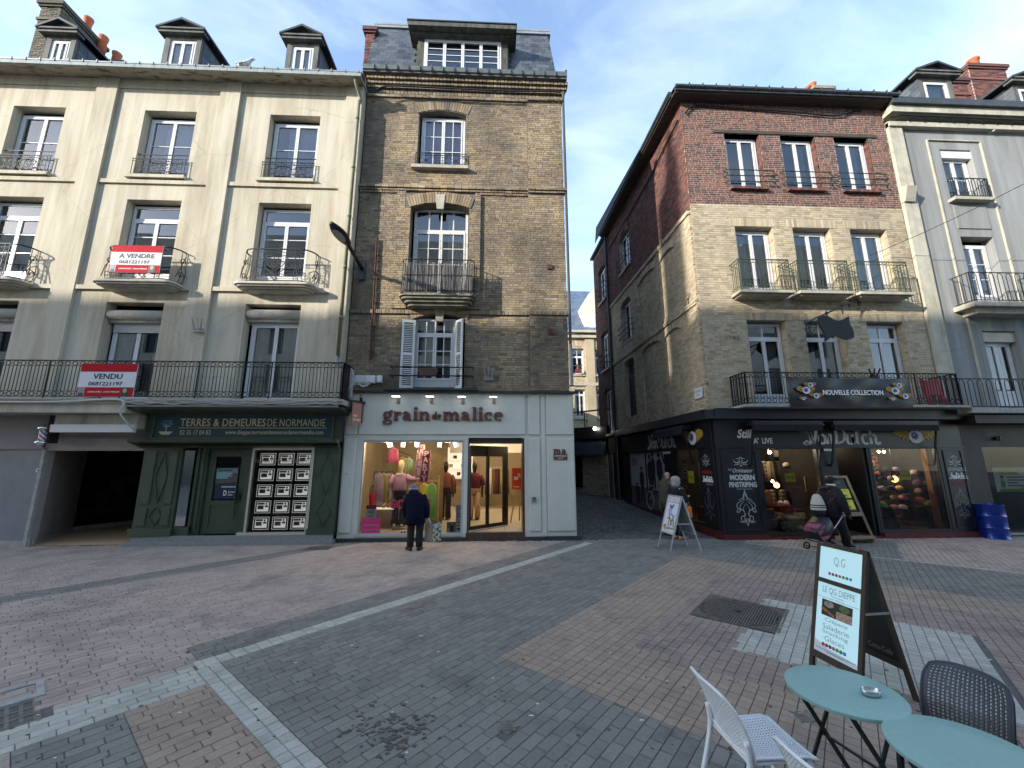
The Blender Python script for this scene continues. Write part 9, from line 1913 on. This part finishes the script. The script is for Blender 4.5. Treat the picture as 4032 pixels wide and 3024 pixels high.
def person(label,x,y,rz,H,head,chest,pelvis,arms,legs,skin):
    """joints in the person's own frame (facing +y, x to their own right); arms/legs: shoulder-elbow-wrist / hip-knee-ankle-toe"""
    t = local(thing('person',label,'person',(x,y,0),rz)); J = {}; E = []
    J['pelvis'] = (pelvis,.11,.09); mid = tuple((np.array(pelvis)*.5+np.array(chest)*.5)); J['waist'] = (mid,.10,.08); J['chest'] = (chest,.12,.09); nk = tuple(np.array(chest)*.45+np.array(head)*.55-np.array((0,.0,.02))); J['neck'] = (nk,.05,.05)
    J['jaw'] = (tuple(np.array(head)+(0,.015,-.055)),.058,.062); J['skull'] = (tuple(np.array(head)+(0,-.01,.035)),.074,.088); J['top'] = (tuple(np.array(head)+(0,-.015,.085)),.045,.05); E += [('pelvis','waist'),('waist','chest'),('chest','neck'),('neck','jaw'),('jaw','skull'),('skull','top')]
    for k,(s_,e,w_) in arms.items():
        s_,e,w_ = map(np.array,(s_,e,w_)); dv = (w_-e)/np.linalg.norm(w_-e); J['sh'+k] = (tuple(s_),.055); J['el'+k] = (tuple(e),.04); J['wr'+k] = (tuple(w_),.028); J['pa'+k] = (tuple(w_+dv*.06),.034,.02); E += [('chest','sh'+k),('sh'+k,'el'+k),('el'+k,'wr'+k),('wr'+k,'pa'+k)]
        sd = np.cross(dv,(0,0,1)); sd = sd/(np.linalg.norm(sd)+1e-6) if np.linalg.norm(sd) > .1 else np.array((1,0,0)); nn = np.cross(sd,dv)
        for f in range(4): a = w_+dv*.10+sd*(-.024+.016*f); J['f%d%s' % (f,k)] = (tuple(a),.009); J['t%d%s' % (f,k)] = (tuple(a+dv*(.035,.045,.042,.03)[f]+nn*.015),.007); E += [('pa'+k,'f%d%s' % (f,k)),('f%d%s' % (f,k),'t%d%s' % (f,k))]
        a = w_+dv*.04+sd*.04; J['th'+k] = (tuple(a+dv*.03),.009); E.append(('pa'+k,'th'+k))
    for k,(h,kn,an,to) in legs.items(): J['hp'+k] = (h,.085); J['kn'+k] = (kn,.055); J['an'+k] = (an,.04); J['to'+k] = (to,.03); E += [('pelvis','hp'+k),('hp'+k,'kn'+k),('kn'+k,'an'+k),('an'+k,'to'+k)]
    b = skin_mesh('body',J,E,skin,t,'pelvis')
    hd = np.array(head); f = MB(); f.loft([[(hd[0]+.012*a*math.cos(q),hd[1]+.062+yy,hd[2]-.03+zz+.008*math.sin(q)*a) for q in [6.283*j/6 for j in range(6)]] for a,yy,zz in ((.8,-.01,.05),(1,.018,.02),(1.2,.03,0),(.3,.012,-.01))]); f.build('nose',skin,b,True)
    f = MB()
    for s_ in (-1,1): f.lathe([(.001,-.006),(.011,-.002),(.011,.003),(.001,.007)],(hd[0]+s_*.028,hd[1]+.062,hd[2]+.022),8)
    f.build('eyes',INK,b); f = MB(); f.loft([[(hd[0]+.022*math.cos(q),hd[1]+.072,hd[2]-.062+.005*math.sin(q)) for q in [6.283*j/8 for j in range(8)]],[(hd[0]+.02*math.cos(q),hd[1]+.066,hd[2]-.062+.006*math.sin(q)) for q in [6.283*j/8 for j in range(8)]]]); f.build('mouth',mat('lips',(.28,.10,.09),.6) if 'lips' not in bpy.data.materials else bpy.data.materials['lips'],b)
    f = MB()
    for s_ in (-1,1): f.lathe([(.001,-.028),(.012,-.02),(.014,.01),(.008,.028),(.001,.03)],(hd[0]+s_*.078,hd[1]-.01,hd[2]),8,0,.6,1.2)
    f.build('ears',skin,b,True)
    return t
def shoe(t,a,yaw,m,L_=.27):
    mb = MB(); c_,s_ = math.cos(yaw),math.sin(yaw); T = lambda p: (a[0]+p[0]*c_-p[1]*s_,a[1]+p[0]*s_+p[1]*c_,a[2]+p[2])
    mb.loft([[T((w_*math.cos(q),yy+0*w_,max(.0,zc+h*math.sin(q)))) for q in [6.283*j/12 for j in range(12)]] for yy,w_,zc,h in ((-.09,.028,.045,.04),(-.06,.042,.05,.05),(.0,.042,.055,.055),(.06,.046,.04,.04),(.12,.048,.035,.033),(.17,.038,.028,.026),(.195,.015,.02,.015))]); return mb.build('shoe',m,t,True)
# stooped customer at the boutique window
TR = mat('black_trousers',(.012,.012,.015),.85,.2,12); SHB = mat('black_leather',(.012,.011,.011),.3); KNIT = mat('mauve_grey_knit',(.20,.175,.22),.95,.25,60,bump=.5,bscale=90)
t = person('stooped elderly person in navy hooded coat and mauve knit hat looking into the boutique window',-1.82,9.92,0,1.48,(-.12,.19,1.36),(-.04,.10,1.20),(0,-.02,.80),{'l': ((-.20,.10,1.21),(-.255,.05,.95),(-.23,.10,.74)),'r': ((.15,.08,1.20),(.235,.0,.94),(.255,.03,.70))},{'l': ((-.09,-.02,.76),(-.10,.02,.42),(-.10,-.02,.09),(-.13,.12,.04)),'r': ((.09,-.02,.76),(.10,.02,.42),(.10,.0,.09),(.11,.12,.04))},SKIN)
mb = MB(); rings_to(mb,[(-.01,.0,.57,.205,.15),(-.01,.0,.60,.222,.165),(0,-.01,.78,.228,.175),(0,-.0,.95,.228,.172),(-.015,.02,1.10,.228,.165),(-.03,.05,1.20,.205,.15),(-.05,.08,1.27,.15,.12),(-.08,.11,1.32,.085,.085)],18,.018)
limb(mb,[(-.17,.09,1.22),(-.245,.04,1.05),(-.26,.04,.90),(-.235,.10,.72)],[.085,.085,.078,.062]); limb(mb,[(.13,.07,1.21),(.225,.0,1.02),(.24,.0,.88),(.255,.03,.72)],[.085,.085,.078,.06]); mb.build('coat',NAVYC,t,True)
mb = MB(); rings_to(mb,[(-.04,.0,1.16,.03,.03),(-.05,-.02,1.19,.10,.06),(-.06,.0,1.25,.13,.09),(-.08,.05,1.31,.12,.10),(-.09,.09,1.345,.09,.09),(-.10,.12,1.36,.06,.07)],14,.06); mb.build('hood',NAVYC,t,True)
mb = MB(); 
for s_,a in ((-1,(-.10,-.01)),(1,(.10,.0))): mb2 = [(a[0]*.9,a[1],.84,.11,.12),(a[0],a[1]+.02,.60,.098,.105),(a[0],a[1]+.02,.42,.085,.09),(a[0],a[1],.22,.078,.082),(a[0],a[1],.085,.078,.085)]; rings_to(mb,mb2,12,.05)
mb.build('trousers',TR,t,True); shoe(t,(-.11,-.01,0),R(35),SHB); shoe(t,(.105,.0,0),R(-12),SHB)
mb = MB(); hx,hy,hz = -.12,.185,1.36; rings_to(mb,[(hx,hy-.01,hz-.01,.096,.108),(hx,hy-.01,hz+.02,.105,.118),(hx,hy-.01,hz+.06,.098,.11),(hx,hy-.01,hz+.095,.072,.082),(hx,hy-.01,hz+.118,.03,.035)],16,.02); mb.build('knit_hat',KNIT,t,True); mb = MB(); rings_to(mb,[(hx,hy-.01,hz-.03,.104,.116),(hx,hy-.01,hz-.02,.112,.124),(hx,hy-.01,hz+.02,.112,.124),(hx,hy-.01,hz+.03,.104,.116)],16,.01); mb.build('hat_brim',mat('pale_grey_knit',(.34,.32,.36),.95,.2,60),t,True)
mb = MB(); mb.box(-.285,-.268,-.02,.02,1.02,1.07); mb.build('sleeve_badge',WHITES,t)
# his shopping bag
bg_ = thing('shopping_bag','taupe shopping bag with pale leaf print hanging from the hand of the stooped customer','bag',(-1.42,9.95,.2)); HES = mat('hessian',(.22,.19,.155),.9,.15,40); PRN = mat('leaf_print_fabric',(.48,.47,.40),.8,scale=16,col2=(.08,.10,.05),thr=(.44,.52)); 
A = [(-1.60,9.92),(-1.40,9.82),(-1.22,9.96),(-1.42,10.06)]
mb = MB(); zt_,zb_ = .615,.185; mb.add([(x,y,zb_+(.02 if k == 2 else 0)) for k,(x,y) in enumerate(A)]+[(x+.01,y,zt_-(.03 if k == 1 else 0)+.02*(k == 2)) for k,(x,y) in enumerate(A)],[(0,1,5,4),(2,3,7,6),(3,0,4,7),(3,2,1,0)]); o = mb.build('body',HES,bg_); mb = MB(); mb.add([(A[1][0],A[1][1],zb_),(A[2][0],A[2][1],zb_+.02),(A[2][0]+.01,A[2][1],zt_+.02),(A[1][0]+.01,A[1][1],zt_-.03)],[(0,1,2,3)]); mb.build('printed_side',PRN,bg_)
mb = MB()
for yo in (0,.10): mb.tube(cr([(-1.55,9.90+yo,.61),(-1.565,9.92+yo*.4,.70),(-1.55,9.94,.735),(-1.53,9.92+yo*.4,.72),(-1.46,9.86+yo,.60)],4),.011,5)
mb.build('handles',mat('cream_strap',(.52,.48,.38),.8),bg_)
# woman walking with a shopping trolley
x0,y0 = 8.22,9.86
t = person('woman with braided hair in bulky black coat walking past the black shop pulling a trolley',x0,y0,R(-90),1.63,(0,.11,1.51),(0,.04,1.27),(0,-.02,.86),{'l': ((-.20,.05,1.30),(-.27,.05,1.02),(-.22,.22,.85)),'r': ((.20,.03,1.30),(.28,.02,1.0),(.24,.18,.74))},{'l': ((-.09,0,.84),(-.09,.06,.46),(-.09,-.16,.12),(-.09,-.02,.05)),'r': ((.10,0,.84),(.10,.14,.45),(.10,.16,.09),(.10,.30,.04))},SKIND)
COAT = mat('black_fleece_coat',(.014,.014,.016),.95,.4,18,bump=.5,bscale=24)
mb = MB(); rings_to(mb,[(0,-.03,.66,.20,.22),(0,-.04,.70,.24,.26),(0,-.05,.85,.265,.285),(0,-.04,1.02,.285,.285),(0,-.01,1.18,.28,.26),(0,.01,1.29,.25,.20),(0,.03,1.36,.17,.15),(0,.05,1.41,.09,.10)],18,.03)
limb(mb,[(.19,.02,1.30),(.30,.02,1.12),(.31,.06,.95),(.26,.18,.76)],[.10,.105,.095,.065]); limb(mb,[(-.19,.04,1.30),(-.29,.04,1.1),(-.28,.14,.94),(-.22,.24,.84)],[.10,.105,.09,.06]); mb.build('coat',COAT,t,True)
mb = MB(); rings_to(mb,[(0,-.10,1.26,.06,.05),(0,-.12,1.31,.17,.11),(0,-.10,1.38,.16,.12),(0,-.03,1.42,.10,.10)],14,.05); mb.build('hood',COAT,t,True)
mb = MB(); rings_to(mb,[(0,.06,1.38,.085,.10),(0,.07,1.41,.095,.115),(0,.08,1.445,.082,.098),(0,.08,1.455,.06,.07)],14,.05); mb.build('scarf',mat('cream_scarf',(.55,.52,.46),.95),t,True)
HAIR = mat('black_braids',(.016,.014,.015),.75,bump=.4,bscale=50,var=.3); mb = MB(); hx,hy,hz = 0,.10,1.51
rings_to(mb,[(hx,hy-.07,hz-.06,.045,.035),(hx,hy-.05,hz-.02,.086,.085),(hx,hy-.03,hz+.04,.094,.112),(hx,hy-.02,hz+.085,.078,.098),(hx,hy-.02,hz+.118,.03,.04)],16,0); hr = mb.build('hair',HAIR,t,True); mb = MB()
for k in range(7): xx = -.075+.025*k; mb.tube([(xx*1.05,hy+.085-.0*abs(xx),hz+.055-abs(xx)*.3),(xx*1.1,hy+.02,hz+.118-abs(xx)*.45),(xx,hy-.07,hz+.09-abs(xx)*.3),(xx*.6,hy-.13,hz+.0)],.011,5)
mb.build('braid_rows',HAIR,hr,True)
mb = MB(); rings_to(mb,[(-.09,.0,.80,.10,.11),(-.09,.06,.46,.09,.09),(-.09,-.06,.26,.075,.078),(-.09,-.15,.10,.075,.075)],12,.04); rings_to(mb,[(.10,0,.80,.11,.12),(.10,.12,.46,.10,.10),(.10,.16,.25,.09,.09),(.10,.16,.07,.088,.092)],12,.04); mb.build('trousers',TR,t,True); shoe(t,(.10,.18,0),0,SHB); shoe(t,(-.09,-.14,.03),0,SHB)
mb = MB(); mb.tube([(.12,-.16,1.33),(.27,-.06,1.2),(.20,-.24,1.0)],.014,5); mb.build('red_strap',mat('red_strap',(.25,.03,.04),.8),t)
tb = thing('shoulder_bag','cream and black striped knitted bag slung behind the woman in black','bag',(7.78,9.72,1.0)); BGC = [mat('cream_knit',(.52,.50,.42),.95,.2,40,bump=.4,bscale=60),BLACKC]; mb = MB(); n = 14; prof = [(.04,.22),(.085,.17),(.12,.05),(.135,-.02),(.14,-.045),(.142,-.07),(.145,-.09),(.145,-.12),(.14,-.145),(.12,-.25),(.07,-.29),(.01,-.30)]
for i in range(len(prof)-1):
    (r1_,z1_),(r2_,z2_) = prof[i],prof[i+1]; m_ = 1 if i in (3,5) or i >= 8 else 0
    mb.add([(7.76+r1_*math.cos(q)*1.15,9.70+r1_*math.sin(q),1.00+z1_) for q in [6.283*j/n for j in range(n)]]+[(7.76+r2_*math.cos(q)*1.15,9.70+r2_*math.sin(q),1.00+z2_) for q in [6.283*j/n for j in range(n)]],[(j,n+j,n+(j+1) % n,(j+1) % n) for j in range(n)],m_)
mb.build('body',BGC,tb,True); mb = MB(); mb.tube(cr([(7.77,9.70,1.2),(7.83,9.66,1.36),(8.02,9.62,1.40)],4),.010,5); mb.build('strap',mat('brown_cord',(.18,.10,.05),.8),tb)
tt = thing('shopping_trolley','black two wheeled shopping trolley with red and blue plaid pouch tilted beside the woman','shopping trolley',(7.6,9.5,0)); PLT = plaid('trolley_plaid',(.05,.02,.06),(.30,.08,.12))
ax_ = np.array((1.02,.32,.60)); ax_ /= np.linalg.norm(ax_); side = np.array((-.3,.95,0)); side /= np.linalg.norm(side); upv = np.cross(ax_,side); upv = upv if upv[2] > 0 else -upv; base = np.array((7.36,9.42,.16)); MT = np.eye(4); MT[:3,0] = ax_; MT[:3,1] = side; MT[:3,2] = upv; MT[:3,3] = base
mb = MB(MT); mb.loft([[(xx,a*w_,.17+b*h_+(.02 if xx > .4 else 0)) for a,b in ((-1,-1),(-1.1,0),(-1,1),(0,1.12),(1,1),(1.1,0),(1,-1),(0,-1.05))] for xx,w_,h_ in ((.0,.14,.12),(.03,.17,.15),(.3,.18,.16),(.52,.17,.15),(.60,.13,.11))]); mb.build('bag',mat('black_nylon',(.014,.014,.016),.5,.3,8,bump=.3,bscale=15),tt,True)
mb = MB(MT); mb.loft([[(xx,a*w_,.30+b*h_) for a,b in ((-1,-1),(-1.05,0),(-.9,1),(0,1.2),(.9,1),(1.05,0),(1,-1))] for xx,w_,h_ in ((.0,.12,.03),(.03,.15,.055),(.26,.15,.06),(.30,.13,.03))]); mb.build('front_pouch',PLT,tt,True); mb = MB(MT); mb.box(.02,.30,-.186,-.176,.02,.32); mb.build('side_pouch',PLT,tt)
mb = MB(MT)
for s_ in (-.13,.13): mb.tube([(0,s_,.0),(.62,s_,.03),(1.12,s_,.10)],.011,6)
mb.tube([(1.12,-.13,.10),(1.14,0,.10),(1.12,.13,.10)],.014,6); mb.tube([(0,-.13,0),(-.05,-.13,.12),(-.05,.13,.12),(0,.13,0)],.009,5); mb.build('handle_frame',mat('grey_tube',(.5,.5,.52),.35,metal=.6),tt,True)
mb = MB(); wq = (7.24,9.40,.09)
for s_ in (-1,1): c_ = np.array((7.30,9.40,.085))+side*.17*s_; mb.tube([c_+np.array((.07*math.cos(q),0,.07*math.sin(q))) for q in [6.283*j/14 for j in range(14)]],.017,6,0,True); mb.bar(c_-np.array((.06,0,0)),c_+np.array((.06,0,0)),.01,.01); mb.bar(c_-np.array((0,0,.06)),c_+np.array((0,0,.06)),.01,.01)
mb.tube([np.array((7.30,9.40,.085))-side*.17,np.array((7.30,9.40,.085))+side*.17],.008,5); mb.build('wheels',BLACKP,tt,True)
# couple at the alley shop window
OLV = mat('olive_jacket',(.055,.055,.035),.85,.3,10,bump=.4,bscale=25)
t = person('bald man in olive jacket with hand on chin beside the alley shop window',4.80,11.45,R(-75),1.74,(0,.10,1.62),(0,.03,1.36),(0,0,.92),{'l': ((-.20,.03,1.40),(-.24,.10,1.12),(-.10,.24,1.22)),'r': ((.20,.03,1.40),(.27,.12,1.14),(.08,.22,1.46))},{'l': ((-.09,0,.88),(-.09,.02,.48),(-.09,0,.1),(-.09,.14,.04)),'r': ((.09,0,.88),(.09,.02,.48),(.09,0,.1),(.09,.14,.04))},SKIN)
mb = MB(); rings_to(mb,[(0,0,.74,.19,.15),(0,0,.95,.205,.16),(0,0,1.2,.215,.165),(0,.01,1.36,.215,.15),(0,.02,1.46,.15,.12),(0,.04,1.53,.085,.09)],16,.025); limb(mb,[(.18,.02,1.42),(.265,.08,1.24),(.26,.14,1.14),(.12,.22,1.40)],[.09,.085,.075,.055]); limb(mb,[(-.18,.02,1.42),(-.25,.06,1.24),(-.23,.12,1.12),(-.12,.23,1.20)],[.09,.085,.075,.055]); mb.build('jacket',OLV,t,True)
mb = MB()
for s_ in (-1,1): rings_to(mb,[(s_*.09,0,.80,.10,.11),(s_*.09,.02,.45,.085,.085),(s_*.09,0,.08,.075,.085)],12,.03)
mb.build('trousers',TR,t,True); shoe(t,(-.09,.02,0),0,SHB); shoe(t,(.09,.02,0),0,SHB)
t = person('woman with curly grey hair, dark scarf and tan boots behind the pavement sign',4.86,10.93,R(-70),1.60,(0,.07,1.47),(0,.02,1.22),(0,0,.86),{'l': ((-.18,.02,1.26),(-.23,.06,1.0),(-.12,.24,1.08)),'r': ((.18,.02,1.26),(.24,.06,1.0),(.14,.26,1.06))},{'l': ((-.08,0,.82),(-.08,.02,.45),(-.08,0,.1),(-.08,.14,.04)),'r': ((.08,0,.82),(.08,.02,.45),(.08,0,.1),(.08,.14,.04))},SKIN)
mb = MB(); rings_to(mb,[(0,0,.78,.19,.15),(0,0,.95,.19,.15),(0,0,1.12,.19,.15),(0,.01,1.24,.19,.14),(0,.02,1.32,.13,.11),(0,.03,1.37,.07,.08)],16,.03); limb(mb,[(.16,.01,1.27),(.235,.04,1.12),(.24,.08,1.0),(.15,.24,1.05)],[.08,.08,.07,.05]); limb(mb,[(-.16,.01,1.27),(-.225,.04,1.12),(-.22,.1,1.0),(-.13,.22,1.07)],[.08,.08,.07,.05]); mb.build('coat',BLACKC,t,True)
mb = MB(); rings_to(mb,[(0,.0,.42,.20,.16),(0,.0,.60,.19,.15),(0,0,.80,.17,.14)],14,.05); mb.build('long_shirt',mat('white_shirt',(.55,.58,.64),.85,.1,6),t,True); mb = MB(); limb(mb,[(.10,.12,1.30),(.12,.17,1.0),(.10,.18,.66)],[.04,.05,.045],8); mb.build('scarf_end',mat('white_shirt2',(.5,.52,.58),.85),t,True)
mb = MB(); rings_to(mb,[(0,.02,1.27,.12,.12),(0,.03,1.32,.13,.14),(0,.04,1.37,.10,.11),(0,.04,1.39,.07,.08)],14,.08); mb.build('scarf',mat('grey_dark_scarf',(.06,.065,.08),.9,.6,14),t,True)
GH = mat('curly_grey_hair',(.42,.42,.40),.85,.35,30,bump=.6,bscale=60); mb = MB(); hx,hy,hz = 0,.05,1.48; rings_to(mb,[(hx,hy-.05,hz-.14,.09,.07),(hx,hy-.04,hz-.08,.125,.10),(hx,hy-.03,hz+.0,.13,.115),(hx,hy-.02,hz+.07,.115,.12),(hx,hy-.02,hz+.12,.06,.07),(hx,hy-.02,hz+.135,.01,.01)],18,.05); hr = mb.build('hair',GH,t,True)
mb = MB()
for k in range(150):
    a,b_ = rnd.uniform(0,6.28),rnd.uniform(-.9,1.2); cx,cy,cz = hx+.125*math.cos(a)*math.cos(b_),hy-.03+.12*math.sin(a)*math.cos(b_),hz+.12*math.sin(b_)
    if cy > hy+.06 and cz < hz+.07: continue
    mb.tube([(cx+.016*math.cos(q),cy+.008*math.sin(2*q),cz+.016*math.sin(q)) for q in [1.26*j for j in range(5)]],.006,3,0,True)
o = mb.build('curls',GH,hr,True); o['kind'] = 'stuff'
mb = MB()
for s_ in (-1,1): rings_to(mb,[(s_*.08,0,.55,.075,.08),(s_*.08,.02,.3,.07,.07),(s_*.08,0,.10,.062,.068)],12,.03)
mb.build('jeans',mat('dark_jeans',(.02,.03,.06),.85),t,True); TANB = mat('tan_boot',(.42,.24,.12),.6); shoe(t,(-.08,.02,0),0,TANB); shoe(t,(.08,.02,0),0,TANB)
ob = thing('handbag','small orange bag at the hip of the curly haired woman','bag',(5.08,10.8,.75)); xq,zq = WY((2550+612*.2712)/1.8228,(1750+970*.2712)/1.8228,10.75); mb = MB(); mb.box(xq-.05,xq+.05,10.70,10.80,zq-.16,zq+.12); bevel(mb.build('body',mat('orange_leather',(.55,.16,.03),.5),ob),.02); mb = MB(); mb.tube(cr([(xq-.04,10.75,zq+.12),(xq-.05,10.85,zq+.5),(xq+.03,10.78,zq+.12)],4),.008,4); mb.build('strap',bpy.data.materials['orange_leather'],ob)
